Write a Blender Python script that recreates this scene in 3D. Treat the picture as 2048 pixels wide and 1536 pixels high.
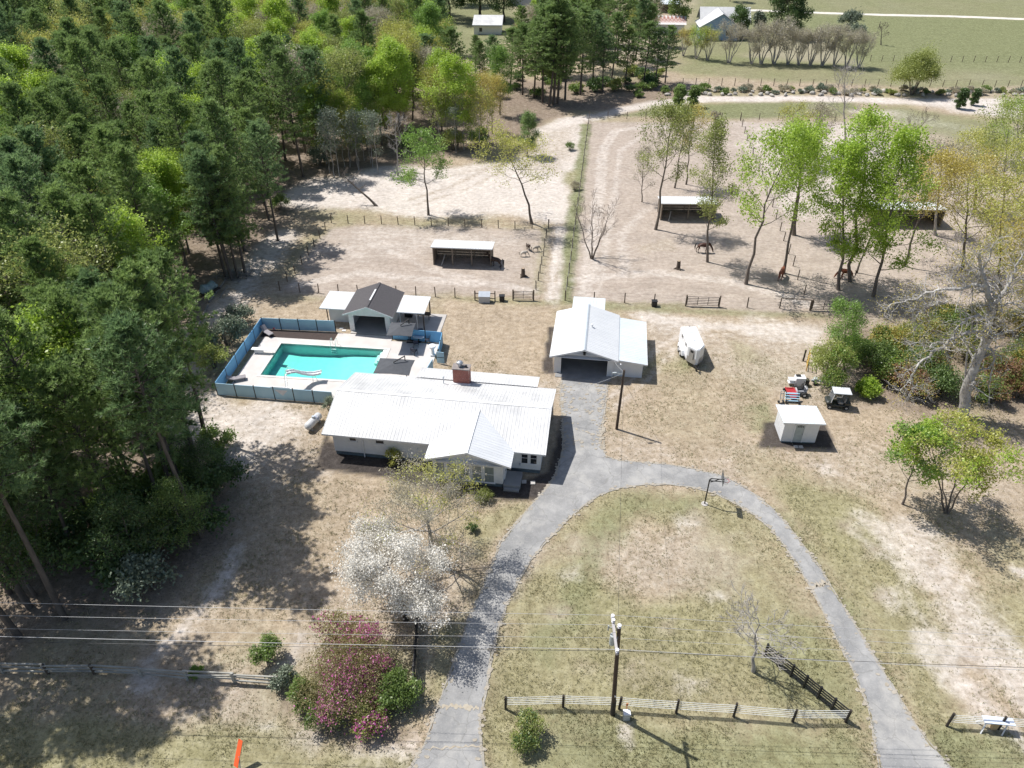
import bpy, math, random
import numpy as np
from mathutils import Vector, Matrix

for o in list(bpy.data.objects):
    bpy.data.objects.remove(o)
SC = bpy.context.scene
COL = SC.collection
RAD = math.radians

# ------------------------------------------------------------------ camera
CAM_H, CAM_F, PITCH = 44.0, 1470.0, RAD(36)      # metres, pixels of a 2048 wide frame, downward tilt
cd = bpy.data.cameras.new('camera')
cd.sensor_width = 36.0
cd.lens = 36.0 * CAM_F / 2048.0
cd.clip_start, cd.clip_end = 0.5, 9000.0
cam = bpy.data.objects.new('camera', cd)
cam.location = (0, 0, CAM_H)
cam.rotation_euler = (RAD(90) - PITCH, 0, 0)
COL.objects.link(cam)
SC.camera = cam

# ------------------------------------------------------------------ light
SUN_EL = RAD(58.0)
SUN_DIR = Vector((-0.879 * math.cos(SUN_EL), 0.477 * math.cos(SUN_EL), math.sin(SUN_EL)))   # towards the sun
W = bpy.data.worlds.new('World')
SC.world = W
W.use_nodes = True
wn = W.node_tree
sky = wn.nodes.new('ShaderNodeTexSky')
sky.sky_type = 'NISHITA'
sky.sun_disc = False
sky.sun_elevation = SUN_EL
sky.sun_rotation = RAD(298.5)
sky.air_density, sky.dust_density, sky.ozone_density = 1.0, 1.5, 1.0
bg = wn.nodes['Background']
bg.inputs['Strength'].default_value = 0.095
wn.links.new(sky.outputs['Color'], bg.inputs['Color'])
sd = bpy.data.lights.new('sun', 'SUN')
sd.energy = 4.5
sd.angle = RAD(0.53)
sd.color = (1.0, 0.97, 0.925)
sun = bpy.data.objects.new('sun', sd)
sun.rotation_euler = SUN_DIR.to_track_quat('Z', 'Y').to_euler()
sun.location = (0, 0, 80)
COL.objects.link(sun)
SC.view_settings.view_transform = 'Standard'
SC.view_settings.look = 'None'
SC.view_settings.exposure = 0.4
SC.view_settings.gamma = 1.0
SC.view_settings.use_curve_mapping = False
SC.render.engine = 'CYCLES'
cy = SC.cycles
cy.max_bounces, cy.diffuse_bounces, cy.glossy_bounces = 8, 4, 2
cy.transmission_bounces, cy.transparent_max_bounces = 3, 6
cy.use_denoising = True
cy.use_adaptive_sampling = True
cy.adaptive_threshold = 0.015
cy.caustics_reflective = cy.caustics_refractive = False

# ------------------------------------------------------------------ ground points of the photograph
_cp, _sp = math.cos(PITCH), math.sin(PITCH)
def G(px, py, z=0.0):
    """world point at height z seen at photo pixel (px, py) - used to survey where things stand"""
    a, b = (px - 1024) / CAM_F, (py - 768) / CAM_F
    dx, dy, dz = a, _cp - b * _sp, -_sp - b * _cp
    t = (z - CAM_H) / dz
    return Vector((dx * t, dy * t, z))
def PX(p):
    q = Vector(p) - Vector((0, 0, CAM_H))
    z = q.y * _cp - q.z * _sp
    return 1024 + CAM_F * q.x / z, 768 - CAM_F * (q.y * _sp + q.z * _cp) / z
def HT(bx, by, ty):
    b = G(bx, by)
    lo, hi = 0.0, 43.0
    for _ in range(40):
        m = (lo + hi) / 2
        if PX((b.x, b.y, m))[1] > ty: lo = m
        else: hi = m
    return m

# ------------------------------------------------------------------ materials
MATS = {}
def new_mat(name):
    m = bpy.data.materials.new(name)
    m.use_nodes = True
    nt = m.node_tree
    return m, nt, nt.nodes['Principled BSDF'], nt.nodes['Material Output']
def node(nt, typ, **kw):
    n = nt.nodes.new(typ)
    for k, v in kw.items():
        if k in n.inputs: n.inputs[k].default_value = v
        else: setattr(n, k, v)
    return n
def noise(nt, scale, detail=4, rough=0.55, coord='Object', vec=None, stretch=None):
    n = node(nt, 'ShaderNodeTexNoise')
    n.inputs['Scale'].default_value = scale
    n.inputs['Detail'].default_value = detail
    n.inputs['Roughness'].default_value = rough
    if vec is None:
        tc = nt.nodes.new('ShaderNodeTexCoord')
        vec = tc.outputs[coord]
    if stretch:
        mp = nt.nodes.new('ShaderNodeMapping')
        mp.inputs['Scale'].default_value = stretch
        nt.links.new(vec, mp.inputs['Vector']); vec = mp.outputs['Vector']
    nt.links.new(vec, n.inputs['Vector'])
    return n.outputs['Fac']
def ramp(nt, fac, stops):
    r = nt.nodes.new('ShaderNodeValToRGB')
    el = r.color_ramp.elements
    while len(el) < len(stops): el.new(0.5)
    for e, (p, c) in zip(el, stops):
        e.position = p
        e.color = (*c, 1) if len(c) == 3 else c
    nt.links.new(fac, r.inputs['Fac'])
    return r.outputs['Color']
def mixc(nt, fac, a, b, mode='MIX'):
    n = nt.nodes.new('ShaderNodeMix'); n.data_type = 'RGBA'; n.blend_type = mode
    for s, v in ((0, fac), (6, a), (7, b)):
        if hasattr(v, 'node'): nt.links.new(v, n.inputs[s])
        else: n.inputs[s].default_value = v if s == 0 else ((*v, 1) if len(v) == 3 else v)
    return n.outputs[2]
def math_n(nt, op, a, b=0.0, c=0.0, clamp=False):
    n = nt.nodes.new('ShaderNodeMath'); n.operation = op; n.use_clamp = clamp
    for i, v in enumerate((a, b, c)):
        if hasattr(v, 'node'): nt.links.new(v, n.inputs[i])
        else: n.inputs[i].default_value = v
    return n.outputs[0]
def bump(nt, bsdf, h, strength=0.4, dist=0.02):
    b = node(nt, 'ShaderNodeBump'); b.inputs['Strength'].default_value = strength; b.inputs['Distance'].default_value = dist
    nt.links.new(h, b.inputs['Height']); nt.links.new(b.outputs['Normal'], bsdf.inputs['Normal'])
def M(name, c1, c2=None, scale=2.0, rough=0.7, metal=0.0, bmp=0.0, bscale=None, detail=5, stretch=None, lo=.3, hi=.7, spec=.4):
    """plain procedural surface: two colours mixed by noise, optional relief"""
    if name in MATS: return MATS[name]
    m, nt, bs, out = new_mat(name)
    c2 = c2 or tuple(x * .8 for x in c1)
    f = noise(nt, scale, detail, stretch=stretch)
    col = ramp(nt, f, [(lo, c1), (hi, c2)])
    nt.links.new(col, bs.inputs['Base Color'])
    bs.inputs['Roughness'].default_value = rough
    bs.inputs['Metallic'].default_value = metal
    bs.inputs['Specular IOR Level'].default_value = spec
    if bmp:
        bump(nt, bs, noise(nt, bscale or scale * 6, 3), bmp, .02)
    MATS[name] = m
    return m
def leaf_mat(name, c, var=.35, trans=.35, hue2=None):
    """leaves: diffuse + translucent, colour varied by clump ('tint' attribute), by leaf and by tree"""
    if name in MATS: return MATS[name]
    m, nt, bs, out = new_mat(name)
    nt.nodes.remove(bs)
    at = node(nt, 'ShaderNodeAttribute', attribute_name='tint')
    geo = nt.nodes.new('ShaderNodeNewGeometry'); oi = nt.nodes.new('ShaderNodeObjectInfo')
    v = math_n(nt, 'ADD', math_n(nt, 'MULTIPLY', at.outputs['Fac'], .55), math_n(nt, 'MULTIPLY', geo.outputs['Random Per Island'], .25))
    v = math_n(nt, 'ADD', v, math_n(nt, 'MULTIPLY', oi.outputs['Random'], .2))
    h2 = hue2 or tuple(min(1, x * 1.5) for x in c)
    col = ramp(nt, v, [(.12, tuple(x * (1 - var) for x in c)), (.5, c), (.9, h2)])
    d = nt.nodes.new('ShaderNodeBsdfDiffuse'); t = nt.nodes.new('ShaderNodeBsdfTranslucent')
    mx = nt.nodes.new('ShaderNodeMixShader'); mx.inputs[0].default_value = trans
    nt.links.new(col, d.inputs['Color']); nt.links.new(col, t.inputs['Color'])
    nt.links.new(d.outputs[0], mx.inputs[1]); nt.links.new(t.outputs[0], mx.inputs[2])
    gl = nt.nodes.new('ShaderNodeBsdfGlossy'); gl.inputs['Roughness'].default_value = .45
    m2 = nt.nodes.new('ShaderNodeMixShader'); m2.inputs[0].default_value = .04
    nt.links.new(mx.outputs[0], m2.inputs[1]); nt.links.new(gl.outputs[0], m2.inputs[2])
    nt.links.new(m2.outputs[0], out.inputs['Surface'])
    MATS[name] = m
    return m

# ------------------------------------------------------------------ mesh builder
class MB:
    def __init__(s): s.v = []; s.f = []
    def add(s, verts, faces, mtx=None):
        o = len(s.v)
        s.v += [tuple(mtx @ Vector(p)) for p in verts] if mtx else [tuple(p) for p in verts]
        s.f += [tuple(i + o for i in f) for f in faces]
        return s
    def box(s, c, d, rz=0.0, mtx=None, bev=0.0):
        x, y, z = (k / 2 for k in d)
        if bev:
            b = min(bev, x * .9, y * .9, z * .9); vs = []; fs = []
            for k, (zz, i) in enumerate(((-z, b), (-z + b, 0), (z - b, 0), (z, b))):
                X, Y = x - i, y - i; c2 = b if i == 0 else b * .6
                vs += [(-X + c2, -Y, zz), (X - c2, -Y, zz), (X, -Y + c2, zz), (X, Y - c2, zz), (X - c2, Y, zz), (-X + c2, Y, zz), (-X, Y - c2, zz), (-X, -Y + c2, zz)]
            fs.append(tuple(range(7, -1, -1))); fs.append(tuple(range(24, 32)))
            for k in range(3):
                for j in range(8):
                    a = k * 8 + j; b2 = k * 8 + (j + 1) % 8
                    fs.append((a, b2, b2 + 8, a + 8))
        else:
            vs = [(-x, -y, -z), (x, -y, -z), (x, y, -z), (-x, y, -z), (-x, -y, z), (x, -y, z), (x, y, z), (-x, y, z)]
            fs = [(3, 2, 1, 0), (4, 5, 6, 7), (0, 1, 5, 4), (1, 2, 6, 5), (2, 3, 7, 6), (3, 0, 4, 7)]
        m = Matrix.Translation(c) @ Matrix.Rotation(rz, 4, 'Z')
        if mtx: m = mtx @ m
        return s.add(vs, fs, m)
    def bar(s, a, b, w, h=None, up=(0, 0, 1)):
        a, b = Vector(a), Vector(b); d = b - a; L = d.length
        if L < 1e-6: return s
        x = d / L; u = Vector(up)
        if abs(x.dot(u)) > .99: u = Vector((0, 1, 0))
        y = u.cross(x).normalized(); z = x.cross(y)
        h = h or w
        m = Matrix(((x.x, y.x, z.x, 0), (x.y, y.y, z.y, 0), (x.z, y.z, z.z, 0), (0, 0, 0, 1)))
        return s.box((0, 0, 0), (L, w, h), mtx=Matrix.Translation((a + b) / 2) @ m)
    def tube(s, pts, r, n=8, cap=True):
        pts = [Vector(p) for p in pts]
        rs = r if hasattr(r, '__len__') else [r] * len(pts)
        o = len(s.v); u = None
        for i, p in enumerate(pts):
            d = (pts[min(i + 1, len(pts) - 1)] - pts[max(i - 1, 0)]).normalized()
            if u is None:
                u = Vector((1, 0, 0)) if abs(d.x) < .9 else Vector((0, 1, 0))
            u = (u - d * u.dot(d)).normalized(); w = d.cross(u)
            for k in range(n):
                a = 2 * math.pi * k / n
                s.v.append(tuple(p + (u * math.cos(a) + w * math.sin(a)) * rs[i]))
        for i in range(len(pts) - 1):
            for k in range(n):
                a = o + i * n + k; b = o + i * n + (k + 1) % n
                s.f.append((a, b, b + n, a + n))
        if cap:
            s.f.append(tuple(o + k for k in range(n - 1, -1, -1)))
            e = o + (len(pts) - 1) * n
            s.f.append(tuple(e + k for k in range(n)))
        return s
    def prism(s, poly, z0, z1):
        n = len(poly)
        vs = [(x, y, z0) for x, y in poly] + [(x, y, z1) for x, y in poly]
        fs = [tuple(range(n - 1, -1, -1)), tuple(range(n, 2 * n))] + [(i, (i + 1) % n, (i + 1) % n + n, i + n) for i in range(n)]
        return s.add(vs, fs)
    def extrude(s, poly, d):
        """closed 3-D polygon pushed along vector d"""
        n = len(poly); d = Vector(d)
        vs = [Vector(p) for p in poly] + [Vector(p) + d for p in poly]
        fs = [tuple(range(n - 1, -1, -1)), tuple(range(n, 2 * n))] + [(i, (i + 1) % n, (i + 1) % n + n, i + n) for i in range(n)]
        return s.add(vs, fs)
    def sphere(s, c, r, n=10, m=6):
        rx, ry, rz = r if hasattr(r, '__len__') else (r, r, r)
        vs = [(c[0], c[1], c[2] - rz)]
        for i in range(1, m):
            t = -math.pi / 2 + math.pi * i / m
            for k in range(n):
                a = 2 * math.pi * k / n
                vs.append((c[0] + rx * math.cos(t) * math.cos(a), c[1] + ry * math.cos(t) * math.sin(a), c[2] + rz * math.sin(t)))
        vs.append((c[0], c[1], c[2] + rz))
        fs = [(0, 1 + (k + 1) % n, 1 + k) for k in range(n)]
        for i in range(m - 2):
            for k in range(n):
                a = 1 + i * n + k; b = 1 + i * n + (k + 1) % n
                fs.append((a, b, b + n, a + n))
        e = len(vs) - 1; o = 1 + (m - 2) * n
        fs += [(o + k, o + (k + 1) % n, e) for k in range(n)]
        return s.add(vs, fs)
    def mesh(s, name, mat, smooth=False):
        me = bpy.data.meshes.new(name)
        me.from_pydata(s.v, [], s.f)
        me.materials.append(mat)
        if smooth:
            me.polygons.foreach_set('use_smooth', [True] * len(me.polygons))
        me.update()
        return me

def link(name, me, parent=None, mtx=None):
    o = bpy.data.objects.new(name, me)
    COL.objects.link(o)
    if parent: o.parent = parent
    if mtx is not None: o.matrix_local = mtx
    return o
def part(name, mb, mat, parent, smooth=False, mtx=None, label=None, kind=None):
    o = link(name, mb.mesh(name, mat, smooth), parent, mtx)
    if label: o['label'] = label
    if kind: o['kind'] = kind
    return o
def tag(o, label, cat, group=None, kind=None):
    o['label'] = label; o['category'] = cat
    if group: o['group'] = group
    if kind: o['kind'] = kind
    return o
def thing(name, label, cat, loc=(0, 0, 0), rz=0.0, group=None):
    o = bpy.data.objects.new(name, None)
    o.empty_display_size = .3
    COL.objects.link(o)
    o.location = loc; o.rotation_euler = (0, 0, rz)
    return tag(o, label, cat, group)
def structure(name, me):
    o = link(name, me); o['kind'] = 'structure'
    return o
def copy_tree(o, parent=None, top=True):
    c = o.copy(); COL.objects.link(c)
    if parent: c.parent = parent
    for ch in o.children: copy_tree(ch, c, False)
    return c

def np_mesh(name, verts, faces, mats, tint=None, smooth=False, midx=None):
    """fast mesh from numpy: faces (n,3) or (n,4)"""
    me = bpy.data.meshes.new(name)
    verts = np.asarray(verts, np.float32); faces = np.asarray(faces, np.int32)
    nf, k = faces.shape
    me.vertices.add(len(verts)); me.vertices.foreach_set('co', verts.ravel())
    me.loops.add(nf * k); me.loops.foreach_set('vertex_index', faces.ravel())
    me.polygons.add(nf)
    me.polygons.foreach_set('loop_start', np.arange(0, nf * k, k, dtype=np.int32))
    if smooth: me.polygons.foreach_set('use_smooth', np.ones(nf, bool))
    for m in mats: me.materials.append(m)
    if midx is not None: me.polygons.foreach_set('material_index', np.asarray(midx, np.int32))
    if tint is not None:
        a = me.attributes.new('tint', 'FLOAT', 'POINT')
        a.data.foreach_set('value', np.asarray(tint, np.float32))
    me.update(calc_edges=True)
    return me
# ------------------------------------------------------------------ ground
def lattice(seed, n=256):
    return np.random.default_rng(seed).random((n, n))
_L = {}
def vnoise(x, y, scale, seed=0, octv=3):
    out = np.zeros_like(x); amp = 1.0; tot = 0
    for o in range(octv):
        if (seed + o) not in _L: _L[seed + o] = lattice(seed + o)
        T = _L[seed + o]; n = 256
        fx, fy = x / scale, y / scale
        ix, iy = np.floor(fx).astype(int), np.floor(fy).astype(int)
        u, v = fx - ix, fy - iy
        u = u * u * (3 - 2 * u); v = v * v * (3 - 2 * v)
        a, b = T[ix % n, iy % n], T[(ix + 1) % n, iy % n]
        c, d = T[ix % n, (iy + 1) % n], T[(ix + 1) % n, (iy + 1) % n]
        out += amp * ((a * (1 - u) + b * u) * (1 - v) + (c * (1 - u) + d * u) * v)
        tot += amp; amp *= .5; scale *= .5
    return out / tot
def poly_sd(x, y, P):
    """signed distance (inside positive) to polygon P, numpy"""
    n = len(P); d = np.full(x.shape, 1e9); ins = np.zeros(x.shape, bool)
    for i in range(n):
        ax, ay = P[i][0], P[i][1]; bx, by = P[(i + 1) % n][0], P[(i + 1) % n][1]
        ex, ey = bx - ax, by - ay; wx, wy = x - ax, y - ay
        t = np.clip((wx * ex + wy * ey) / (ex * ex + ey * ey + 1e-9), 0, 1)
        d = np.minimum(d, (wx - ex * t) ** 2 + (wy - ey * t) ** 2)
        if abs(ey) > 1e-9:
            ins ^= ((ay > y) != (by > y)) & (x < ex * (y - ay) / ey + ax)
    d = np.sqrt(d)
    return np.where(ins, d, -d)
def line_sd(x, y, P, w):
    d = np.full(x.shape, 1e9)
    for (ax, ay), (bx, by) in zip(P[:-1], P[1:]):
        ex, ey = bx - ax, by - ay; wx, wy = x - ax, y - ay
        t = np.clip((wx * ex + wy * ey) / (ex * ex + ey * ey + 1e-9), 0, 1)
        d = np.minimum(d, (wx - ex * t) ** 2 + (wy - ey * t) ** 2)
    return w - np.sqrt(d)
def seg_axis(stops):
    out = []
    for a, b, st in stops:
        out.append(np.arange(a, b, st))
    return np.concatenate(out + [[stops[-1][1]]])
gx = seg_axis([(-4000, -400, 400), (-400, -180, 20), (-180, -60, 3), (-60, 66, .42), (66, 200, 3), (200, 400, 20), (400, 4000, 400)])
gy = seg_axis([(-600, -40, 80), (-40, 16, 4), (16, 112, .42), (112, 180, 1.0), (180, 330, 2.5), (330, 600, 30), (600, 6000, 600)])
GX, GY = np.meshgrid(gx, gy)
NX, NY = len(gx), len(gy)
SAND, DIRT, GRASS, LITTER, MULCH, LEAN, LUSH = range(7)      # LEAN: thin dry lawn, paler and pinker
Wt = np.zeros((7,) + GX.shape)
def pxw(pts): return [tuple(G(*p)[:2]) for p in pts]
def paint(cls, pts, soft=1.0, amp=1.0, strength=1.0, nscale=5.0, seed=1, line=None):
    P = pxw(pts)
    xs = [p[0] for p in P]; ys = [p[1] for p in P]; pad = soft + amp * 1.5 + (line or 0) + 2
    ix = np.where((gx > min(xs) - pad) & (gx < max(xs) + pad))[0]; iy = np.where((gy > min(ys) - pad) & (gy < max(ys) + pad))[0]
    if not len(ix) or not len(iy): return
    s = np.s_[iy[0]:iy[-1] + 1, ix[0]:ix[-1] + 1]
    x, y = GX[s], GY[s]
    d = line_sd(x, y, P, line) if line else poly_sd(x, y, P)
    d = d + (vnoise(x, y, nscale, seed * 7, 3) - .5) * 2 * amp
    w = np.clip((d + soft) / (2 * soft), 0, 1); w = w * w * (3 - 2 * w) * strength
    for k in range(7): Wt[k][s] *= (1 - w)
    if cls is not None: Wt[cls][s] += w

# base: everything starts as dry lawn, broken by thin, greener and sandier drifts
n1 = vnoise(GX, GY, 9, 3, 4); n2 = vnoise(GX + 77, GY, 16, 11, 4)
Wt[GRASS] = np.clip((n1 - .47) * 3.0, 0, .75)
Wt[LEAN] = np.clip((n2 - .5) * 4, 0, .8) * (1 - Wt[GRASS])
# far fields
paint(LUSH, [(1340, 130), (2600, 150), (2600, -60), (1400, -60)], 6, 8, .8, 25)
paint(LUSH, [(1560, 118), (2400, 130), (2400, 45), (1480, 28), (1490, 60)], 3, 4, .9, 12, 21)
paint(LUSH, [(1340, 140), (1560, 168), (2400, 178), (2400, 128), (1400, 112)], 2.5, 4, .7, 12, 4)
paint(LUSH, [(880, 90), (940, 120), (1040, 60), (1040, 0), (880, -10)], 4, 3, .85, 12)
paint(LEAN, [(1480, 115), (1700, 125), (1660, 70), (1560, 60)], 3, 3, .5, 10, 5)
# wood floor: pine straw and leaf litter
paint(LITTER, [(-400, 1900), (-700, 300), (-700, -80), (880, -60), (870, 130), (960, 190), (1160, 205), (1140, 232), (960, 300), (830, 330), (700, 350), (600, 385), (575, 470), (540, 500), (430, 560), (390, 640), (330, 760), (380, 840), (470, 900), (450, 1080), (330, 1240), (60, 1290), (-40, 1500)], 2.5, 3, .9, 8, 3)
paint(LITTER, [(1000, 215), (1240, 222), (1400, 190), (1380, 160), (1000, 160)], 2, 2, .85, 8, 4)
# white sand of the clearing and the tracks
paint(SAND, [(560, 395), (640, 355), (760, 335), (900, 332), (960, 325), (1060, 315), (1095, 270), (1120, 238), (1165, 246), (1150, 320), (1138, 400), (1128, 450), (1000, 436), (860, 436), (740, 424), (600, 420)], 1.6, 2.6, .95, 7, 5)
paint(LITTER, [(690, 330), (880, 325), (930, 300), (860, 250), (700, 300)], 2, 3, .75, 5, 6)
paint(SAND, [(1090, 262), (1150, 240), (1240, 222), (1320, 206), (1420, 198)], 1.2, 1.5, .95, 5, 7, line=2.0)
paint(SAND, [(1380, 198), (1600, 197), (1720, 200), (1860, 204), (2400, 215)], 1.0, 1.5, .95, 5, 8, line=2.3)
paint(SAND, [(1740, 196), (2400, 200), (2400, 275), (2048, 240), (1930, 228), (1850, 206)], 1.0, 1.2, .95, 6, 9)
paint(SAND, [(1700, 218), (1800, 222), (1900, 245), (1960, 262), (1850, 250), (1760, 240)], 1.5, 2.2, .7, 4, 10)
paint(LUSH, [(1240, 232), (1310, 213), (1560, 204), (1720, 206), (1700, 232), (1480, 238)], 1.2, 1.2, .9, 6, 11)
paint(LUSH, [(1760, 212), (1900, 226), (2048, 262), (2048, 300), (1800, 260)], 2, 2, .7, 6, 12)
paint(LEAN, [(1040, 340), (1130, 350), (1150, 250), (1100, 260)], 2, 2, .6, 5, 13)
# paddocks: trampled grey-pink dirt
paint(DIRT, [(1136, 606), (1176, 244), (1700, 244), (1860, 290), (2300, 330), (2300, 560), (1900, 640), (1620, 625)], 1.0, 1.2, .95, 5, 14)
paint(SAND, [(1490, 250), (1700, 250), (1790, 300), (1760, 420), (1560, 420)], 4, 6, .5, 9, 15)
paint(LEAN, [(1270, 492), (1340, 478), (1350, 500), (1290, 506)], .7, .8, .8, 2, 16)
paint(DIRT, [(556, 582), (660, 448), (1096, 460), (1074, 596)], 1.2, 1.6, .95, 5, 17)
paint(SAND, [(660, 470), (740, 455), (900, 460), (1060, 470), (1040, 500), (860, 500), (700, 520)], 2.0, 3.0, .35, 6, 18)
paint(LEAN, [(1040, 520), (1085, 470), (1080, 590), (1050, 590)], 1.2, 1.2, .6, 3, 19)
paint(None, [(560, 560), (620, 470), (660, 446), (600, 430), (500, 520), (520, 580)], 1.5, 2, .7, 5, 20)
# lane between the paddocks with two wheel tracks
paint(LEAN, [(1088, 605), (1128, 605), (1140, 450), (1104, 450)], .5, .6, .9, 3, 21)
paint(SAND, [(1098, 612), (1104, 560), (1112, 500), (1118, 455)], .25, .3, .85, 2, 22, line=.33)
paint(SAND, [(1112, 612), (1120, 550), (1125, 500), (1128, 455)], .25, .3, .85, 2, 23, line=.36)
paint(LUSH, [(1133, 600), (1141, 500), (1150, 420), (1160, 340), (1172, 250)], .6, .7, .9, 2.5, 24, line=.9)
paint(GRASS, [(1140, 395), (1156, 340), (1130, 345)], 1, 1.2, .9, 3, 25)
paint(GRASS, [(1095, 450), (1082, 520), (1074, 585)], .5, .6, .5, 2, 26, line=.5)
# yard behind the house: warm straw
paint(None, [(870, 735), (895, 610), (1100, 610), (1112, 640), (1095, 760), (1000, 745)], 1, 1.2, 1, 4, 27)
paint(None, [(520, 600), (660, 600), (660, 645), (530, 640)], 1, 1, .9, 4, 28)
paint(GRASS, [(910, 596), (1000, 602), (1075, 604), (1240, 608), (1360, 611)], .5, .6, .6, 2, 29, line=.6)
paint(LUSH, [(1210, 614), (1300, 618), (1420, 624), (1640, 630)], .6, .8, .55, 2.5, 30, line=.7)
# yard east of the garage
paint(SAND, [(1260, 628), (1420, 640), (1560, 640), (1660, 650), (1650, 700), (1560, 685), (1440, 665), (1320, 665)], 1.2, 1.8, .8, 4, 31)
paint(LEAN, [(1300, 650), (1650, 690), (1640, 800), (1480, 760), (1310, 700)], 2, 2.5, .7, 5, 32)
paint(LUSH, [(1350, 700), (1372, 690), (1384, 742), (1360, 748)], .6, .8, .8, 2, 33)
paint(GRASS, [(1460, 680), (1540, 720), (1480, 725)], 1, 1.2, .45, 2.5, 34)
paint(LUSH, [(1485, 815), (1530, 810), (1548, 850), (1500, 870)], .8, .8, .8, 2, 35)
paint(None, [(1240, 740), (1480, 760), (1500, 900), (1430, 930), (1230, 900)], 2, 2, .75, 5, 36)
paint(LEAN, [(1200, 870), (1300, 880), (1420, 930), (1240, 922)], 1, 1.5, .5, 4, 37)
paint(LITTER, [(1690, 650), (2300, 640), (2300, 850), (1720, 815)], 1.5, 2, .8, 4, 38)
paint(LITTER, [(1600, 640), (1760, 600), (1900, 600), (1900, 650), (1650, 660)], 2, 2, .35, 4, 39)
paint(LEAN, [(1500, 900), (1800, 900), (2048, 930), (2048, 1030), (1700, 980)], 2, 3, .5, 6, 40)
# front lawn
paint(GRASS, [(1040, 1180), (1230, 1000), (1440, 1000), (1580, 1120), (1680, 1300), (1720, 1420), (1000, 1420)], 3, 4, .8, 7, 41)
paint(None, [(1160, 1080), (1290, 1030), (1400, 1060), (1380, 1160), (1280, 1200), (1170, 1160)], 1.6, 2.2, .85, 3.5, 42)
paint(LEAN, [(1130, 1100), (1400, 1040), (1480, 1110), (1460, 1180), (1250, 1170)], 1.5, 2.2, .6, 2.5, 43)
paint(GRASS, [(980, 1440), (1740, 1470), (1760, 1700), (960, 1700)], 1.5, 2, .85, 4, 44)
paint(LUSH, [(1500, 1010), (1560, 1020), (1660, 1150), (1800, 1380), (1780, 1380), (1640, 1160)], 1, 1.2, .7, 3, 45)
paint(GRASS, [(1560, 960), (1700, 1000), (1800, 1120), (1900, 1330), (1860, 1440), (1700, 1180)], 1.5, 2.5, .8, 4, 46)
paint(SAND, [(1730, 1040), (1850, 1060), (1960, 1180), (2200, 1440), (2060, 1440), (1900, 1260), (1800, 1130)], 1.2, 2.2, .62, 3, 47)
paint(SAND, [(1780, 1200), (1850, 1250), (1980, 1400), (2030, 1480), (1950, 1440), (1850, 1320)], .8, 1.4, .6, 2, 48)
paint(SAND, [(2020, 1130), (2100, 1150), (2100, 1170), (2030, 1150)], .2, .3, .9, 1, 49)
paint(LUSH, [(1850, 1460), (2300, 1470), (2300, 1700), (1940, 1700)], .8, 1.2, .7, 3, 50)
paint(SAND, [(2022, 1455), (2048, 1490), (2100, 1560)], .25, .3, .8, 1, 51, line=.35)
# west side: sandy drive between house and wood, running out to the lane
paint(LEAN, [(420, 830), (640, 810), (650, 900), (640, 960), (500, 970)], 1.5, 2, .8, 4, 52)
paint(SAND, [(330, 830), (430, 790), (630, 812), (600, 860), (560, 900), (520, 945), (470, 960), (400, 900)], 1.5, 2.2, .7, 3, 53)
paint(SAND, [(330, 700), (430, 640), (500, 560), (560, 470)], 1.4, 1.8, .75, 4, 54, line=1.6)
paint(SAND, [(330, 860), (340, 780), (420, 700)], 1.2, 1.5, .7, 4, 55, line=1.4)
paint(None, [(480, 970), (780, 960), (760, 1040), (640, 1200), (600, 1290), (420, 1290), (450, 1100)], 1.4, 2, .8, 4, 56)
paint(SAND, [(470, 1100), (440, 1170), (380, 1240), (300, 1320), (290, 1370)], .5, .8, .8, 2.5, 57, line=.55)
paint(SAND, [(540, 1345), (600, 1290), (605, 1240), (580, 1330)], .7, 1.0, .8, 2, 58)
paint(SAND, [(500, 1440), (560, 1452), (640, 1485), (620, 1500), (540, 1475)], .4, .7, .75, 2, 59)
paint(SAND, [(700, 1500), (830, 1480), (850, 1510), (780, 1600), (680, 1560)], .6, .8, .7, 2, 60)
paint(LITTER, [(540, 1380), (820, 1460), (800, 1490), (700, 1490), (560, 1420)], .6, .8, .75, 2, 61)
paint(GRASS, [(-100, 1420), (400, 1450), (820, 1520), (800, 1800), (-200, 1800)], 1, 1.5, .85, 3, 62)
paint(GRASS, [(920, 1060), (1010, 1010), (1060, 1000), (1020, 1060), (960, 1110)], .8, 1, .75, 2.5, 63)
paint(GRASS, [(860, 1250), (930, 1230), (900, 1380), (860, 1400)], .6, .8, .65, 2, 64)
paint(LEAN, [(1000, 1110), (1080, 1060), (1120, 1040), (1080, 1110), (1030, 1190)], .5, .8, .6, 2, 65)
paint(SAND, [(1015, 1085), (1000, 1130), (975, 1170)], .3, .4, .6, 1.5, 66, line=.4)
paint(LUSH, [(1040, 1290), (1120, 1180), (1170, 1100), (1200, 1030), (1260, 990), (1420, 1000), (1380, 1020), (1240, 1040), (1190, 1160), (1100, 1330)], 1.0, 1.5, .5, 2.5, 90)
paint(LUSH, [(1100, 1430), (1740, 1480), (1750, 1600), (1050, 1560)], 1.2, 1.8, .45, 2.5, 91)
paint(LUSH, [(1480, 1220), (1640, 1240), (1720, 1420), (1560, 1400)], 1.2, 1.8, .4, 2.5, 92)
paint(LITTER, [(1230, 1300), (1330, 1310), (1340, 1370), (1250, 1370)], 1, 1.5, .22, 2, 93)
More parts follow.
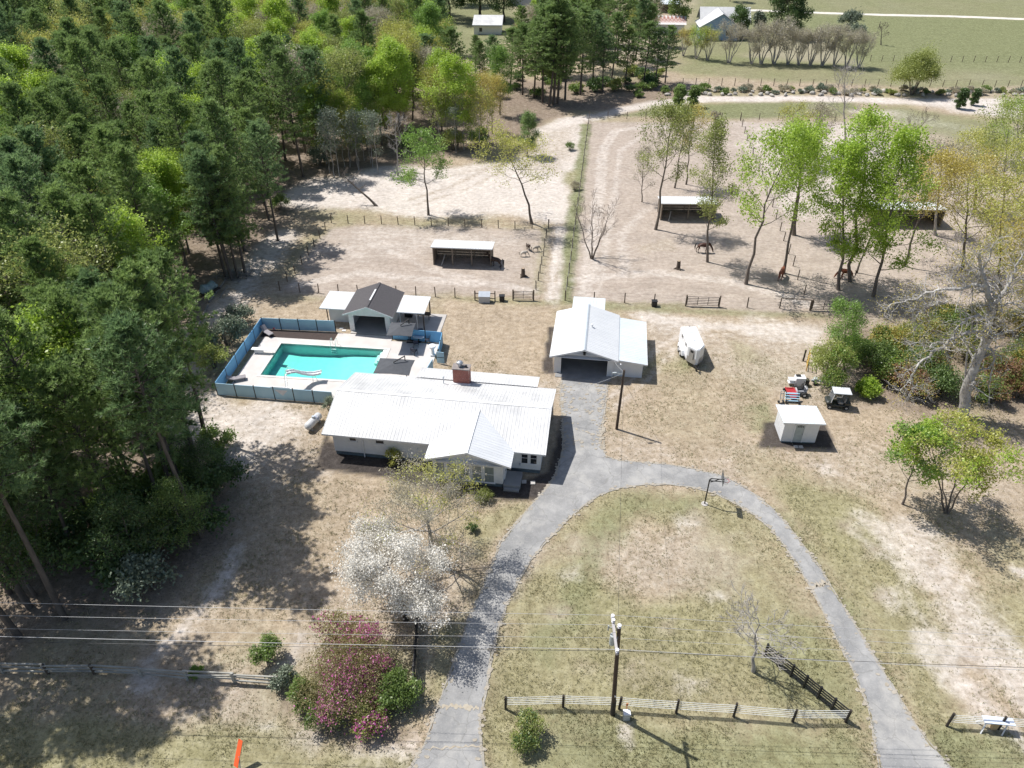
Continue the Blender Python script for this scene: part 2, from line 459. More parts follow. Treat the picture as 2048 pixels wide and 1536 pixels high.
# hoof-worn tracks, wheel tracks and damp patches
for k, (ln, c, w, st) in enumerate((
    ([(1170, 590), (1185, 480), (1200, 380), (1205, 300), (1230, 262), (1300, 252), (1400, 258)], SAND, .9, .5), ([(1195, 585), (1215, 470), (1230, 380), (1240, 300), (1280, 275)], SAND, .5, .4),
    ([(1150, 560), (1300, 545), (1450, 560), (1560, 590), (1620, 610)], SAND, .8, .45), ([(1180, 575), (1340, 570), (1500, 590)], LITTER, .5, .2), ([(1290, 420), (1240, 470), (1250, 540)], SAND, .7, .35),
    ([(590, 570), (720, 545), (860, 560), (1000, 570), (1060, 580)], SAND, .8, .5), ([(640, 500), (760, 490), (860, 540), (940, 555)], SAND, .6, .4), ([(700, 480), (760, 520), (850, 530)], LITTER, 1.0, .22), ([(960, 575), (1040, 565), (1066, 575)], LITTER, .7, .25),
    ([(900, 350), (980, 335), (1060, 325)], LEAN, .5, .5), ([(820, 400), (900, 375), (960, 345), (1060, 300)], LEAN, .45, .6), ([(830, 410), (930, 380), (1000, 345)], LEAN, .3, .6),
    ([(1215, 800), (1260, 760), (1320, 690), (1400, 655), (1520, 655), (1640, 665)], SAND, .35, .5), ([(1225, 820), (1290, 765), (1350, 700), (1430, 668), (1540, 668)], SAND, .3, .45),
    ([(340, 900), (430, 850), (560, 830), (620, 850)], SAND, .4, .5), ([(420, 880), (500, 900), (560, 930), (540, 980)], LEAN, .35, .6), ([(1905, 1330), (1830, 1220), (1790, 1130), (1700, 1060)], SAND, .35, .35))):
    paint(c, ln, .35, .45, st, 1.6, 120 + k, line=w)
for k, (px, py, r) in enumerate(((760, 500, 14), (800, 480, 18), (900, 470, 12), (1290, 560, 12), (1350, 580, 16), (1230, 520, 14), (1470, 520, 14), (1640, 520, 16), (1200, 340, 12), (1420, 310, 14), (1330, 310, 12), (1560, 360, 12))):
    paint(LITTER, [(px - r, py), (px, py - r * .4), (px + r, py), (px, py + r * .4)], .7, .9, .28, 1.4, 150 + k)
# mulch beds
paint(MULCH, [(655, 868), (672, 905), (780, 940), (900, 975), (1010, 1000), (1090, 1000), (1125, 940), (1140, 850), (1122, 838), (1095, 945), (990, 985), (780, 955), (634, 936), (640, 900)], .25, .25, .95, 1.5, 67)
paint(MULCH, [(640, 900), (670, 880), (1000, 960), (1090, 955), (1080, 1000), (900, 985), (780, 957), (634, 938)], .25, .25, .95, 1.5, 68)
paint(MULCH, [(1084, 744), (1090, 700), (1098, 655), (1108, 655), (1110, 752)], .15, .2, .95, 1, 69)
paint(MULCH, [(1517, 897), (1526, 842), (1650, 846), (1672, 900)], .2, .25, .95, 1, 70)
paint(SAND, [(1236, 1440), (1262, 1445), (1258, 1490), (1242, 1475)], .25, .35, .8, 1, 71)
for k, (px, py) in enumerate([(1365, 1040), (1340, 1100), (1470, 1070), (1430, 1190), (1290, 1170), (1330, 1255), (1500, 1270), (1250, 1345), (1180, 1340), (1380, 1365), (1690, 1050), (1740, 1100), (1650, 940), (1760, 1190), (1860, 1120), (1140, 1150), (1120, 1230)]):
    paint((LEAN, SAND)[k % 3 == 0], [(px - 18, py - 6), (px + 10, py - 9), (px + 20, py + 4), (px - 5, py + 10)], .8, 1.1, .5, .9, 72 + k)

zz = (vnoise(GX, GY, 6, 90, 3) - .5) * .05
verts = np.stack([GX, GY, zz * 0 - .0], -1).reshape(-1, 3)
idx = np.arange(NX * NY).reshape(NY, NX)
faces = np.stack([idx[:-1, :-1], idx[:-1, 1:], idx[1:, 1:], idx[1:, :-1]], -1).reshape(-1, 4)

def ground_material():
    m, nt, bs, out = new_mat('ground_cover')
    A = node(nt, 'ShaderNodeAttribute', attribute_name='cover_a'); B = node(nt, 'ShaderNodeAttribute', attribute_name='cover_b'); Cc = node(nt, 'ShaderNodeAttribute', attribute_name='cover_c')
    sc_ = nt.nodes.new('ShaderNodeSeparateColor'); nt.links.new(Cc.outputs['Color'], sc_.inputs[0])
    sa = nt.nodes.new('ShaderNodeSeparateColor'); nt.links.new(A.outputs['Color'], sa.inputs[0])
    sb = nt.nodes.new('ShaderNodeSeparateColor'); nt.links.new(B.outputs['Color'], sb.inputs[0])
    tc = nt.nodes.new('ShaderNodeTexCoord'); vec = tc.outputs['Object']
    f0 = noise(nt, 3.6, 8, .8, vec=vec)       # tufts
    f1 = noise(nt, 1.3, 6, .65, vec=vec)
    f2 = noise(nt, .32, 5, .6, vec=vec)
    f3 = noise(nt, 1.9, 9, .85, vec=vec)
    fs = noise(nt, 2.2, 5, .65, vec=vec, stretch=(.35, 1.6, 1))
    def two(fac, a, b, lo=.32, hi=.68): return ramp(nt, fac, [(lo, a), (hi, b)])
    mixf = math_n(nt, 'ADD', math_n(nt, 'MULTIPLY', f0, .5), math_n(nt, 'MULTIPLY', f1, .5))
    mixs = math_n(nt, 'ADD', math_n(nt, 'MULTIPLY', fs, .5), math_n(nt, 'MULTIPLY', f1, .5))
    straw = ramp(nt, mixf, [(.34, (.195, .151, .095)), (.5, (.351, .282, .204)), (.64, (.458, .384, .297))])
    lean = ramp(nt, mixf, [(.34, (.234, .190, .137)), (.5, (.376, .317, .254)), (.64, (.488, .435, .371))])
    sand = ramp(nt, mixs, [(.3, (.348, .304, .260)), (.48, (.512, .459, .411)), (.68, (.618, .574, .531))])
    dirt = ramp(nt, mixs, [(.3, (.272, .225, .188)), (.5, (.365, .308, .261)), (.7, (.454, .395, .340))])
    grass = ramp(nt, mixf, [(.33, (.116, .110, .053)), (.46, (.226, .210, .110)), (.56, (.299, .275, .163)), (.68, (.399, .362, .252))])
    lush = ramp(nt, mixf, [(.33, (.085, .098, .042)), (.5, (.175, .188, .092)), (.66, (.29, .29, .17))])
    litter = ramp(nt, mixf, [(.3, (.10, .074, .053)), (.5, (.215, .168, .13)), (.7, (.36, .305, .25))])
    mulch = ramp(nt, mixf, [(.3, (.026, .023, .022)), (.5, (.058, .05, .046)), (.7, (.11, .096, .088))])
    jit = math_n(nt, 'ADD', math_n(nt, 'MULTIPLY', math_n(nt, 'SUBTRACT', f1, .5), 1.5), math_n(nt, 'MULTIPLY', math_n(nt, 'SUBTRACT', f0, .5), 1.0))
    def edge(w):
        # break the border of a patch into tufts: only where the cover is mixed
        amt = math_n(nt, 'MULTIPLY', math_n(nt, 'MULTIPLY', w, math_n(nt, 'SUBTRACT', 1.0, w)), 3.2)
        return math_n(nt, 'ADD', w, math_n(nt, 'MULTIPLY', jit, amt), clamp=True)
    col = mixc(nt, edge(sb.outputs[2]), straw, lean)
    col = mixc(nt, edge(sa.outputs[2]), col, grass)
    col = mixc(nt, edge(sc_.outputs[0]), col, lush)
    col = mixc(nt, edge(sa.outputs[1]), col, dirt)
    col = mixc(nt, edge(sa.outputs[0]), col, sand)
    col = mixc(nt, edge(sb.outputs[0]), col, litter)
    col = mixc(nt, edge(sb.outputs[1]), col, mulch)
    # broad drift and fine grain
    g = math_n(nt, 'ADD', math_n(nt, 'MULTIPLY', f2, .5), .76)
    g = math_n(nt, 'MULTIPLY', g, math_n(nt, 'ADD', math_n(nt, 'MULTIPLY', f3, 1.6), .2))
    f4 = noise(nt, 8.0, 2, .5, vec=vec)
    bare = math_n(nt, 'MAXIMUM', sa.outputs[0], sa.outputs[1])
    spk = math_n(nt, 'MULTIPLY', ramp(nt, f4, [(.56, (0, 0, 0)), (.66, (.32, .32, .32))]), math_n(nt, 'SUBTRACT', 1.0, math_n(nt, 'MULTIPLY', bare, .85)))
    g = math_n(nt, 'MULTIPLY', g, math_n(nt, 'SUBTRACT', 1.0, spk))
    mul = nt.nodes.new('ShaderNodeVectorMath'); mul.operation = 'SCALE'
    nt.links.new(col, mul.inputs[0]); nt.links.new(g, mul.inputs['Scale'])
    nt.links.new(mul.outputs[0], bs.inputs['Base Color'])
    bs.inputs['Roughness'].default_value = .95
    bs.inputs['Specular IOR Level'].default_value = .1
    hgt = math_n(nt, 'ADD', f0, math_n(nt, 'MULTIPLY', f1, 1.5))
    bump(nt, bs, hgt, .55, .07)
    return m
GM = ground_material()
# convex weights -> factors of a sequential mix, each cover laid over the ones before it
SEQ = {}
cum = np.clip(1 - Wt.sum(0), 0, 1)
for k in (LEAN, GRASS, LUSH, DIRT, SAND, LITTER, MULCH):
    cum = cum + Wt[k]
    SEQ[k] = np.where(cum > 1e-4, Wt[k] / np.maximum(cum, 1e-4), 0)
gme = np_mesh('ground', verts, faces, [GM], smooth=True)
for nm, ks in (('cover_a', (SAND, DIRT, GRASS)), ('cover_b', (LITTER, MULCH, LEAN)), ('cover_c', (LUSH,))):
    at = gme.attributes.new(nm, 'FLOAT_COLOR', 'POINT')
    arr = np.ones((NX * NY, 4), np.float32)
    for j, k in enumerate(ks): arr[:, j] = SEQ[k].ravel()
    at.data.foreach_set('color', arr.ravel())
structure('ground', gme)

# ------------------------------------------------------------------ asphalt drive
def ragged(pts, step=.5, amp=.12, seed=5, closed=True):
    rng = random.Random(seed); P = [G(*p) for p in pts]; out = []
    n = len(P)
    for i in range(n if closed else n - 1):
        a, b = P[i], P[(i + 1) % n]; d = b - a; L = d.length
        k = max(1, int(L / step)); nrm = Vector((-d.y, d.x, 0)).normalized()
        for j in range(k):
            out.append(a + d * (j / k) + nrm * rng.uniform(-amp, amp) + nrm * math.sin(j * .7 + i) * amp * .5)
    return out
left_edge = [(760, 1750), (820, 1536), (850, 1490), (866, 1440), (880, 1400), (903, 1340), (923, 1280), (942, 1230), (965, 1180), (985, 1130), (1000, 1085), (1030, 1050), (1062, 1012), (1090, 980), (1112, 950), (1126, 900), (1126, 850), (1121, 800), (1121, 770), (1127, 752)]
right_garage = [(1214, 757), (1214, 775), (1211, 810), (1205, 850), (1201, 890), (1212, 914), (1240, 922), (1280, 925), (1340, 930), (1400, 940), (1450, 954), (1490, 975), (1530, 1005), (1570, 1045), (1610, 1095), (1642, 1140), (1672, 1190), (1704, 1240), (1740, 1300), (1770, 1350), (1800, 1400), (1830, 1450), (1862, 1490), (1905, 1540), (2010, 1700)]
inner = [(1790, 1700), (1764, 1560), (1752, 1500), (1744, 1450), (1735, 1410), (1715, 1360), (1690, 1310), (1660, 1250), (1625, 1180), (1600, 1140), (1570, 1092), (1540, 1057), (1510, 1031), (1470, 1006), (1430, 987), (1390, 976), (1340, 969), (1290, 969), (1240, 976), (1200, 990), (1170, 1009), (1140, 1034), (1115, 1060), (1090, 1086), (1060, 1122), (1032, 1170), (1012, 1212), (996, 1260), (986, 1300), (977, 1350), (968, 1400), (960, 1440), (961, 1490), (968, 1536), (990, 1700)]
P2 = ragged(left_edge + right_garage + inner)
def asphalt():
    m, nt, bs, out = new_mat('worn_asphalt')
    tc = nt.nodes.new('ShaderNodeTexCoord'); vec = tc.outputs['Object']
    f1 = noise(nt, .55, 6, .68, vec=vec); f2 = noise(nt, 9, 5, .75, vec=vec); f3 = noise(nt, .16, 4, .6, vec=vec)
    col = ramp(nt, f1, [(.3, (.205, .203, .20)), (.5, (.275, .272, .266)), (.66, (.355, .348, .335))])
    col = mixc(nt, ramp(nt, f3, [(.5, (0, 0, 0)), (.62, (1, 1, 1))]), col, (.21, .21, .208))
    f5 = noise(nt, .22, 5, .7, vec=vec)
    col = mixc(nt, ramp(nt, f5, [(.5, (0, 0, 0)), (.66, (.75, .75, .75))]), col, (.40, .385, .355))
    # sand washed into the pores
    col = mixc(nt, ramp(nt, f2, [(.55, (0, 0, 0)), (.72, (.5, .5, .5))]), col, (.50, .48, .45))
    vo = nt.nodes.new('ShaderNodeTexVoronoi'); vo.feature = 'DISTANCE_TO_EDGE'; vo.inputs['Scale'].default_value = .42
    wp = nt.nodes.new('ShaderNodeVectorMath'); wp.operation = 'ADD'
    nz = nt.nodes.new('ShaderNodeTexNoise'); nz.inputs['Scale'].default_value = 1.2; nt.links.new(vec, nz.inputs['Vector'])
    nt.links.new(vec, wp.inputs[0]); nt.links.new(nz.outputs['Color'], wp.inputs[1]); nt.links.new(wp.outputs[0], vo.inputs['Vector'])
    crack = ramp(nt, vo.outputs['Distance'], [(0.0, (1, 1, 1)), (.018, (0, 0, 0))])
    crk = math_n(nt, 'MULTIPLY', crack, math_n(nt, 'MULTIPLY', f1, .8))
    col = mixc(nt, crk, col, (.14, .135, .12))
    nt.links.new(col, bs.inputs['Base Color'])
    bs.inputs['Roughness'].default_value = .9
    bump(nt, bs, f2, .3, .02)
    return m
ASPH = asphalt()
mb = MB(); n = len(P2)
mb.add([(p.x, p.y, .03) for p in P2] + [(p.x, p.y, -.05) for p in P2], [tuple(range(n))] + [(i, i + n, (i + 1) % n + n, (i + 1) % n) for i in range(n)])
# sandy crumbling borders of the drive
VERGE = M('drive_border', (.36, .34, .305), (.29, .265, .22), 2.5, .95, bmp=.3)
def border(pts, w, seed):
    rng = random.Random(seed); P = [G(*p) for p in pts]; C = []
    for a, b in zip(P[:-1], P[1:]):
        k = max(1, int((b - a).length / .35)); C += [a + (b - a) * i / k for i in range(k)]
    inn = []; outr = []
    for i, c in enumerate(C):
        d = C[min(i + 1, len(C) - 1)] - C[max(i - 1, 0)]; nrm = Vector((-d.y, d.x, 0)).normalized()
        q = vnoise(np.array([c.x]), np.array([c.y]), 1.7, 500 + seed, 2)[0]
        inn.append(c + nrm * w * (q * 1.5 - .25) * rng.uniform(.4, 1.2)); outr.append(c - nrm * w * (.3 + q) * rng.uniform(.3, 1.2))
    n = len(C); mb = MB()
    mb.add([(p.x, p.y, .034 + seed * .002) for p in inn] + [(p.x, p.y, .034 + seed * .002) for p in outr], [(i, i + 1, n + i + 1, n + i) for i in range(n - 1)])
    structure('driveway_border', mb.mesh('driveway_border', VERGE))
border(left_edge[::-1], .13, 1); border(right_garage[::-1], .11, 2); border(inner[::-1], .13, 3)
me = mb.mesh('driveway', ASPH)
structure('driveway', me)
# broken band across the east arm and cross joints on the west arm
SANDM = M('sand_spill', (.42, .38, .31), (.34, .29, .22), 3, .95)
mb = MB()
for (a, b, w, sd) in (((1610, 1178), (1658, 1168), .16, 1), ((1630, 1172), (1650, 1165), .3, 2), ((884, 1412), (958, 1418), .22, 3), ((850, 1498), (962, 1494), .08, 4)):
    rng = random.Random(sd); A, B = G(*a), G(*b); k = 22; top = []; bot = []
    nrm = Vector((-(B - A).y, (B - A).x, 0)).normalized()
    for j in range(k + 1):
        c = A + (B - A) * j / k + nrm * rng.uniform(-.12, .12); ww = w * rng.uniform(.15, 1)
        top.append(c + nrm * ww); bot.append(c - nrm * ww)
    mb.add([(p.x, p.y, .045) for p in bot + top[::-1]], [tuple(range(2 * k + 2))])
o = structure('driveway_sand', mb.mesh('driveway_sand', SANDM))
# soil and sand crept over the edges and the garage apron
rng = random.Random(31); mb = MB()
def blot(c, r, z):
    k = rng.randrange(5, 9); a0 = rng.uniform(0, 6)
    mb.add([(c.x + r * rng.uniform(.45, 1.1) * math.cos(a0 + 6.283 * i / k) * 1.3, c.y + r * rng.uniform(.45, 1.1) * math.sin(a0 + 6.283 * i / k), z) for i in range(k)], [tuple(range(k))])
cnt = 0
for ln, inward in ((left_edge, 1), (right_garage, 1), (inner, 1)):
    Pq = [G(*q) for q in ln]
    for a, b in zip(Pq[:-1], Pq[1:]):
        for i in range(int((b - a).length * 5)):
            c = a + (b - a) * rng.random(); d = (b - a).normalized(); c = c + Vector((d.y, -d.x, 0)) * rng.choice([-1, -.5, 1]) * abs(rng.gauss(0, .16))
            blot(c, rng.uniform(.04, .17), .048 + cnt * .00001); cnt += 1
for i in range(260):
    c = G(rng.uniform(1122, 1212), rng.uniform(765, 900)); side = rng.choice([-1, 1])
    w = G(1125 if side < 0 else 1208, PX(c)[1]); c = c + (w - c) * rng.random() ** .35
    blot(c, rng.uniform(.05, .2), .048 + cnt * .00001); cnt += 1
structure('driveway_soil', mb.mesh('driveway_soil', M('drive_soil', (.40, .36, .30), (.29, .255, .20), 2, .95, bmp=.3)))
# far gravel road across the field
a, b = G(1430, 19), G(2600, 55)
mb = MB(); k = 60; rng = random.Random(3); up = []; dn = []
for j in range(k + 1):
    c = a + (b - a) * j / k + Vector((0, math.sin(j * .3) * .6, 0))
    up.append((c.x, c.y + 1.8 + rng.uniform(-.3, .3), .012)); dn.append((c.x, c.y - 1.8 + rng.uniform(-.3, .3), .012))
for j in range(k): mb.add([dn[j], dn[j + 1], up[j + 1], up[j]], [(0, 1, 2, 3)])
structure('gravel_road', mb.mesh('gravel_road', M('gravel', (.66, .62, .55), (.5, .46, .4), .8, .95)))
# ------------------------------------------------------------------ building materials
WHITE = M('white_paint', (.74, .745, .75), (.67, .675, .68), 1.2, .6, spec=.3)
def siding():
    m, nt, bs, out = new_mat('white_siding')
    tc = nt.nodes.new('ShaderNodeTexCoord')
    sx = nt.nodes.new('ShaderNodeSeparateXYZ'); nt.links.new(tc.outputs['Object'], sx.inputs[0])
    fr = math_n(nt, 'FRACT', math_n(nt, 'MULTIPLY', sx.outputs['Z'], 5.0))
    f = noise(nt, 1.6, 5)
    col = ramp(nt, f, [(.3, (.75, .76, .77)), (.7, (.66, .67, .68))])
    nt.links.new(col, bs.inputs['Base Color']); bs.inputs['Roughness'].default_value = .65
    bump(nt, bs, fr, .6, .03)
    return m
SIDING = siding()
def roof_metal(name, c1, c2, streak):
    m, nt, bs, out = new_mat(name)
    tc = nt.nodes.new('ShaderNodeTexCoord')
    geo = nt.nodes.new('ShaderNodeNewGeometry')
    vec = geo.outputs['Position']
    f = noise(nt, .38, 5, .65, vec=vec); g = noise(nt, 1.2, 5, .7, vec=tc.outputs['Object'], stretch=(5, .35, 1))
    oi = nt.nodes.new('ShaderNodeObjectInfo')
    col = ramp(nt, f, [(.42, c1), (.75, c2)])
    sx = nt.nodes.new('ShaderNodeSeparateXYZ'); nt.links.new(tc.outputs['Object'], sx.inputs[0])
    # grime settles along the ribs and the sheet laps
    fr = math_n(nt, 'ABSOLUTE', math_n(nt, 'SUBTRACT', math_n(nt, 'FRACT', math_n(nt, 'MULTIPLY', sx.outputs['X'], 3.226)), .5))
    rb = ramp(nt, fr, [(.12, (1, 1, 1)), (.26, (0, 0, 0))])
    col = mixc(nt, math_n(nt, 'MULTIPLY', rb, math_n(nt, 'MULTIPLY', g, streak * 1.3)), col, (.36, .365, .37))
    lap = ramp(nt, sx.outputs['X'], [(.015, (1, 1, 1)), (.045, (0, 0, 0))])
    col = mixc(nt, math_n(nt, 'MULTIPLY', lap, streak * .8), col, (.38, .38, .385))
    st = math_n(nt, 'MULTIPLY', ramp(nt, g, [(.5, (0, 0, 0)), (.75, (1, 1, 1))]), streak)
    col = mixc(nt, st, col, (.42, .42, .41))
    col = mixc(nt, math_n(nt, 'MULTIPLY', oi.outputs['Random'], .12), col, (.62, .62, .62))
    nt.links.new(col, bs.inputs['Base Color'])
    bs.inputs['Roughness'].default_value = .5; bs.inputs['Specular IOR Level'].default_value = .35
    return m
ROOFW = roof_metal('roof_metal_white', (.64, .637, .625), (.42, .42, .42), .36)
ROOFB = roof_metal('roof_metal_bluish', (.60, .655, .69), (.51, .575, .615), .3)
ROOFG = roof_metal('roof_metal_clean', (.635, .648, .66), (.565, .58, .60), .28)
TRIM = M('trim_grey', (.44, .48, .52), (.38, .42, .46), 3, .6)
FOUND = M('foundation_slate', (.14, .18, .20), (.09, .115, .13), 3, .85)
GLASSD = M('pane_dark', (.018, .022, .028), (.03, .035, .04), 1, .12, spec=.5)
GLASSC = M('pane_curtained', (.27, .30, .29), (.19, .22, .22), 2.5, .2, spec=.5, stretch=(6, 1, .4))
CONC = M('concrete_pale', (.50, .47, .44), (.40, .38, .355), .9, .9, bmp=.2)
CONCD = M('concrete_grey', (.30, .30, .30), (.22, .22, .22), .9, .9)
DARK = M('interior_dark', (.06, .058, .055), (.04, .04, .04), 2, .9)
BLACK = M('black_metal', (.018, .018, .02), (.028, .028, .03), 4, .5)
WOODG = M('wood_weathered', (.26, .215, .17), (.16, .13, .10), 3, .9, stretch=(1, 1, .2))
WOODD = M('wood_dark', (.105, .08, .06), (.065, .05, .04), 4, .9)
BRICKM = None
def brick_mat():
    m, nt, bs, out = new_mat('chimney_brick')
    tc = nt.nodes.new('ShaderNodeTexCoord')
    mp = nt.nodes.new('ShaderNodeMapping'); mp.inputs['Rotation'].default_value = (RAD(90), 0, 0)
    nt.links.new(tc.outputs['Object'], mp.inputs['Vector'])
    b = nt.nodes.new('ShaderNodeTexBrick')
    b.inputs['Scale'].default_value = 4.6; b.inputs['Mortar Size'].default_value = .012
    b.inputs['Color1'].default_value = (.20, .062, .05, 1); b.inputs['Color2'].default_value = (.30, .10, .075, 1); b.inputs['Mortar'].default_value = (.33, .25, .22, 1)
    nt.links.new(mp.outputs['Vector'], b.inputs['Vector'])
    f = noise(nt, 1.5, 5)
    col = mixc(nt, ramp(nt, f, [(.63, (0, 0, 0)), (.7, (.6, .6, .6))]), b.outputs['Color'], (.6, .52, .47))
    nt.links.new(col, bs.inputs['Base Color']); bs.inputs['Roughness'].default_value = .9
    bump(nt, bs, b.outputs['Fac'], -.4, .02)
    return m
BRICKM = brick_mat()

def rib_sheet(w, L, rib=.016, n=3, th=.012):
    """one roofing sheet, x across, y up the slope, z out; ribs along y"""
    mb = MB(); pts = [(0, 0)]
    for i in range(n):
        c = w * (i + .5) / n
        pts += [(c - .045, 0), (c - .02, rib), (c + .02, rib), (c + .045, 0)]
    pts.append((w, 0)); k = len(pts)
    vs = [(x, 0, z + th) for x, z in pts] + [(x, L, z + th) for x, z in pts] + [(0, 0, 0), (w, 0, 0), (0, L, 0), (w, L, 0)]
    fs = [(i, i + 1, i + 1 + k, i + k) for i in range(k - 1)]
    a = 2 * k
    fs += [(a, a + 2, a + 3, a + 1), tuple([a + 1] + list(range(k - 1, -1, -1)) + [a]), tuple([a + 2] + list(range(k, 2 * k)) + [a + 3]), (a, 0, k, a + 2), (a + 1, a + 3, 2 * k - 1, k - 1)]
    return mb.add(vs, fs)
def roof_slope(root, p0, along, up, mat, sheet=.9, rib=.016, n=3, name='roof_panel'):
    """sheets of ribbed metal laid side by side from eave corner p0 along 'along', climbing by 'up'"""
    p0, along, up = Vector(p0), Vector(along), Vector(up)
    L = along.length; S = up.length; k = max(1, round(L / sheet)); w = L / k
    x = along.normalized(); y = up.normalized(); z = x.cross(y)
    me = rib_sheet(w - .004, S, rib, n).mesh(name, mat)
    rot = Matrix(((x.x, y.x, z.x, 0), (x.y, y.y, z.y, 0), (x.z, y.z, z.z, 0), (0, 0, 0, 1)))
    for i in range(k):
        link(name, me, root, Matrix.Translation(p0 + x * (w * i + .002)) @ rot)
def gable_roof(root, u0, u1, v0, v1, ze, zr, mat, axis='v', cap=None, sheet=.9, rib=.016, n=3):
    """axis 'v': ridge runs along v; axis 'u': ridge runs along u"""
    if axis == 'v':
        c = (u0 + u1) / 2
        roof_slope(root, (u0, v1, ze), (0, v0 - v1, 0), (c - u0, 0, zr - ze), mat, sheet, rib, n)
        roof_slope(root, (u1, v0, ze), (0, v1 - v0, 0), (c - u1, 0, zr - ze), mat, sheet, rib, n)
        if cap: 
            mb = MB(); mb.add([(c - .16, v0 - .01, zr + .0), (c, v0 - .01, zr + .075), (c + .16, v0 - .01, zr + .0), (c - .16, v1 + .01, zr + .0), (c, v1 + .01, zr + .075), (c + .16, v1 + .01, zr + .0)], [(0, 1, 4, 3), (1, 2, 5, 4), (0, 2, 1), (3, 4, 5), (0, 3, 5, 2)])
            part('ridge_cap', mb, cap, root)
    else:
        c = (v0 + v1) / 2
        roof_slope(root, (u0, v0, ze), (u1 - u0, 0, 0), (0, c - v0, zr - ze), mat, sheet, rib, n)
        roof_slope(root, (u1, v1, ze), (u0 - u1, 0, 0), (0, c - v1, zr - ze), mat, sheet, rib, n)
        if cap:
            mb = MB(); mb.add([(u0 - .01, c - .16, zr), (u0 - .01, c, zr + .075), (u0 - .01, c + .16, zr), (u1 + .01, c - .16, zr), (u1 + .01, c, zr + .075), (u1 + .01, c + .16, zr)], [(0, 3, 4, 1), (1, 4, 5, 2), (0, 1, 2), (3, 5, 4), (0, 2, 5, 3)])
            part('ridge_cap', mb, cap, root)
def window(root, c, w, h, face='-v', glass=None, bars=0, frame=WHITE):
    """frame standing proud of the wall with the pane set inside it; c = centre on the wall face"""
    f = MB(); t = .07; d = .06
    for (x, z, sx, sz) in ((-w / 2 + t / 2, 0, t, h), (w / 2 - t / 2, 0, t, h), (0, h / 2 - t / 2, w - 2 * t, t), (0, -h / 2 + t / 2, w - 2 * t, t)):
        f.box((x, -d / 2, z), (sx, d, sz))
    f.box((0, -d / 2 - .02, -h / 2 - .03), (w + .1, d + .04, .05))
    for i in range(bars): f.box((0, -.03, -h / 2 + h * (i + 1) / (bars + 1)), (w - 2 * t, .03, .035))
    rz = {'-v': 0, '+u': RAD(90), '+v': RAD(180), '-u': RAD(-90)}[face]
    m = Matrix.Translation(c) @ Matrix.Rotation(rz, 4, 'Z')
    o = part('window', f, frame, root, mtx=m)
    p = MB().box((0, -.012, 0), (w - 2 * t, .02, h - 2 * t))
    part('pane', p, glass or GLASSD, o)
    return o

# ------------------------------------------------------------------ the house
HR = RAD(-8.1)
house = thing('house', 'long low white house with a white ribbed metal roof, front gable bay and brick chimney', 'house', (-15.86, 49.84, 0), HR)
HL, HD = 18.5, 8.35
mb = MB()
mb.prism([(.06, .06), (9.6, .06), (9.6, -2.09), (15.49, -2.09), (15.49, .06), (HL - .06, .06), (HL - .06, HD - .06), (.06, HD - .06)], -.3, .42)
part('foundation', mb, FOUND, house)
mb = MB()
mb.prism([(0, 0), (9.54, 0), (9.54, -2.15), (15.55, -2.15), (15.55, 0), (HL, 0), (HL, HD), (0, HD)], .42, 2.72)
zr = 4.12
for u in (0.0, HL - .15):      # gable ends
    mb.extrude([(u, 0, 2.73), (u, HD, 2.73), (u, 4.17, 3.98)], (.15, 0, 0))
mb.extrude([(9.54, -2.15, 2.73), (15.55, -2.15, 2.73), (12.55, -2.15, 3.72)], (0, .15, 0))
part('wall', mb, SIDING, house)
gable_roof(house, -.7, 18.95, -.53, 8.88, 2.70, zr, ROOFW, 'u', cap=M('ridge_white', (.74, .74, .74), (.6, .6, .6), 2, .6), sheet=.93)
# bay roof runs back into the main slope
bay = MB
roof_slope(house, (8.95, 3.0, 2.72), (0, -5.55, 0), (3.65, 0, 1.16), ROOFG, .93)
roof_slope(house, (16.25, -2.55, 2.72), (0, 5.55, 0), (-3.65, 0, 1.16), ROOFG, .93)
mb = MB(); mb.bar((12.6, -2.57, 3.91), (12.6, 3.4, 3.91), .2, .05); part('ridge_cap', mb, WHITE, house)
mb = MB()      # fascia boards
mb.box((9.125, -.55, 2.66), (19.65 - 0.0, .03, .16)); mb.box((9.125, 8.9, 2.66), (19.65, .03, .16))
for u in (-.72, 18.97):
    mb.bar((u, -.55, 2.66), (u, 4.17, 4.07), .03, .16); mb.bar((u, 8.9, 2.66), (u, 4.17, 4.07), .03, .16)
mb.bar((8.93, -2.57, 2.68), (12.6, -2.57, 3.84), .03, .18); mb.bar((16.27, -2.57, 2.68), (12.6, -2.57, 3.84), .03, .18)
mb.box((16.27, -1.6, 2.66), (.03, 1.9, .14)); mb.box((8.93, -1.6, 2.66), (.03, 1.9, .14))
part('fascia', mb, WHITE, house)
mb = MB(); mb.box((9.1, 4.17, 2.66), (19.4, 9.2, .05)); mb.box((12.6, -1.55, 2.655), (7.1, 1.9, .04)); part('soffit', mb, WHITE, house)
for i in range(5):
    window(house, (10.15 + i * 1.06, -2.152, 1.38), .92, 1.85, glass=GLASSC, bars=1)
window(house, (17.12, -.002, 1.72), .66, 1.35, bars=1); window(house, (17.9, -.002, 1.72), .66, 1.35, bars=1)
window(house, (1.85, -.002, 2.0), .7, .5); window(house, (4.3, -.002, 1.98), .85, .52)
window(house, (HL + .002, 3.0, 1.6), .9, 1.2, '+u'); window(house, (HL + .002, 6.0, 1.6), .9, 1.2, '+u')
mb = MB(); mb.tube([(2.75, -.12, .1), (2.75, -.12, 2.5), (2.75, -.45, 2.66)], .05, 6); part('downspout', mb, WHITE, house)
mb = MB(); mb.box((16.3, -1.3, .2), (1.44, 1.85, .4)); mb.box((16.3, -2.4, .1), (1.3, .3, .2)); part('porch_slab', mb, CONCD, house)
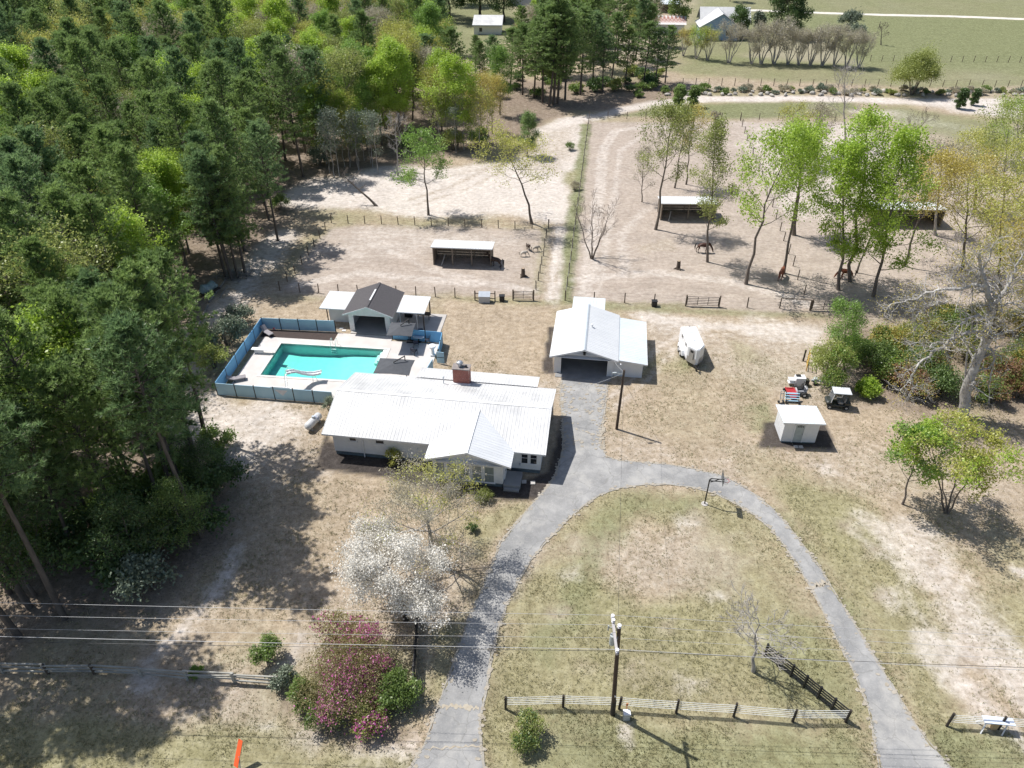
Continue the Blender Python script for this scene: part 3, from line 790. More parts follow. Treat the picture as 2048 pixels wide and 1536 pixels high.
f = MB().box((15.6, -1.1, 1.45), (.08, .95, 2.05)); d = part('door', f, WHITE, house)
part('handle', MB().sphere((15.66, -1.45, 1.4), .035), BLACK, d)
mb = MB(); mb.box((16.72, -.12, 1.0), (.12, .1, .18)); part('meter_box', mb, TRIM, house)
# chimney
ch = MB(); ch.box((10.0, 8.55, 2.35), (1.56, .85, 4.5)); chim = part('chimney', ch, BRICKM, house)
mb = MB(); mb.box((10.0, 8.55, 4.645), (1.7, .98, .09)); part('chimney_crown', mb, M('mortar_cap', (.30, .265, .25), (.2, .18, .17), 4, .9), chim)
mb = MB(); mb.tube([(9.85, 8.6, 4.69), (9.85, 8.6, 4.95)], .2, 10); mb.sphere((9.85, 8.6, 5.08), (.3, .3, .2), 10, 6)
for k in range(8):
    a = k * math.pi / 4; mb.bar((9.85 + .28 * math.cos(a), 8.6 + .28 * math.sin(a), 4.92), (9.85 + .33 * math.cos(a + .3), 8.6 + .33 * math.sin(a + .3), 5.2), .03)
part('chimney_cap', mb, M('galvanised', (.55, .57, .60), (.4, .42, .45), 5, .35, metal=.7), chim)
mb = MB(); mb.tube([(10.45, 8.5, 4.69), (10.45, 8.5, 4.9)], .12, 8); part('flue', mb, BLACK, chim)
mb = MB(); mb.box((10.0, 8.02, 3.03), (1.75, .25, .1)); part('flashing', mb, WHITE, chim)
mb = MB(); mb.tube([(8.35, 7.9, 2.95), (8.35, 7.9, 3.75)], .05, 7); mb.sphere((8.35, 7.9, 3.78), (.1, .1, .06), 8, 4); part('vent_pipe', mb, TRIM, house)
# lower back room
mb = MB(); mb.prism([(5.7, 8.36), (16.9, 8.36), (16.9, 10.6), (5.7, 10.6)], -.3, 2.42); part('back_room', mb, SIDING, house)
roof_slope(house, (17.2, 11.0, 2.46), (-11.8, 0, 0), (0, -2.15, .36), ROOFW, .93)

# ------------------------------------------------------------------ garage
gar = thing('garage', 'white garage with open dark doorway, ribbed white roof and a lower lean-to on its right', 'garage', (4.34, 62.60, 0), RAD(-7.5))
mb = MB()
t = .15; GW, GD, GZ = 6.1, 8.05, 2.36
mb.box((.36, t / 2, GZ / 2), (.72, t, GZ)); mb.box((5.78, t / 2, GZ / 2), (.64, t, GZ)); mb.box((3.09, t / 2, 2.26), (4.74, t, .2))
mb.box((t / 2, GD / 2 + t / 2 + .002, GZ / 2), (t, GD - t, GZ)); mb.box((GW - t / 2, GD / 2 + t / 2 + .002, GZ / 2), (t, GD - t, GZ)); mb.box((GW / 2, GD - t / 2, GZ / 2), (GW - 2 * t, t, GZ))
for v in (0, GD - t): mb.extrude([(0, v, GZ + .002), (GW, v, GZ + .002), (GW / 2, v, 3.38)], (0, t, 0))
part('wall', mb, SIDING, gar)
mb = MB(); mb.box((.645, -.02, 1.08), (.15, .06, 2.16)); mb.box((5.535, -.02, 1.08), (.15, .06, 2.16)); mb.box((3.09, -.02, 2.23), (5.04, .06, .14)); part('door_frame', mb, WHITE, gar)
part('floor_slab', MB().box((GW / 2, GD / 2 - .5, .03), (GW - .4, GD + .6, .07)), CONCD, gar)
mb = MB(); mb.box((3.05, 7.6, .9), (5.2, .5, 1.7)); mb.box((.6, 5.0, .7), (.6, 3.0, 1.3)); part('shelf', mb, DARK, gar)
gable_roof(gar, -.42, 6.5, -.7, 8.5, 2.4, 3.5, ROOFG, 'v', cap=TRIM)
mb = MB(); mb.bar((-.42, -.72, 2.37), (3.04, -.72, 3.45), .03, .17); mb.bar((6.5, -.72, 2.37), (3.04, -.72, 3.45), .03, .17); mb.box((-.44, 3.9, 2.36), (.03, 9.2, .12)); part('fascia', mb, WHITE, gar)
mb = MB(); mb.box((3.04, -.4, 2.39), (6.6, .55, .03)); part('soffit', mb, WHITE, gar)
mb = MB(); mb.tube([(3.6, 4.1, 3.25), (3.6, 4.1, 3.6)], .07, 7); mb.sphere((3.6, 4.1, 3.62), (.13, .13, .08), 8, 5); part('vent_pipe', mb, WHITE, gar)
mb = MB(); mb.bar((3.05, -.02, 2.86), (3.05, -.2, 2.86), .04); mb.box((3.05, -.28, 2.78), (.26, .2, .32), bev=.04); mb.add([(2.88, -.43, 2.95), (3.22, -.43, 2.95), (3.22, -.13, 2.95), (2.88, -.13, 2.95), (3.05, -.28, 3.08)], [(0, 1, 4), (1, 2, 4), (2, 3, 4), (3, 0, 4), (3, 2, 1, 0)])
part('lantern', mb, BLACK, gar)
mb = MB(); mb.prism([(6.12, .2), (9.05, .2), (9.05, 7.75), (6.12, 7.75)], 0, 1.98); part('lean_to_wall', mb, WHITE, gar)
roof_slope(gar, (9.42, -.35, 2.0), (0, 8.45, 0), (-2.9, 0, .34), ROOFB, .93)
mb = MB(); mb.bar((9.44, -.36, 1.97), (6.5, -.36, 2.31), .03, .14); mb.box((9.44, 3.9, 1.96), (.03, 8.5, .12)); part('lean_to_fascia', mb, WHITE, gar)
mb = MB(); mb.bar((6.45, -.55, 2.4), (6.45, -.55, 1.9), .07); mb.bar((6.52, -.3, 2.36), (6.52, 8.3, 2.36), .05, .04); part('gutter', mb, TRIM, gar)
roof_slope(gar, (4.85, 12.5, 2.15), (-3.65, 0, 0), (0, -3.95, .3), ROOFB, .93)
mb = MB()
for u in (1.4, 4.65):
    mb.box((u, 12.3, 1.05), (.1, .1, 2.1))
part('rear_post', mb, WHITE, gar)
mb = MB(); mb.bar((6.0, -.05, 2.0), (6.7, -.55, 2.05), .05); mb.sphere((6.74, -.58, 2.03), (.12, .12, .07), 8, 5); part('wall_lamp', mb, WHITE, gar)

# ------------------------------------------------------------------ pool house
ph = thing('pool_house', 'white pool house with dark shingle gable roof, open front and white side roofs', 'pool house', (-18.0, 70.68, 0), RAD(-6.5))
u0, u1, D, Z, t = -.25, 4.45, 5.0, 2.34, .14; uc = (u0 + u1) / 2
mb = MB()
mb.box((u0 + .275, t / 2, Z / 2), (.55, t, Z)); mb.box((u1 - .275, t / 2, Z / 2), (.55, t, Z)); mb.box((uc, t / 2, 2.23), (3.6, t, .22))
mb.box((u0 + t / 2, D / 2 + t / 2 + .002, Z / 2), (t, D - t, Z)); mb.box((u1 - t / 2, D / 2 + t / 2 + .002, Z / 2), (t, D - t, Z)); mb.box((uc, D - t / 2, Z / 2), (u1 - u0 - 2 * t, t, Z))
for v in (0, D - t): mb.extrude([(u0, v, Z + .002), (u1, v, Z + .002), (uc, v, 3.36)], (0, t, 0))
part('wall', mb, SIDING, ph)
part('floor_slab', MB().box((uc, D / 2 - .3, .05), (4.4, D + .4, .07)), CONC, ph)
SHING = M('shingle_dark', (.098, .092, .096), (.07, .066, .07), 6, .9, bmp=.5, bscale=16, stretch=(1, 1, 4))
def shingle_rows(root, p0, along, up, rows=14):
    p0, along, up = Vector(p0), Vector(along), Vector(up); nrm = along.cross(up).normalized(); mb = MB()
    dz = up / rows
    for i in range(rows):
        a = p0 + dz * i + nrm * .028; b = p0 + dz * (i + 1.12) + nrm * .006
        mb.add([a, a + along, b + along, b, a - nrm * .03, a + along - nrm * .03], [(0, 1, 2, 3), (4, 5, 1, 0)])
    base = [p0, p0 + along, p0 + along + up, p0 + up]
    mb.extrude(base, -nrm * .06)
    part('roof', mb, SHING, root)
shingle_rows(ph, (u0 - .5, 5.3, 2.38), (0, -5.75, 0), (uc - u0 + .5, 0, 1.12))
shingle_rows(ph, (u1 + .5, -.45, 2.38), (0, 5.75, 0), (uc - u1 - .5, 0, 1.12))
part('ridge_strip', MB().bar((uc, 1.1, 3.545), (uc, 3.6, 3.545), .17, .05), WHITE, ph)
part('ridge_cap', MB().bar((uc, -.44, 3.515), (uc, 5.3, 3.515), .26, .04), SHING, ph)
mb = MB(); mb.bar((u0 - .5, -.47, 2.34), (uc, -.47, 3.45), .03, .16); mb.bar((u1 + .5, -.47, 2.34), (uc, -.47, 3.45), .03, .16); part('fascia', mb, WHITE, ph)
BLUECH = M('blue_fabric', (.05, .16, .27), (.04, .11, .2), 3, .8)
for k, u in enumerate((1.0, 2.95)):
    mb = MB(); mb.box((u, 3.6, .45), (.6, .6, .1)); mb.box((u, 3.9, .8), (.6, .1, .7))
    for a, b in ((-.26, -.26), (.26, -.26), (.26, .26), (-.26, .26)): mb.box((u + a, 3.6 + b, .2), (.05, .05, .4))
    o = part('lounge_chair', mb, BLUECH, None)
    o.matrix_world = Matrix.Translation(ph.location) @ Matrix.Rotation(RAD(-6.5), 4, 'Z')
    tag(o, ['blue armchair inside the pool house, left of the two', 'blue armchair inside the pool house, right of the two'][k], 'chair')
mb = MB(); mb.prism([(-3.2, 1.9), (-.27, 1.9), (-.27, 4.6), (-3.2, 4.6)], 0, 2.2); part('side_room', mb, WHITE, ph)
roof_slope(ph, (-3.85, .9, 2.26), (3.28, 0, 0), (0, 3.9, .06), ROOFG, .9, .012)
part('side_fascia', MB().box((-2.21, .885, 2.22), (3.3, .03, .12)), WHITE, ph)
part('corner_post', MB().box((-3.35, 1.72, 1.1), (.1, .1, 2.2)), WOODD, ph)
roof_slope(ph, (4.99, 1.0, 2.28), (3.2, 0, 0), (0, 3.7, .08), ROOFG, .9, .012)
part('patio_fascia', MB().box((6.59, .985, 2.24), (3.22, .03, .12)), WHITE, ph)
for (u, v, w) in ((8.0, 1.15, .12), (7.25, 1.15, .06), (8.0, 4.5, .12), (5.3, 1.2, .05)):
    part('post', MB().box((u, v, 1.12), (w, w, 2.24)), WOODD if w > .1 else WHITE, ph)
part('patio_slab', MB().box((7.2, 2.6, .025), (5.4, 4.3, .09)), CONC, ph)
mb = MB(); mb.box((5.6, 3.9, .6), (.9, .7, 1.1), bev=.05); mb.box((5.6, 3.9, 1.2), (.7, .6, .12), bev=.03)
o = part('grill', mb, BLACK, None); o.matrix_world = Matrix.Translation(ph.location) @ Matrix.Rotation(RAD(-6.5), 4, 'Z'); tag(o, 'black barbecue grill under the patio roof beside the pool house', 'grill')
mb = MB(); mb.box((7.4, 3.6, .7), (1.6, .8, .06)); 
for a, b in ((-.7, -.3), (.7, -.3), (.7, .3), (-.7, .3)): mb.box((7.4 + a, 3.6 + b, .36), (.06, .06, .66))
o = part('table', mb, WOODD, None); o.matrix_world = Matrix.Translation(ph.location) @ Matrix.Rotation(RAD(-6.5), 4, 'Z'); tag(o, 'dark wooden table in the shade of the patio roof', 'table')

# ------------------------------------------------------------------ pool
POOL_RZ = RAD(-6.0); PO = Vector((-25.38, 68.05, 0))
PMTX = Matrix.Translation(PO) @ Matrix.Rotation(POOL_RZ, 4, 'Z')
PLX, PLY = 11.9, 6.05
deck = MB()
zt = .07
for (a, b, c, d) in ((-2.35, -9.1, 0, 1.15), (0, 0, 5.6, 1.15), (5.6, 0, PLX, 2.75), (0, -9.1, PLX, -PLY), (PLX, -9.1, 17.3, 1.75)):
    deck.box(((a + c) / 2, (b + d) / 2, zt / 2 - .1), (c - a, d - b, zt + .2))
deckm = M('pool_deck', (.60, .565, .535), (.50, .47, .445), .7, .9, bmp=.15)
me = deck.mesh('pool_deck', deckm); o = structure('pool_deck', me); o.matrix_world = PMTX
# hole for the basin is cut from the ground mesh
inv = PMTX.inverted()
cent = np.stack([(GX[:-1, :-1] + GX[1:, 1:]) / 2, (GY[:-1, :-1] + GY[1:, 1:]) / 2], -1).reshape(-1, 2)
near = np.where((abs(cent[:, 0] + 19.5) < 9) & (abs(cent[:, 1] - 64.5) < 7))[0]
kill = [int(i) for i in near if -.28 < (q := inv @ Vector((cent[i, 0], cent[i, 1], 0))).x < PLX + .28 and -PLY - .28 < q.y < .28]
import bmesh
bm = bmesh.new(); bm.from_mesh(gme); bm.faces.ensure_lookup_table()
bmesh.ops.delete(bm, geom=[bm.faces[i] for i in kill], context='FACES'); bm.to_mesh(gme); bm.free()
pool = thing('swimming_pool', 'rectangular turquoise swimming pool in a pale concrete deck', 'swimming pool', PO, POOL_RZ)
prof = [(0, -1.1), (2.2, -1.3), (5.6, -1.22), (8.2, -.95), (PLX, -.85)]
mb = MB(); k = len(prof)
vs = []
for u, z in prof: vs += [(u, 0, z), (u, -PLY, z), (u, 0, .06), (u, -PLY, .06)]
fs = []
for i in range(k - 1):
    a, b = i * 4, i * 4 + 4
    fs += [(a, a + 1, b + 1, b), (a, b, b + 2, a + 2), (a + 1, a + 3, b + 3, b + 1)]
fs += [(0, 2, 3, 1), ((k - 1) * 4, (k - 1) * 4 + 1, (k - 1) * 4 + 3, (k - 1) * 4 + 2)]
mb.add(vs, fs)
part('basin', mb, M('pool_plaster', (.68, .74, .72), (.60, .66, .65), 1.5, .8), pool)
mb = MB(); cw = .3
for (a, b, c, d) in ((-cw, 0, PLX + cw, cw), (-cw, -PLY - cw, PLX + cw, -PLY), (-cw, -PLY, 0, 0), (PLX, -PLY, PLX + cw, 0)):
    mb.box(((a + c) / 2, (b + d) / 2, .085), (c - a, d - b, .05))
part('coping', mb, M('coping_stone', (.66, .63, .60), (.56, .53, .50), 2, .85), pool)
mb = MB()
for i in range(3): mb.box((PLX - .2 - .35 * i, -.9, -.35 - .25 * i), (.38, 1.7, .3 + .2 * (3 - i)))
part('step', mb, MATS['pool_plaster'], pool)
def water_mat():
    m, nt, bs, out = new_mat('pool_water'); nt.nodes.remove(bs)
    tr = nt.nodes.new('ShaderNodeBsdfTransparent'); tr.inputs['Color'].default_value = (.88, 1, .98, 1)
    gl = nt.nodes.new('ShaderNodeBsdfGlossy'); gl.inputs['Roughness'].default_value = .04
    fr = nt.nodes.new('ShaderNodeFresnel'); fr.inputs['IOR'].default_value = 1.33
    geo = nt.nodes.new('ShaderNodeNewGeometry')
    f = noise(nt, 1.6, 3, .6)
    b = nt.nodes.new('ShaderNodeBump'); b.inputs['Strength'].default_value = .25; b.inputs['Distance'].default_value = .05
    nt.links.new(f, b.inputs['Height']); nt.links.new(b.outputs['Normal'], gl.inputs['Normal']); nt.links.new(b.outputs['Normal'], fr.inputs['Normal'])
    mx = nt.nodes.new('ShaderNodeMixShader'); nt.links.new(math_n(nt, 'MULTIPLY', fr.outputs[0], math_n(nt, 'SUBTRACT', 1.0, geo.outputs['Backfacing'])), mx.inputs[0]); nt.links.new(tr.outputs[0], mx.inputs[1]); nt.links.new(gl.outputs[0], mx.inputs[2])
    va = nt.nodes.new('ShaderNodeVolumeAbsorption'); va.inputs['Color'].default_value = (.12, .955, .89, 1); va.inputs['Density'].default_value = .34
    nt.links.new(mx.outputs[0], out.inputs['Surface']); nt.links.new(va.outputs[0], out.inputs['Volume'])
    return m
mb = MB(); e = .006; zw = -.09
vs = []
for u, z in prof: vs += [(u, -e, z + e), (u, -PLY + e, z + e), (u, -e, zw), (u, -PLY + e, zw)]
vs = [(min(max(x, e), PLX - e), y, z) for x, y, z in vs]
fs = []
for i in range(k - 1):
    a, b = i * 4, i * 4 + 4
    fs += [(a, b, b + 1, a + 1), (a, a + 2, b + 2, b), (a + 1, b + 1, b + 3, a + 3), (a + 2, a + 3, b + 3, b + 2)]
fs += [(0, 1, 3, 2), ((k - 1) * 4, (k - 1) * 4 + 2, (k - 1) * 4 + 3, (k - 1) * 4 + 1)]
part('water', MB().add(vs, fs), water_mat(), pool)
CHROME = M('chrome', (.7, .71, .72), (.6, .6, .62), 3, .25, metal=.9)
PLAST = M('white_plastic', (.80, .81, .82), (.72, .74, .75), 2, .45)
# ladder
lad = thing('pool_ladder', 'chrome ladder at the far edge of the turquoise pool', 'ladder', PMTX @ Vector((5.9, 0, .1)), POOL_RZ)
for s in (-.28, .28):
    part('rail', MB().tube([(s, .55, 0), (s, .5, .75), (s, .25, .88), (s, -.05, .7), (s, -.1, -.9)], .025, 6), CHROME, lad)
for i in range(3): part('step', MB().box((0, -.12, -.3 - .28 * i), (.54, .12, .03)), PLAST, lad)
# diving board
dv = thing('diving_board', 'white diving board on the left edge of the pool', 'diving board', PMTX @ Vector((-1.85, -2.05, .07)), POOL_RZ)
part('board', MB().box((.75, 0, .52), (2.7, .5, .07), bev=.02), PLAST, dv)
part('stand', MB().box((.15, 0, .24), (.9, .36, .48), bev=.03), WHITE, dv)
# slide
sl = thing('pool_slide', 'white curved water slide at the near edge of the pool', 'slide', PMTX @ Vector((3.95, -8.1, .07)), POOL_RZ)
path = [(-.05, 0, 1.95), (.25, .15, 2.0), (.6, .5, 1.85), (1.0, .95, 1.35), (1.45, 1.35, 1.0), (1.95, 1.6, .85), (2.5, 1.75, .9), (2.75, 1.78, .98)]
mb = MB()
for i in range(len(path) - 1):
    a, b = Vector(path[i]), Vector(path[i + 1]); d = (b - a); h = Vector((-d.y, d.x, 0)).normalized()
    for s, w, z in ((-1, .06, .17), (1, .06, .17), (0, .42, 0)):
        p, q = a + h * .23 * s + Vector((0, 0, z / 2)), b + h * .27 * s + Vector((0, 0, z / 2)); e2 = (q - p) * .04
        mb.bar(p - e2, q + e2, w if s else .42, z + .04 if s else .04)
part('chute', mb, PLAST, sl)
mb = MB()
for s in (-.25, .25):
    mb.tube([(-.35, -.15 + s, 0), (-.12, -.1 + s, 1.95), (.05, s, 2.55), (.35, .15 + s, 2.3)], .03, 6)
mb.tube([(1.9, 1.3, 0), (1.95, 1.5, .85)], .03, 6); mb.tube([(2.1, 1.9, 0), (1.98, 1.7, .85)], .03, 6)
part('leg', mb, PLAST, sl)
for i in range(6): part('step', MB().box((-.33 + .035 * i, -.14, .3 + .3 * i), (.1, .46, .03)), PLAST, sl)
# umbrellas
UMB = M('umbrella_grey', (.085, .09, .10), (.066, .07, .078), 2, .85)
def umbrella(loc, rz, w, d, z, label, side):
    r = thing('cantilever_umbrella', label, 'umbrella', loc, rz, 'umbrellas by the pool')
    mb = MB(); n = 0
    vs = [(0, 0, .42)]
    for a in range(4):
        for t in (0, .5):
            p = [(-w / 2, -d / 2), (w / 2, -d / 2), (w / 2, d / 2), (-w / 2, d / 2)]
            q0, q1 = p[a], p[(a + 1) % 4]; x, y = q0[0] + (q1[0] - q0[0]) * t, q0[1] + (q1[1] - q0[1]) * t
            if t: x *= .97; y *= .97
            vs.append((x, y, 0 if t == 0 else .06))
    m = len(vs); vs += [(x, y, zz - .025) for x, y, zz in vs]
    fs = [(0, 1 + i, 1 + (i + 1) % 8) for i in range(8)] + [(m, m + 1 + (i + 1) % 8, m + 1 + i) for i in range(8)] + [(1 + i, m + 1 + i, m + 1 + (i + 1) % 8, 1 + (i + 1) % 8) for i in range(8)]
    mb.add([(x, y, zz + z) for x, y, zz in vs], fs)
    part('canopy', mb, UMB, r)
    for sx in (-1, 1):
        for sy in (-1, 1): part('rib', MB().bar((0, 0, z + .36), (sx * w / 2 * .96, sy * d / 2 * .96, z - .02), .025), BLACK, r)
    mx, my = side
    part('pole', MB().tube([(mx, my, 0), (mx, my, z + .75)], .05, 8), BLACK, r)
    part('arm', MB().bar((mx, my, z + .72), (0, 0, z + .55), .08, .08).bar((0, 0, z + .6), (0, 0, z + .3), .06), BLACK, r)
    part('base', MB().box((mx, my, .05), (.8, .8, .1), bev=.03), BLACK, r)
umbrella((-11.72, 60.25, .07), RAD(-6), 3.6, 2.7, 2.3, 'large dark grey umbrella over the near right end of the pool', (.9, .9))
umbrella((-11.95, 67.6, .07), RAD(-3), 2.75, 2.7, 2.1, 'dark grey umbrella beside the pool house doorway, shading the table', (.7, .95))
GREYCU = M('cushion_grey', (.30, .28, .29), (.24, .225, .235), 3, .9)
def lounger(px, py, rz, label, back):
    p = G(px, py); r = thing('sun_lounger', label, 'sun lounger', (p.x, p.y, .07), rz, 'sun loungers on the pool deck')
    part('seat', MB().box((.5, 0, .34), (1.25, .62, .1), bev=.03), GREYCU, r)
    part('backrest', MB().bar((-.1, 0, .36), (-.1 - .68 * math.cos(back), 0, .36 + .68 * math.sin(back)), .6, .09), GREYCU, r)
    for a in (-.0, 1.0):
        for b in (-.26, .26): part('leg', MB().box((a, b, .15), (.05, .05, .3)), BLACK, r)
lounger(533, 668, RAD(-42), 'grey sun lounger in the far left corner of the pool fence', RAD(50))
lounger(470, 763, RAD(20), 'grey sun lounger in the near left corner of the pool fence', RAD(25))
# table and chairs by the pool house
p = G(837, 674, .7); tb = thing('patio_table', 'pale oval garden table under the umbrella by the pool house', 'table', (p.x, p.y, .07), 0)
mb = MB(); mb.tube([(0, 0, .66), (0, 0, .7)], .55, 16); tp = part('tabletop', mb, M('table_glass', (.62, .68, .72), (.55, .6, .64), 2, .2), tb); tp.scale = (1.15, .8, 1)
part('leg', MB().tube([(0, 0, 0), (0, 0, .66)], .06, 8).tube([(0, 0, 0), (0, 0, .04)], .3, 10), BLACK, tb)
NAVY = M('chair_navy', (.03, .035, .06), (.045, .05, .08), 3, .7)
def patio_chair(x, y, rz, label, z=.07):
    r = thing('patio_chair', label, 'chair', (x, y, z), rz, 'dark chairs round the pool')
    part('seat', MB().box((0, 0, .42), (.52, .5, .06), bev=.02), NAVY, r)
    mb = MB(); mb.bar((0, .25, .42), (0, .36, .95), .52, .05); part('backrest', mb, NAVY, r)
    mb = MB()
    for a in (-.24, .24):
        mb.bar((a, -.22, 0), (a, -.2, .62), .04); mb.bar((a, .28, 0), (a, .24, .62), .04); mb.bar((a, -.24, .62), (a, .28, .62), .05, .04)
    part('frame', mb, BLACK, r)
patio_chair(p.x + .1, p.y + .95, 0, 'dark chair behind the pale oval garden table')
patio_chair(p.x + .95, p.y - .1, RAD(-90), 'dark chair at the right end of the pale oval garden table')
patio_chair(p.x - .2, p.y - .85, RAD(180), 'dark chair at the near side of the pale oval garden table')
q = G(829, 709); patio_chair(q.x, q.y, RAD(150), 'black wire chair standing alone in the umbrella shadow on the deck')
q = G(811, 678); r = thing('bench', 'low dark bench beside the umbrella on the pool deck', 'bench', (q.x, q.y, .07), RAD(-4))
part('seat', MB().box((0, 0, .36), (1.5, .45, .12), bev=.03), NAVY, r)
for a in (-.65, .65): part('leg', MB().box((a, 0, .15), (.08, .4, .3)), BLACK, r)
q = G(863, 681); o = part('storage_box', MB().box((0, 0, .2), (.6, .42, .4), bev=.03), PLAST, None); o.location = (q.x, q.y, .07); tag(o, 'small white box against the right pool fence', 'box')
# small marble fountain column by the east gate
q = G(866, 712); r = thing('garden_urn', 'white ornamental urn column by the right pool gate', 'urn', (q.x, q.y, .07), 0)
part('pedestal', MB().box((0, 0, .1), (.5, .5, .2)).tube([(0, 0, .2), (0, 0, .9)], [.2, .14], 10), WHITE, r)
part('bowl', MB().tube([(0, 0, .9), (0, 0, 1.0), (0, 0, 1.25), (0, 0, 1.3)], [.12, .3, .42, .36], 12), WHITE, r)
# pool fence: blue-white sheets between dark posts
BLUEP = M('fence_blue', (.20, .46, .70), (.15, .38, .62), .8, .7, stretch=(1, 1, .3))
BLUEL = M('fence_blue_pale', (.40, .60, .72), (.32, .52, .66), .8, .7, stretch=(1, 1, .3))
pf = thing('pool_fence', 'light blue panel fence with dark posts around the pool', 'fence', PO, POOL_RZ)
runs = [((-2.96, -9.72), (9.0, -9.95), 6, BLUEL), ((-2.96, -9.72), (-3.14, 2.82), 5, BLUEP), ((-3.14, 2.82), (5.25, 3.05), 4, BLUEL), ((11.95, 2.25), (17.63, 1.95), 3, BLUEP), ((17.63, 1.95), (17.85, -1.5), 2, BLUEP)]
for a, b, n, mt in runs:
    a, b = Vector((*a, 0)), Vector((*b, 0)); d = b - a
    for i in range(n):
        p, q = a + d * (i / n), a + d * ((i + 1) / n); e = d.normalized() * .05
        part('panel', MB().bar(p + e + Vector((0, 0, .76)), q - e + Vector((0, 0, .76)), .05, 1.42), mt, pf)
    for i in range(n + 1):
        p = a + d * (i / n)
        if i == n and b.x == runs[0][1][0]: continue
        part('post', MB().box((p.x, p.y, .77), (.08, .08, 1.56)), BLACK, pf)
for (a, b) in (((17.75, -1.9), (18.55, -2.0)), ((17.6, -3.3), (17.3, -5.4))):
    g = part('gate_panel', MB().bar((*a, .78), (*b, .78), .05, 1.4), BLUEL, pf)
    part('brace', MB().bar((a[0], a[1] - .04, .8), (b[0], b[1] - .04, .84), .03, .05), BLACK, g)
# white cloth hung over the front panels
mb = MB(); a = Vector((3.3, -9.86, 1.5)); 
pts = [(2.9, -9.70, 1.54), (4.9, -9.72, 1.54), (4.05, -9.885, .75)]
mb.extrude([(2.75, -9.80, 1.53), (4.75, -9.84, 1.53), (3.95, -9.93, .62)], (0, -.02, 0)); mb.extrude([(2.75, -9.70, 1.52), (4.75, -9.74, 1.52), (4.75, -9.84, 1.53), (2.75, -9.80, 1.53)], (0, 0, .02))
o = part('towel', mb, M('cloth_white', (.72, .72, .73), (.6, .6, .62), 3, .9), None); o.matrix_world = PMTX; tag(o, 'white cloth draped in a point over the near pool fence', 'cloth')
for k, (px, py) in enumerate(((683, 657), (688, 661.5))):
    p = G(px, py); o = part('stepping_stone', MB().box((0, 0, .03), (.42, .3, .06), bev=.015), WHITE, None); o.location = (p.x, p.y, .005); tag(o, ['white stepping stone nearer the side room of the pool house', 'white stepping stone nearer the pool deck corner'][k], 'stone')
o = structure('planting_bed', MB().prism([(-2.9, 1.2), (5.5, 1.2), (5.5, 2.75), (-2.9, 2.7)], -.02, .03).mesh('planting_bed', M('mulch_brown', (.075, .055, .048), (.045, .034, .03), 7, .95))); o.matrix_world = PMTX
p = G(549, 660); o = part('beach_ball', MB().sphere((0, 0, .16), .16, 10, 8), M('ball_red', (.6, .08, .1), (.75, .6, .6), 4, .5, lo=.45, hi=.5), None, True); o.location = (p.x, p.y, .03); tag(o, 'small red ball in the dark bed by the far pool fence', 'ball')

# ------------------------------------------------------------------ run-in shelters and garden shed
def shelter(name, a, b, depth, zf, zb, bays, label, mat=WOODG):
    A, B = G(*a), G(*b); d = B - A; L = d.length; rz = math.atan2(d.y, d.x)
    r = thing('horse_shelter', label, 'shelter', A, rz, 'open-fronted horse shelters')
    nb = 8
    for i in range(int(L / .2)):                          # upright boards of the back
        if L > 0: pass
    mb = MB()
    for i in range(6): part('back_board', MB().box((L / 2, depth, .17 + i * .37), (L, .04, .34)), mat, r)
    for u in (0, L):
        for i in range(6): part('side_board', MB().box((u, depth / 2 + .06, .17 + i * .37), (.04, depth - .06, .34)), mat, r)
    for i in range(bays + 1):
        u = L * i / bays
        part('post', MB().box((u, .0, zf / 2), (.15, .15, zf)), mat, r)
        part('rear_post', MB().box((u, depth - .1, zb / 2), (.12, .12, zb)), mat, r)
        part('rafter', MB().bar((u, -.25, zf - .06), (u, depth + .15, zb - .06), .06, .12), mat, r)
    part('header', MB().box((L / 2, -.03, zf - .2), (L + .2, .06, .2)), mat, r)
    up = Vector((0, depth + .55, zb - zf))
    roof_slope(r, (-.25, -.35, zf + .03), (L + .5, 0, 0), up, ROOFG, .95, .02)
    part('fascia', MB().box((L / 2, -.37, zf - .01), (L + .5, .03, .12)), WHITE, r)
    return r
s1 = shelter('s1', (868, 529), (982, 533.5), 2.5, 2.62, 2.25, 3, 'white roofed three bay horse shelter in the paddock behind the pool house')
s2 = shelter('s2', (1321, 440), (1428, 441), 3.2, 2.65, 2.25, 2, 'white roofed horse shelter behind the trees in the large paddock, two bays')
s3 = shelter('s3', (1738, 452), (1879, 454), 3.2, 2.7, 2.3, 3, 'pale roofed horse shelter half hidden by bright green trees on the right')
for (px, py, lb) in ((883, 531, 'pale plank leaning inside the three bay shelter'), (1337, 443, 'pale plank leaning inside the two bay shelter')):
    p = G(px, py); o = part('plank', MB().bar((0, 0, 0), (.45, 1.3, 1.0), .12, .04), M('plank_pale', (.5, .47, .42), (.4, .37, .33), 4, .9), None); o.location = (p.x, p.y, .03); tag(o, lb, 'plank')
shed = thing('garden_shed', 'small white shed with a sloping white metal roof and grey green door', 'shed', (24.6, 51.43, 0), RAD(-3.6))
mb = MB(); mb.extrude([(0, 0, .15), (0, 2.45, .15), (0, 2.45, 2.34), (0, 0, 2.55)], (3.1, 0, 0)); part('wall', mb, SIDING, shed)
mb = MB(); mb.box((1.55, 1.2, .06), (2.9, 2.3, .2)); part('foundation', mb, FOUND, shed)
roof_slope(shed, (-.33, -.4, 2.62), (3.74, 0, 0), (0, 3.0, -.24), ROOFB, .96, .02)
part('fascia', MB().box((1.54, -.415, 2.59), (3.74, .03, .13)), WHITE, shed)
d = part('door', MB().box((1.42, -.025, 1.2), (.74, .05, 1.95)), M('door_sage', (.42, .46, .45), (.33, .37, .365), 2, .6), shed)
mb = MB()
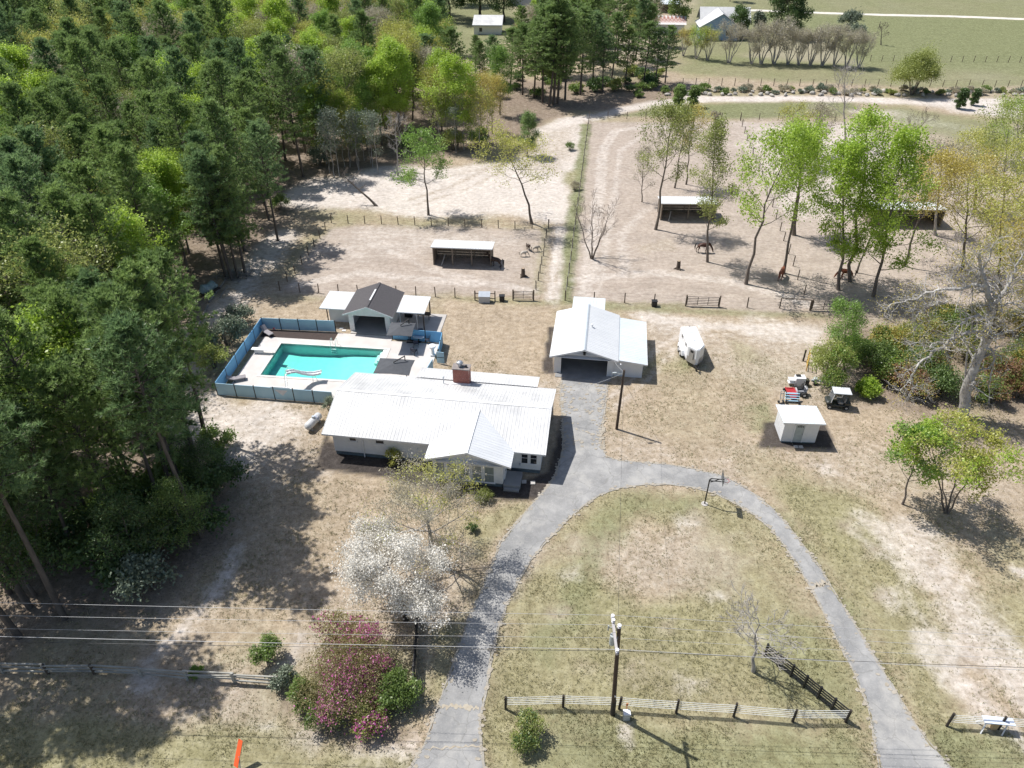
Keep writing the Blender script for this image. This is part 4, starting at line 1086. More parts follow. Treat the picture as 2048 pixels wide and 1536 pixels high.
for i in range(4): mb.box((1.2 + i * .15, -.055, 1.95), (.09, .012, .13))
mb.add([(1.12, -.056, 2.05), (1.72, -.056, 2.05), (1.42, -.056, 2.14)], [(0, 1, 2)]); part('door_light', mb, GLASSD, d)
part('handle', MB().sphere((1.72, -.08, 1.15), .04), BLACK, d)
mb = MB(); mb.box((.98, -.03, 1.2), (.1, .06, 2.1)); mb.box((1.86, -.03, 1.2), (.1, .06, 2.1)); mb.box((1.42, -.03, 2.23), (.98, .06, .1)); part('door_frame', mb, WHITE, shed)
for k, dx in enumerate((1.3, 1.75)):
    p = shed.matrix_basis @ Vector((dx, -.55, .03)) if False else (Matrix.Translation(shed.location) @ Matrix.Rotation(RAD(-3.6), 4, 'Z')) @ Vector((dx, -.55, .0))
    o = part('paving_stone', MB().box((0, 0, .03), (.38, .38, .06), bev=.015), CONC, None); o.location = p; tag(o, ['square paving stone left of two before the shed door', 'square paving stone right of two before the shed door'][k], 'stone')
for k, (px, py) in enumerate(((1048, 964), (1065.5, 966))):
    p = G(px, py); o = part('paving_stone', MB().box((0, 0, .03), (.42, .42, .07), bev=.015), CONC, None); o.location = (p.x, p.y, .01); tag(o, ['square pink grey paving stone left of two by the house porch', 'square pink grey paving stone right of two by the house porch'][k], 'stone')

# ------------------------------------------------------------------ far buildings
BLUEH = M('siding_blue', (.30, .42, .56), (.26, .37, .50), 1.5, .7)
p = G(1399, 80); fh = thing('far_house', 'blue grey gabled house with white roof behind the vase shaped trees', 'house', (p.x, p.y, 0), RAD(-4))
mb = MB(); mb.prism([(0, 0), (10.5, 0), (10.5, 9), (0, 9)], 0, 3.6)
mb.extrude([(0, 0, 3.6), (10.5, 0, 3.6), (5.6, 0, 6.7)], (0, .2, 0)); part('wall', mb, BLUEH, fh)
roof_slope(fh, (-.6, 9.5, 3.35), (0, -10, 0), (6.2, 0, 3.55), ROOFW, 1.1); roof_slope(fh, (11.1, -.5, 3.35), (0, 10, 0), (-5.5, 0, 3.55), ROOFW, 1.1)
mb = MB(); mb.prism([(1.0, 6), (14.5, 6), (14.5, 13), (1.0, 13)], 0, 3.6); part('rear_wing', mb, BLUEH, fh)
roof_slope(fh, (.4, 5.6, 3.5), (14.6, 0, 0), (0, 4.2, 3.6), ROOFW, 1.1); roof_slope(fh, (15, 13.8, 3.5), (-14.6, 0, 0), (0, -4.0, 3.6), ROOFW, 1.1)
window(fh, (2.6, -.01, 1.9), 1.3, 1.3); window(fh, (7.6, -.01, 1.9), 1.1, 1.5)
part('porch_roof', MB().box((2.6, -.6, 2.9), (2.6, 1.3, .12)), ROOFW, fh)
p = G(1305, 68); f2 = thing('far_cottage', 'low house with a patched rust and white roof left of the blue house', 'house', (p.x, p.y, 0), RAD(-6))
mb = MB(); mb.prism([(0, 0), (9, 0), (9, 6), (0, 6)], 0, 2.7); part('wall', mb, WHITE, f2)
RUST = M('roof_rusty', (.70, .68, .66), (.36, .17, .13), .5, .8, lo=.42, hi=.56)
gable_roof(f2, -.5, 9.5, -.5, 6.5, 2.7, 4.5, RUST, 'u', sheet=1.1)
window(f2, (3, -.01, 1.5), 1.1, 1.1); window(f2, (6.5, -.01, 1.5), 1.1, 1.1)
p = G(948, 69); f3 = thing('far_barn', 'white metal roofed outbuilding beyond the pines at the top', 'barn', (p.x, p.y, 0), RAD(-2))
mb = MB(); mb.prism([(0, 0), (8, 0), (8, 6.5), (0, 6.5)], 0, 2.5); part('wall', mb, WHITE, f3)
roof_slope(f3, (-.4, -.6, 2.6), (8.8, 0, 0), (0, 7.6, 1.5), ROOFW, 1.1)
part('fascia', MB().box((4, -.62, 2.5), (8.8, .04, .3)), TRIM, f3)
window(f3, (2, -.01, 1.3), 1.0, 1.2)
p = G(1018, 12); f4 = thing('distant_barn', 'pale roofed building cut by the top edge above the pines', 'barn', (p.x, p.y, 0), RAD(-3))
part('wall', MB().prism([(0, 0), (14, 0), (14, 8), (0, 8)], 0, 3.2), TRIM, f4)
gable_roof(f4, -.6, 14.6, -.6, 8.6, 3.2, 5.2, ROOFW, 'u', sheet=1.1)
p = G(1322, 26); f5 = thing('distant_shed', 'small dark shed with a pale roof edge behind the patched roof', 'shed', (p.x, p.y, 0), 0)
part('wall', MB().prism([(0, 0), (6, 0), (6, 4), (0, 4)], 0, 2.6), WOODD, f5); roof_slope(f5, (-.3, -.4, 2.7), (6.6, 0, 0), (0, 5, .5), ROOFB, 1.1)
# ------------------------------------------------------------------ fences and gates
WIRE = M('fence_wire', (.20, .19, .18), (.15, .14, .13), 3, .5)
ROPE = M('fence_rail_white', (.74, .74, .70), (.64, .64, .60), 3, .6)
POSTM = M('post_brown', (.16, .125, .095), (.095, .075, .058), 5, .95)
POSTD = M('post_dark', (.055, .045, .036), (.035, .03, .025), 5, .9)
_posts = {}
def post_mesh(r, h, mat):
    k = (round(r, 3), round(h, 2), mat.name)
    if k not in _posts:
        mb = MB().tube([(0, 0, -.25), (0, 0, h)], [r, r * .94], 7); _posts[k] = mb.mesh('post', mat, False)
    return _posts[k]
def line_points(pts, spacing):
    """even posts along a surveyed line"""
    P = [G(*p) for p in pts]; out = []
    for a, b in zip(P[:-1], P[1:]):
        L = (b - a).length; n = max(1, round(L / spacing))
        out += [a + (b - a) * i / n for i in range(n)]
    return out + [P[-1]]
def wire_fence(name, label, P, h=1.3, r=.065, wires=4, wr=.006, mat=POSTM, wmat=WIRE, z0=.25, rail=None, seed=1, group=None):
    rng = random.Random(seed); o = P[0].copy(); t = thing(name, label, 'fence', o, 0, group)
    me = post_mesh(r, h, mat)
    for p in P:
        q = link('post', me, t, Matrix.Translation(p - o) @ Matrix.Rotation(rng.uniform(-.035, .035), 4, 'X') @ Matrix.Rotation(rng.uniform(-.035, .035), 4, 'Y'))
        q.scale = (1, 1, rng.uniform(.95, 1.05))
    for k in range(wires):
        z = z0 + (h - .1 - z0) * k / max(1, wires - 1); mb = MB()
        pts = []
        for a, b in zip(P[:-1], P[1:]):
            for j in range(3):
                f = j / 3; c = a + (b - a) * f - o; pts.append((c.x, c.y, z - .03 * math.sin(math.pi * f) + rng.uniform(-.006, .006)))
        c = P[-1] - o; pts.append((c.x, c.y, z))
        part('wire' if wr < .012 else 'rail', mb.tube(pts, wr, 4), wmat, t)
    return t
def gp(*l): return [G(*p) for p in l]
back_row = [G(663 + (1030 - 663) * i / 11, 446 + (458 - 446) * i / 11 - 1.5 * math.sin(i / 11 * 3.1)) for i in range(12)]
wire_fence('paddock_fence', 'brown post and wire fence along the back of the paddock behind the pool house', back_row + gp((1064, 457), (1097, 456)), group='paddock fences')
wire_fence('paddock_fence', 'post and wire fence on the left side of the pool house paddock, by the wood', gp((663, 446), (651, 461.5), (640, 477), (628.5, 493), (617, 510), (604, 529), (590.5, 547.7), (575, 563.5), (560, 581)), group='paddock fences', seed=2)
wire_fence('paddock_fence', 'post and wire fence between the pool house and its paddock', gp((560, 581), (600, 584.7), (637.7, 586), (677, 587.5), (716, 588.5), (754, 590), (793, 591), (832, 592), (871, 593.5), (910, 595), (950, 600)), group='paddock fences', seed=3)
wire_fence('paddock_fence', 'post and wire fence on the left side of the sandy lane', gp((1067, 601), (1072, 580), (1076.5, 561.5), (1080, 546), (1083.5, 530), (1087, 512), (1089.5, 494), (1092, 476), (1097, 456)), group='paddock fences', seed=4)
lane = line_points([(1130, 601), (1138, 546), (1178, 237)], 3.7)
wire_fence('paddock_fence', 'long post and wire fence on the right side of the sandy lane', lane, 1.35, .07, 4, .011, group='paddock fences', seed=5)
top = gp(*[(1178 + 37.8 * i, 237 + .33 * i) for i in range(14)]) + gp((1715, 244), (1768, 250))
wire_fence('paddock_fence', 'post and wire fence along the far end of the large paddock, before the green strip', top, 1.4, .07, 4, .006, group='paddock fences', seed=6)
wire_fence('paddock_fence', 'post and wire fence dividing the large paddock from the pale one at right', gp((1481, 242), (1484, 253), (1489, 267), (1494, 282), (1499, 296), (1505, 311), (1511, 327), (1517, 342), (1523, 357), (1530, 374), (1537, 394), (1545, 414), (1552, 437), (1560, 461.7), (1567, 482), (1577, 508), (1586, 532), (1595, 560), (1608, 589), (1619, 621)), 1.4, .07, 4, .006, group='paddock fences', seed=7)
wire_fence('paddock_fence', 'post and wire fence along the near side of the large paddock, behind the garage', gp((1130, 601), (1188, 603), (1249, 605.5), (1308, 607.5), (1371, 611.5)), 1.35, .07, 4, .006, group='paddock fences', seed=8)
f = wire_fence('paddock_fence', 'post and rail fence right of the wide gate, with a bar along its top', gp((1438, 613.5), (1494, 615), (1559, 616.5), (1619, 621)), 1.4, .075, 3, .006, group='paddock fences', seed=9)
a, b = G(1559, 616.5), G(1619, 621); o = f.location
part('rail', MB().tube([a - o + Vector((0, 0, 1.4)), b - o + Vector((0, 0, 1.4))], .05, 6), POSTM, f)
wire_fence('field_fence', 'leaning post fence along the top of the stony brush bank', gp(*[(1365 + 26 * i, 171 + .14 * i) for i in range(30)]), 1.6, .08, 3, .007, group='field fences', seed=10)
wire_fence('field_fence', 'post fence between the near meadow and the far field', gp(*[(1740 + 23 * i, 122.5 + .2 * i) for i in range(16)]), 1.5, .08, 3, .007, group='field fences', seed=11)
def tube_gate(px_a, px_b, h, bars, uprights, label, group='tube gates', mat=BLACK, rr=.03):
    A, B = G(*px_a), G(*px_b); d = B - A; L = d.length; rz = math.atan2(d.y, d.x)
    t = thing('gate', label, 'gate', A, rz, group)
    for u in (0, L): part('post', MB().tube([(u, 0, -.2), (u, 0, h + .2)], .085, 8), POSTM, t)
    for i in range(bars):
        z = .18 + (h - .2) * i / (bars - 1); part('bar', MB().tube([(.12, 0, z), (L - .12, 0, z)], rr, 6), mat, t)
    for i in range(uprights):
        u = .12 + (L - .24) * i / (uprights - 1); part('upright', MB().box((u, 0, .18 + (h - .2) / 2), (.05, .07, h - .2)), mat, t)
    return t
tube_gate((1026, 600.5), (1067, 601), 1.25, 6, 3, 'narrow black tube gate at the near end of the sandy lane paddock')
tube_gate((1371, 612), (1437.5, 614), 1.3, 6, 4, 'wide black tube gate in the middle of the large paddock fence')
tube_gate((1621, 621), (1692, 623), 1.3, 6, 4, 'tube gate in tree shade at the right end of the paddock fence')
# rail sections beside the trough
A = G(950, 601); t = thing('rail_fence', 'short post and rail section holding the grey feed chest', 'fence', A)
for (px, py) in ((950, 601), (990, 602)):
    p = G(px, py) - A; link('post', post_mesh(.075, 1.35, POSTM), t, Matrix.Translation(p))
B = G(990, 602) - A
for z in (.35, 1.0): part('rail', MB().bar((0, 0, z), (B.x, B.y, z), .05, .09), POSTM, t)
p = G(969, 603.5); fc = thing('feed_chest', 'grey metal feed chest with a lid, set in the paddock rails', 'chest', (p.x, p.y, 0), RAD(-2))
GALV = M('galvanised_sheet', (.42, .46, .50), (.34, .37, .41), 2, .4, metal=.3)
part('body', MB().box((0, 0, .45), (1.35, .8, .9), bev=.03), GALV, fc)
part('lid', MB().extrude([(-.7, -.43, .905), (-.7, .43, 1.2), (-.7, .43, 1.15), (-.7, -.43, .9)][::-1], (1.4, 0, 0)).box((0, .2, .98), (1.3, .4, .14)), GALV, fc)
for k, (px, py, lb) in enumerate(((1004, 601.5, 'black water tub between the feed chest and the narrow gate'), (1308, 612, 'black water tub on the green strip behind the garage'))):
    p = G(px, py); t = thing('water_tub', lb, 'tub', (p.x, p.y, 0), 0, 'black water tubs')
    part('tub', MB().box((0, 0, .36), (.62, .55, .72), bev=.06), BLACK, t); part('rim', MB().box((0, 0, .735), (.7, .62, .05), bev=.02), BLACK, t)
# tree stumps
for k, (px, py, lb) in enumerate(((1046, 553, 'tall dark stump by the lane side of the pool house paddock'), (1356, 538, 'tall dark stump in the open part of the large paddock'))):
    p = G(px, py); t = thing('tree_stump', lb, 'stump', (p.x, p.y, 0), k, 'stumps in the paddocks')
    mb = MB().tube([(0, 0, -.1), (0, 0, .15), (.02, 0, .6), (.0, .02, 1.15)], [.42, .28, .24, .22], 10)
    part('trunk', mb, WOODD, t)
    part('cut_top', MB().tube([(0, .02, 1.15), (0, .02, 1.16)], .2, 10), M('cut_wood', (.42, .33, .24), (.3, .23, .16), 5, .9), t)
    for a in (0, 2.2, 4.1): part('root', MB().tube([(.2 * math.cos(a), .2 * math.sin(a), .18), (.6 * math.cos(a), .6 * math.sin(a), .0)], [.12, .05], 6), WOODD, t)
# front fences
fp = gp((1011, 1418), (1126, 1414.6), (1238, 1418), (1352, 1426.5), (1467, 1433.5), (1585, 1443.5), (1690.6, 1444))
wire_fence('front_fence', 'front lawn fence of five white strands on dark posts, between the two drive arms', fp, 1.4, .085, 5, .02, POSTD, ROPE, .5, group='white strand fences', seed=20)
wire_fence('front_fence', 'white strand fence right of the east drive arm at the lower right corner', gp((1893, 1452), (1996, 1458), (2110, 1466), (2230, 1475)), 1.35, .085, 5, .02, POSTD, ROPE, .5, group='white strand fences', seed=21)
def board_fence(label, P, h, n, seed):
    o = P[0].copy(); t = thing('board_fence', label, 'fence', o, 0, 'black board fences')
    for p in P: part('post', MB().box((p.x - o.x, p.y - o.y, h / 2), (.12, .12, h + .1)), BLACK, t)
    for a, b in zip(P[:-1], P[1:]):
        for k in range(n):
            z = .22 + (h - .3) * k / (n - 1); part('rail', MB().bar(a - o + Vector((0, 0, z)), b - o + Vector((0, 0, z)), .05, .1), BLACK, t)
    return t
A, B = G(1529, 1311), G(1691, 1443)
board_fence('black rail fence slanting from the bare tree down to the east drive arm', [A + (B - A) * i / 6 for i in range(7)], 1.25, 5, 1)
A, B = G(826, 1400), G(837, 1236)
board_fence('black rail fence beside the pink bushes, running up along the west drive arm', [A + (B - A) * i / 4 for i in range(5)], 1.35, 6, 2)
# split rail fence
SPLIT = M('split_rail', (.42, .41, .37), (.25, .24, .21), 3, .95, stretch=(.3, 1, 1))
P = gp((-110, 1346), (7, 1346), (97, 1348), (190, 1348), (284, 1353), (376, 1360), (470, 1365), (562, 1372))
o = P[0].copy(); t = thing('split_rail_fence', 'weathered grey split rail fence in front of the dark wood', 'fence', o)
rng = random.Random(4)
for p in P: part('post', MB().box((p.x - o.x, p.y - o.y, .5), (.16, .13, 1.15), rz=rng.uniform(-.2, .2)), SPLIT if rng.random() < .3 else WOODD, t)
for a, b in zip(P[:-1], P[1:]):
    for z in (.32, .65, .98):
        q, w = a - o, b - o; e = (w - q).normalized() * .12
        part('rail', MB().bar(q - e + Vector((0, rng.uniform(-.06, .06), z + rng.uniform(-.06, .06))), w + e + Vector((0, rng.uniform(-.06, .06), z + rng.uniform(-.06, .06))), .085, .1), SPLIT, t)
# ------------------------------------------------------------------ utility poles and lines
POLE = M('pole_wood', (.085, .058, .042), (.05, .035, .026), 4, .85, stretch=(1, 1, .15))
INS = M('insulator', (.72, .71, .72), (.6, .6, .62), 4, .3)
GREYM = M('transformer_grey', (.42, .45, .45), (.34, .37, .37), 3, .45)
p = G(1225, 1428); pole = thing('utility_pole', 'tall brown utility pole with a pale crossarm, rising from the front fence', 'utility pole', (p.x, p.y, 0))
TOP = Vector((-.36, -.1, 8.95))
part('pole', MB().tube([(0, 0, -.3), (-.02, 0, .9), TOP * .5, TOP], [.15, .148, .13, .11], 10), POLE, pole)
part('sleeve', MB().tube([(0, 0, -.05), (-.03, 0, 1.5)], [.165, .162], 10), POSTD, pole)
ya, yb = 25.95 - p.y, 23.75 - p.y
part('crossarm', MB().box((-.62, (ya + yb) / 2, 8.66), (.14, ya - yb + .2, .13)), M('crossarm_pale', (.46, .44, .43), (.36, .34, .33), 4, .8, stretch=(1, .2, 1)), pole)
for y in (ya, ya - .28, yb):
    part('insulator', MB().tube([(-.62, y, 8.725), (-.62, y, 8.8), (-.62, y, 8.86), (-.62, y, 8.98)], [.06, .11, .06, .11], 9), INS, pole)
part('insulator', MB().tube([TOP, TOP + Vector((0, 0, .1)), TOP + Vector((0, 0, .16)), TOP + Vector((0, 0, .28))], [.07, .12, .07, .12], 9), INS, pole)
tr = part('transformer', MB().tube([(-.62, .05, 7.3), (-.62, .05, 8.1)], .17, 12), GREYM, pole)
part('bushing', MB().tube([(-.62, .05, 8.1), (-.62, .05, 8.3)], .06, 7), INS, tr)
part('fuse_cutout', MB().bar((-.9, .2, 8.35), (-.9, .2, 8.75), .07).bar((-.9, .2, 8.6), (-.65, .2, 8.6), .04), GREYM, pole)
part('brace', MB().bar((-.3, 0, 8.2), (-.6, -.8, 8.6), .04).bar((-.3, 0, 8.2), (-.6, .7, 8.6), .04), GREYM, pole)
part('tag', MB().box((-.03, -.2, 2.3), (.1, .02, .14)), INS, pole)
p2 = G(1233, 858); pole2 = thing('utility_pole', 'thin dark utility pole standing in the drive in front of the garage', 'utility pole', (p2.x, p2.y, 0))
T2 = Vector((.12, 0, 6.75))
part('pole', MB().tube([(0, 0, -.3), T2 * .5, T2], [.14, .12, .1], 9), POLE, pole2)
part('bracket', MB().bar(T2 - Vector((.18, 0, .25)), T2 - Vector((-.18, 0, .25)), .05), GREYM, pole2)
part('lamp_head', MB().bar(T2 - Vector((0, 0, .5)), T2 - Vector((.7, .1, .25)), .05).box(T2 - Vector((.85, .1, .25)), (.35, .16, .12)), GREYM, pole2)
ALU = M('wire_aluminium', (.50, .50, .50), (.42, .42, .42), 2, .35)
BLKW = M('wire_black', (.05, .05, .05), (.04, .04, .04), 2, .5)
def wire(name, label, pts, r, mat, sag=.0, group=None, n=14):
    P = []
    for a, b in zip(pts[:-1], pts[1:]):
        a, b = Vector(a), Vector(b)
        for i in range(n):
            f = i / n; c = a + (b - a) * f; c.z -= sag * 4 * f * (1 - f); P.append(c)
    P.append(Vector(pts[-1])); o = P[0].copy()
    ob = part(name, MB().tube([q - o for q in P], r, 5), mat, None); ob.location = o
    return tag(ob, label, 'power line', group)
w0 = Vector((p.x, p.y, 0))
def through(att, yl, yr, zl, zr):
    L = G(0, yl, zl); R = G(2048, yr, zr); A = w0 + att
    return [A + (L - A) * 1.9 + Vector((0, 0, .25)), L, A], [A, R, A + (R - A) * 1.9 + Vector((0, 0, .25))]
def span(nm, lb, att, yl, yr, zl, zr, r, mat):
    l, rr = through(att, yl, yr, zl, zr)
    return wire(nm, lb, [l[0], l[1], l[2], rr[1], rr[2]], r, mat, .06, 'lines along the lane')
span('power_line', 'power line on the far insulator of the crossarm', Vector((-.62, ya, 8.98)), 1205, 1273, 8.3, 8.2, .010, ALU)
span('power_line', 'power line over the very top of the tall pole', TOP + Vector((0, 0, .28)), 1231, 1300, 8.6, 8.5, .009, ALU)
span('power_line', 'brightest power line on the near insulator of the crossarm', Vector((-.62, yb, 8.98)), 1273, 1340, 8.3, 8.2, .014, ALU)
span('power_line', 'thin neutral line just under the crossarm of the tall pole', Vector((-.25, 0, 7.9)), 1257, 1318, 7.4, 7.4, .008, ALU)
span('telephone_line', 'black telephone cable lowest on the tall pole', Vector((-.2, -.16, 6.9)), 1283, 1335, 6.5, 6.5, .014, BLKW)
w2 = Vector((p2.x, p2.y, 0)) + T2
wire('service_line', 'thin service wire from the tall front pole back to the thin pole', [w0 + Vector((-.36, .1, 8.4)), w2], .009, BLKW, .5)
gm = Matrix.Translation(gar.location) @ Matrix.Rotation(RAD(-7.5), 4, 'Z'); hm = Matrix.Translation(house.location) @ Matrix.Rotation(HR, 4, 'Z')
wire('service_line', 'thin wire from the thin pole to the garage front corner', [w2 - Vector((0, 0, .2)), gm @ Vector((6.0, -.1, 2.2))], .012, ALU, .15)
wire('service_line', 'thin pale wire from the thin pole across the garage doorway to the house', [w2 - Vector((0, 0, .3)), hm @ Vector((18.6, 7.6, 3.0))], .012, ALU, .3)
# pedestal by the pole
q = G(1252, 1437); t = thing('utility_pedestal', 'small white topped utility box on the grass beside the tall pole', 'utility box', (q.x, q.y, 0))
part('box', MB().box((0, 0, .34), (.42, .36, .68), bev=.02), GREYM, t); part('lid', MB().box((0, 0, .7), (.46, .4, .08), bev=.02), WHITE, t)
part('marker', MB().bar((0, .25, 0), (0, .25, 1.25), .04).box((0, .25, 1.15), (.14, .03, .25)), M('marker_orange', (.62, .22, .08), (.5, .18, .07), 3, .6), t)
# ------------------------------------------------------------------ orange road sign at the lower left
ORANGE = M('sign_orange', (.80, .115, .03), (.72, .10, .03), 2, .5)
A = G(471, 1534, .45); t = thing('road_sign', 'orange road sign seen edge on at the bottom edge', 'sign', (A.x, A.y, 0))
up = Vector((.28, .95, 1.25)); wd = Vector((.30, -.18, .05)); base = Vector((0, 0, .45))
mb = MB(); nn = up.cross(wd).normalized() * .03
mb.extrude([base - wd * .5, base + wd * .5, base + wd * .5 + up, base - wd * .5 + up], nn); part('panel', mb, ORANGE, t)
part('stand', MB().bar((.3, -.25, 0), (.22, .35, 1.0), .05).bar((.3, -.25, .03), (.9, -.7, .03), .05).bar((.3, -.25, .03), (-.3, .1, .03), .05), GREYM, t)
# ------------------------------------------------------------------ basketball hoop
p = G(1409, 1008); bb = thing('basketball_hoop', 'black basketball hoop on a slim pole at the bend of the drive', 'basketball hoop', (p.x, p.y, 0), RAD(-8))
part('pole', MB().tube([(0, 0, -.2), (0, 0, 2.75), (.12, 0, 2.9)], .055, 8), BLACK, bb)
mb = MB()
for z in (2.75, 3.0): mb.bar((.05, 0, z - .1), (.95, 0, z - .08), .06, .05)
mb.bar((.1, 0, 2.5), (.75, 0, 2.9), .05); part('arm', mb, BLACK, bb)
brd = part('backboard', MB().box((.99, 0, 3.05), (.04, 1.15, .75), bev=.01), M('backboard_smoke', (.03, .035, .037), (.05, .055, .055), 2, .2), bb)
ring = [(1.3 + .23 * math.cos(a), .23 * math.sin(a), 2.82) for a in np.linspace(0, 2 * math.pi, 17)]
hp = part('rim', MB().tube(ring, .018, 5).bar((1.01, 0, 2.82), (1.08, 0, 2.82), .06), M('rim_red', (.5, .06, .05), (.4, .05, .04), 3, .5), bb)
mb = MB()
for k in range(10):
    a = k * math.pi / 5; b = a + .3; mb.bar((1.3 + .22 * math.cos(a), .22 * math.sin(a), 2.8), (1.3 + .13 * math.cos(b), .13 * math.sin(b), 2.42), .012)
part('net', mb, WHITE, bb)
part('footing', MB().tube([(0, 0, -.05), (0, 0, .05)], .28, 10), CONC, bb)
# ------------------------------------------------------------------ horse trailer
TRW = M('trailer_white', (.82, .83, .84), (.75, .76, .77), 1.2, .35)
TRG = M('trailer_silver', (.55, .55, .58), (.42, .42, .45), 2, .3, metal=.6)
TYRE = M('tyre', (.02, .02, .02), (.03, .03, .03), 8, .85)
ht = thing('horse_trailer', 'white V nosed horse trailer parked on the sandy yard', 'trailer', (19.2, 64.12, 0), RAD(2))
poly = [(-.86, 3.75), (-.86, 0), (-.16, -.86), (.16, -.86), (.86, 0), (.86, 3.75)]
part('body', MB().prism(poly, .5, 2.28), TRW, ht)
rp = [(x * .98, y * .99, 2.28) for x, y in poly]; rp2 = [(x * .88, y * .965 + .04, 2.40) for x, y in poly]
mb = MB(); k = len(poly); mb.add(rp + rp2, [tuple(range(k, 2 * k))] + [(i, i + k, (i + 1) % k + k, (i + 1) % k) for i in range(k)]); mb.f[0] = tuple(reversed(mb.f[0])); part('roof', mb, TRW, ht)
mb = MB()
for (a, b) in (((-.875, -.01), (-.165, -.878)), ((.165, -.878), (.875, -.01))): mb.bar((*a, .85), (*b, .85), .02, .68)
part('nose_plate', mb, TRG, ht)
e = Vector((.7, -.86, 0)).normalized(); nl = Vector((-e.y, e.x, 0)) * -1
c = Vector((-.51, -.43, 0)) + nl * .012
dr = part('door', MB().bar(c - e * .33 + Vector((0, 0, 1.35)), c + e * .33 + Vector((0, 0, 1.35)), .03, 1.55), TRG, ht)
part('door_window', MB().bar(c - e * .18 + nl * .02 + Vector((0, 0, 1.9)), c + e * .18 + nl * .02 + Vector((0, 0, 1.9)), .03, .26), GLASSD, dr)
part('handle', MB().bar(c + e * .25 + nl * .03 + Vector((0, 0, 1.0)), c + e * .25 + nl * .03 + Vector((0, 0, 1.7)), .04), BLACK, dr)
for s in (-1, 1):
    part('side_window', MB().box((s * .866, .9, 1.92), (.02, .5, .28)), GLASSD, ht); part('side_window', MB().box((s * .866, 2.5, 1.92), (.02, .5, .28)), GLASSD, ht)
    mb = MB(); mb.extrude([(s * .86, 1.0, .42), (s * .86, 1.25, .95), (s * .86, 2.85, .95), (s * .86, 3.1, .42)][::s], (s * .26, 0, 0)); part('fender', mb, TRW, ht)
    for y in (1.62, 2.48):
        w = part('wheel', MB().tube([(s * .90, y, .34), (s * 1.135, y, .34)], .34, 14), TYRE, ht)
        part('rim', MB().tube([(s * 1.12, y, .34), (s * 1.145, y, .34)], .19, 10), WHITE, w)
    part('side_rail', MB().box((s * .868, 1.85, .62), (.03, 3.7, .18)), TRG, ht)
part('tongue', MB().bar((-.45, -.2, .45), (0, -1.55, .45), .08, .1).bar((.45, -.2, .45), (0, -1.55, .45), .08, .1).box((0, -1.62, .5), (.12, .25, .12)), BLACK, ht)
part('jack', MB().tube([(.0, -1.3, .04), (.0, -1.3, .95)], .045, 7).box((0, -1.3, .03), (.2, .2, .06)), BLACK, ht)
for y in (1.0, 2.6): part('roof_vent', MB().box((0, y, 2.43), (.36, .36, .07), bev=.02), WHITE, ht)
part('rear_light', MB().box((.1, 3.72, 2.42), (.12, .08, .06)), BLACK, ht)
# ------------------------------------------------------------------ golf cart
p = G(1672, 812); gc = thing('golf_cart', 'dark golf cart with a white roof parked in tree shade', 'golf cart', (p.x, p.y, 0), RAD(172))
CART = M('cart_dark', (.03, .035, .032), (.05, .055, .05), 3, .35)
mb = MB(); mb.box((0, 0, .38), (2.1, 1.05, .2), bev=.05); mb.box((.85, 0, .62), (.6, 1.1, .42), bev=.12); mb.box((-.85, 0, .62), (.55, 1.05, .34), bev=.05); part('body', mb, CART, gc)
part('seat', MB().box((-.2, 0, .68), (.5, 1.0, .24), bev=.06).bar((-.5, 0, .8), (-.58, 0, 1.25), 1.0, .12), M('seat_grey', (.25, .25, .25), (.2, .2, .2), 3, .7), gc)
part('roof', MB().box((-.1, 0, 1.86), (1.7, 1.15, .08), bev=.035), M('cart_roof', (.62, .64, .66), (.5, .52, .54), 1.5, .4), gc)
for s in (-.52, .52):
    part('strut', MB().tube([(.75, s, .75), (.58, s, 1.85)], .028, 6), WHITE, gc); part('strut', MB().tube([(-.8, s, .75), (-.72, s, 1.85)], .028, 6), BLACK, gc)
    for x in (.78, -.78):
        w = part('wheel', MB().tube([(x, s * .86, .23), (x, s * 1.2, .23)], .23, 12), TYRE, gc); part('rim', MB().tube([(x, s * 1.18, .23), (x, s * 1.215, .23)], .12, 8), GALV, w)
part('steering_wheel', MB().tube([(.4 + .05 * math.sin(a), -.25 + .18 * math.cos(a), 1.05 + .17 * math.sin(a)) for a in np.linspace(0, 2 * math.pi, 13)], .015, 5).bar((.7, -.25, .8), (.42, -.25, 1.05), .03), BLACK, gc)
part('windscreen', MB().bar((.74, 0, .9), (.6, 0, 1.75), 1.0, .012), M('screen', (.10, .11, .12), (.13, .14, .15), 2, .1), gc)
# ------------------------------------------------------------------ red mower
RED = M('mower_red', (.42, .035, .045), (.33, .03, .035), 3, .4)
p = G(1593, 788); mw = thing('riding_mower', 'red and white riding mower behind the small shed', 'mower', (p.x, p.y, 0), RAD(178))
part('deck', MB().box((.55, 0, .26), (.95, 1.35, .2), bev=.06).box((.6, .85, .24), (.6, .4, .12), bev=.04), RED, mw)
part('body', MB().box((-.35, 0, .48), (1.0, .75, .32), bev=.06).box((-.72, 0, .74), (.42, .6, .28), bev=.06), M('mower_grey', (.5, .5, .52), (.36, .36, .38), 3, .4), mw)
part('seat', MB().box((-.1, 0, .74), (.45, .48, .12), bev=.04).bar((-.32, 0, .78), (-.42, 0, 1.15), .46, .1), BLACK, mw)
part('front_frame', MB().bar((1.05, -.5, .4), (.3, -.4, .4), .06).bar((1.05, .5, .4), (.3, .4, .4), .06).bar((1.05, -.55, .42), (1.05, .55, .42), .09), RED, mw)
mb = MB()
for s in (-.28, .28): mb.tube([(.1, s, .6), (.25, s, 1.05), (.25, s * .2, 1.1)], .02, 5)
part('control_lever', mb, BLACK, mw)
part('roll_bar', MB().tube([(-.55, -.36, .6), (-.6, -.36, 1.3), (-.6, .36, 1.3), (-.55, .36, .6)], .025, 6), BLACK, mw)
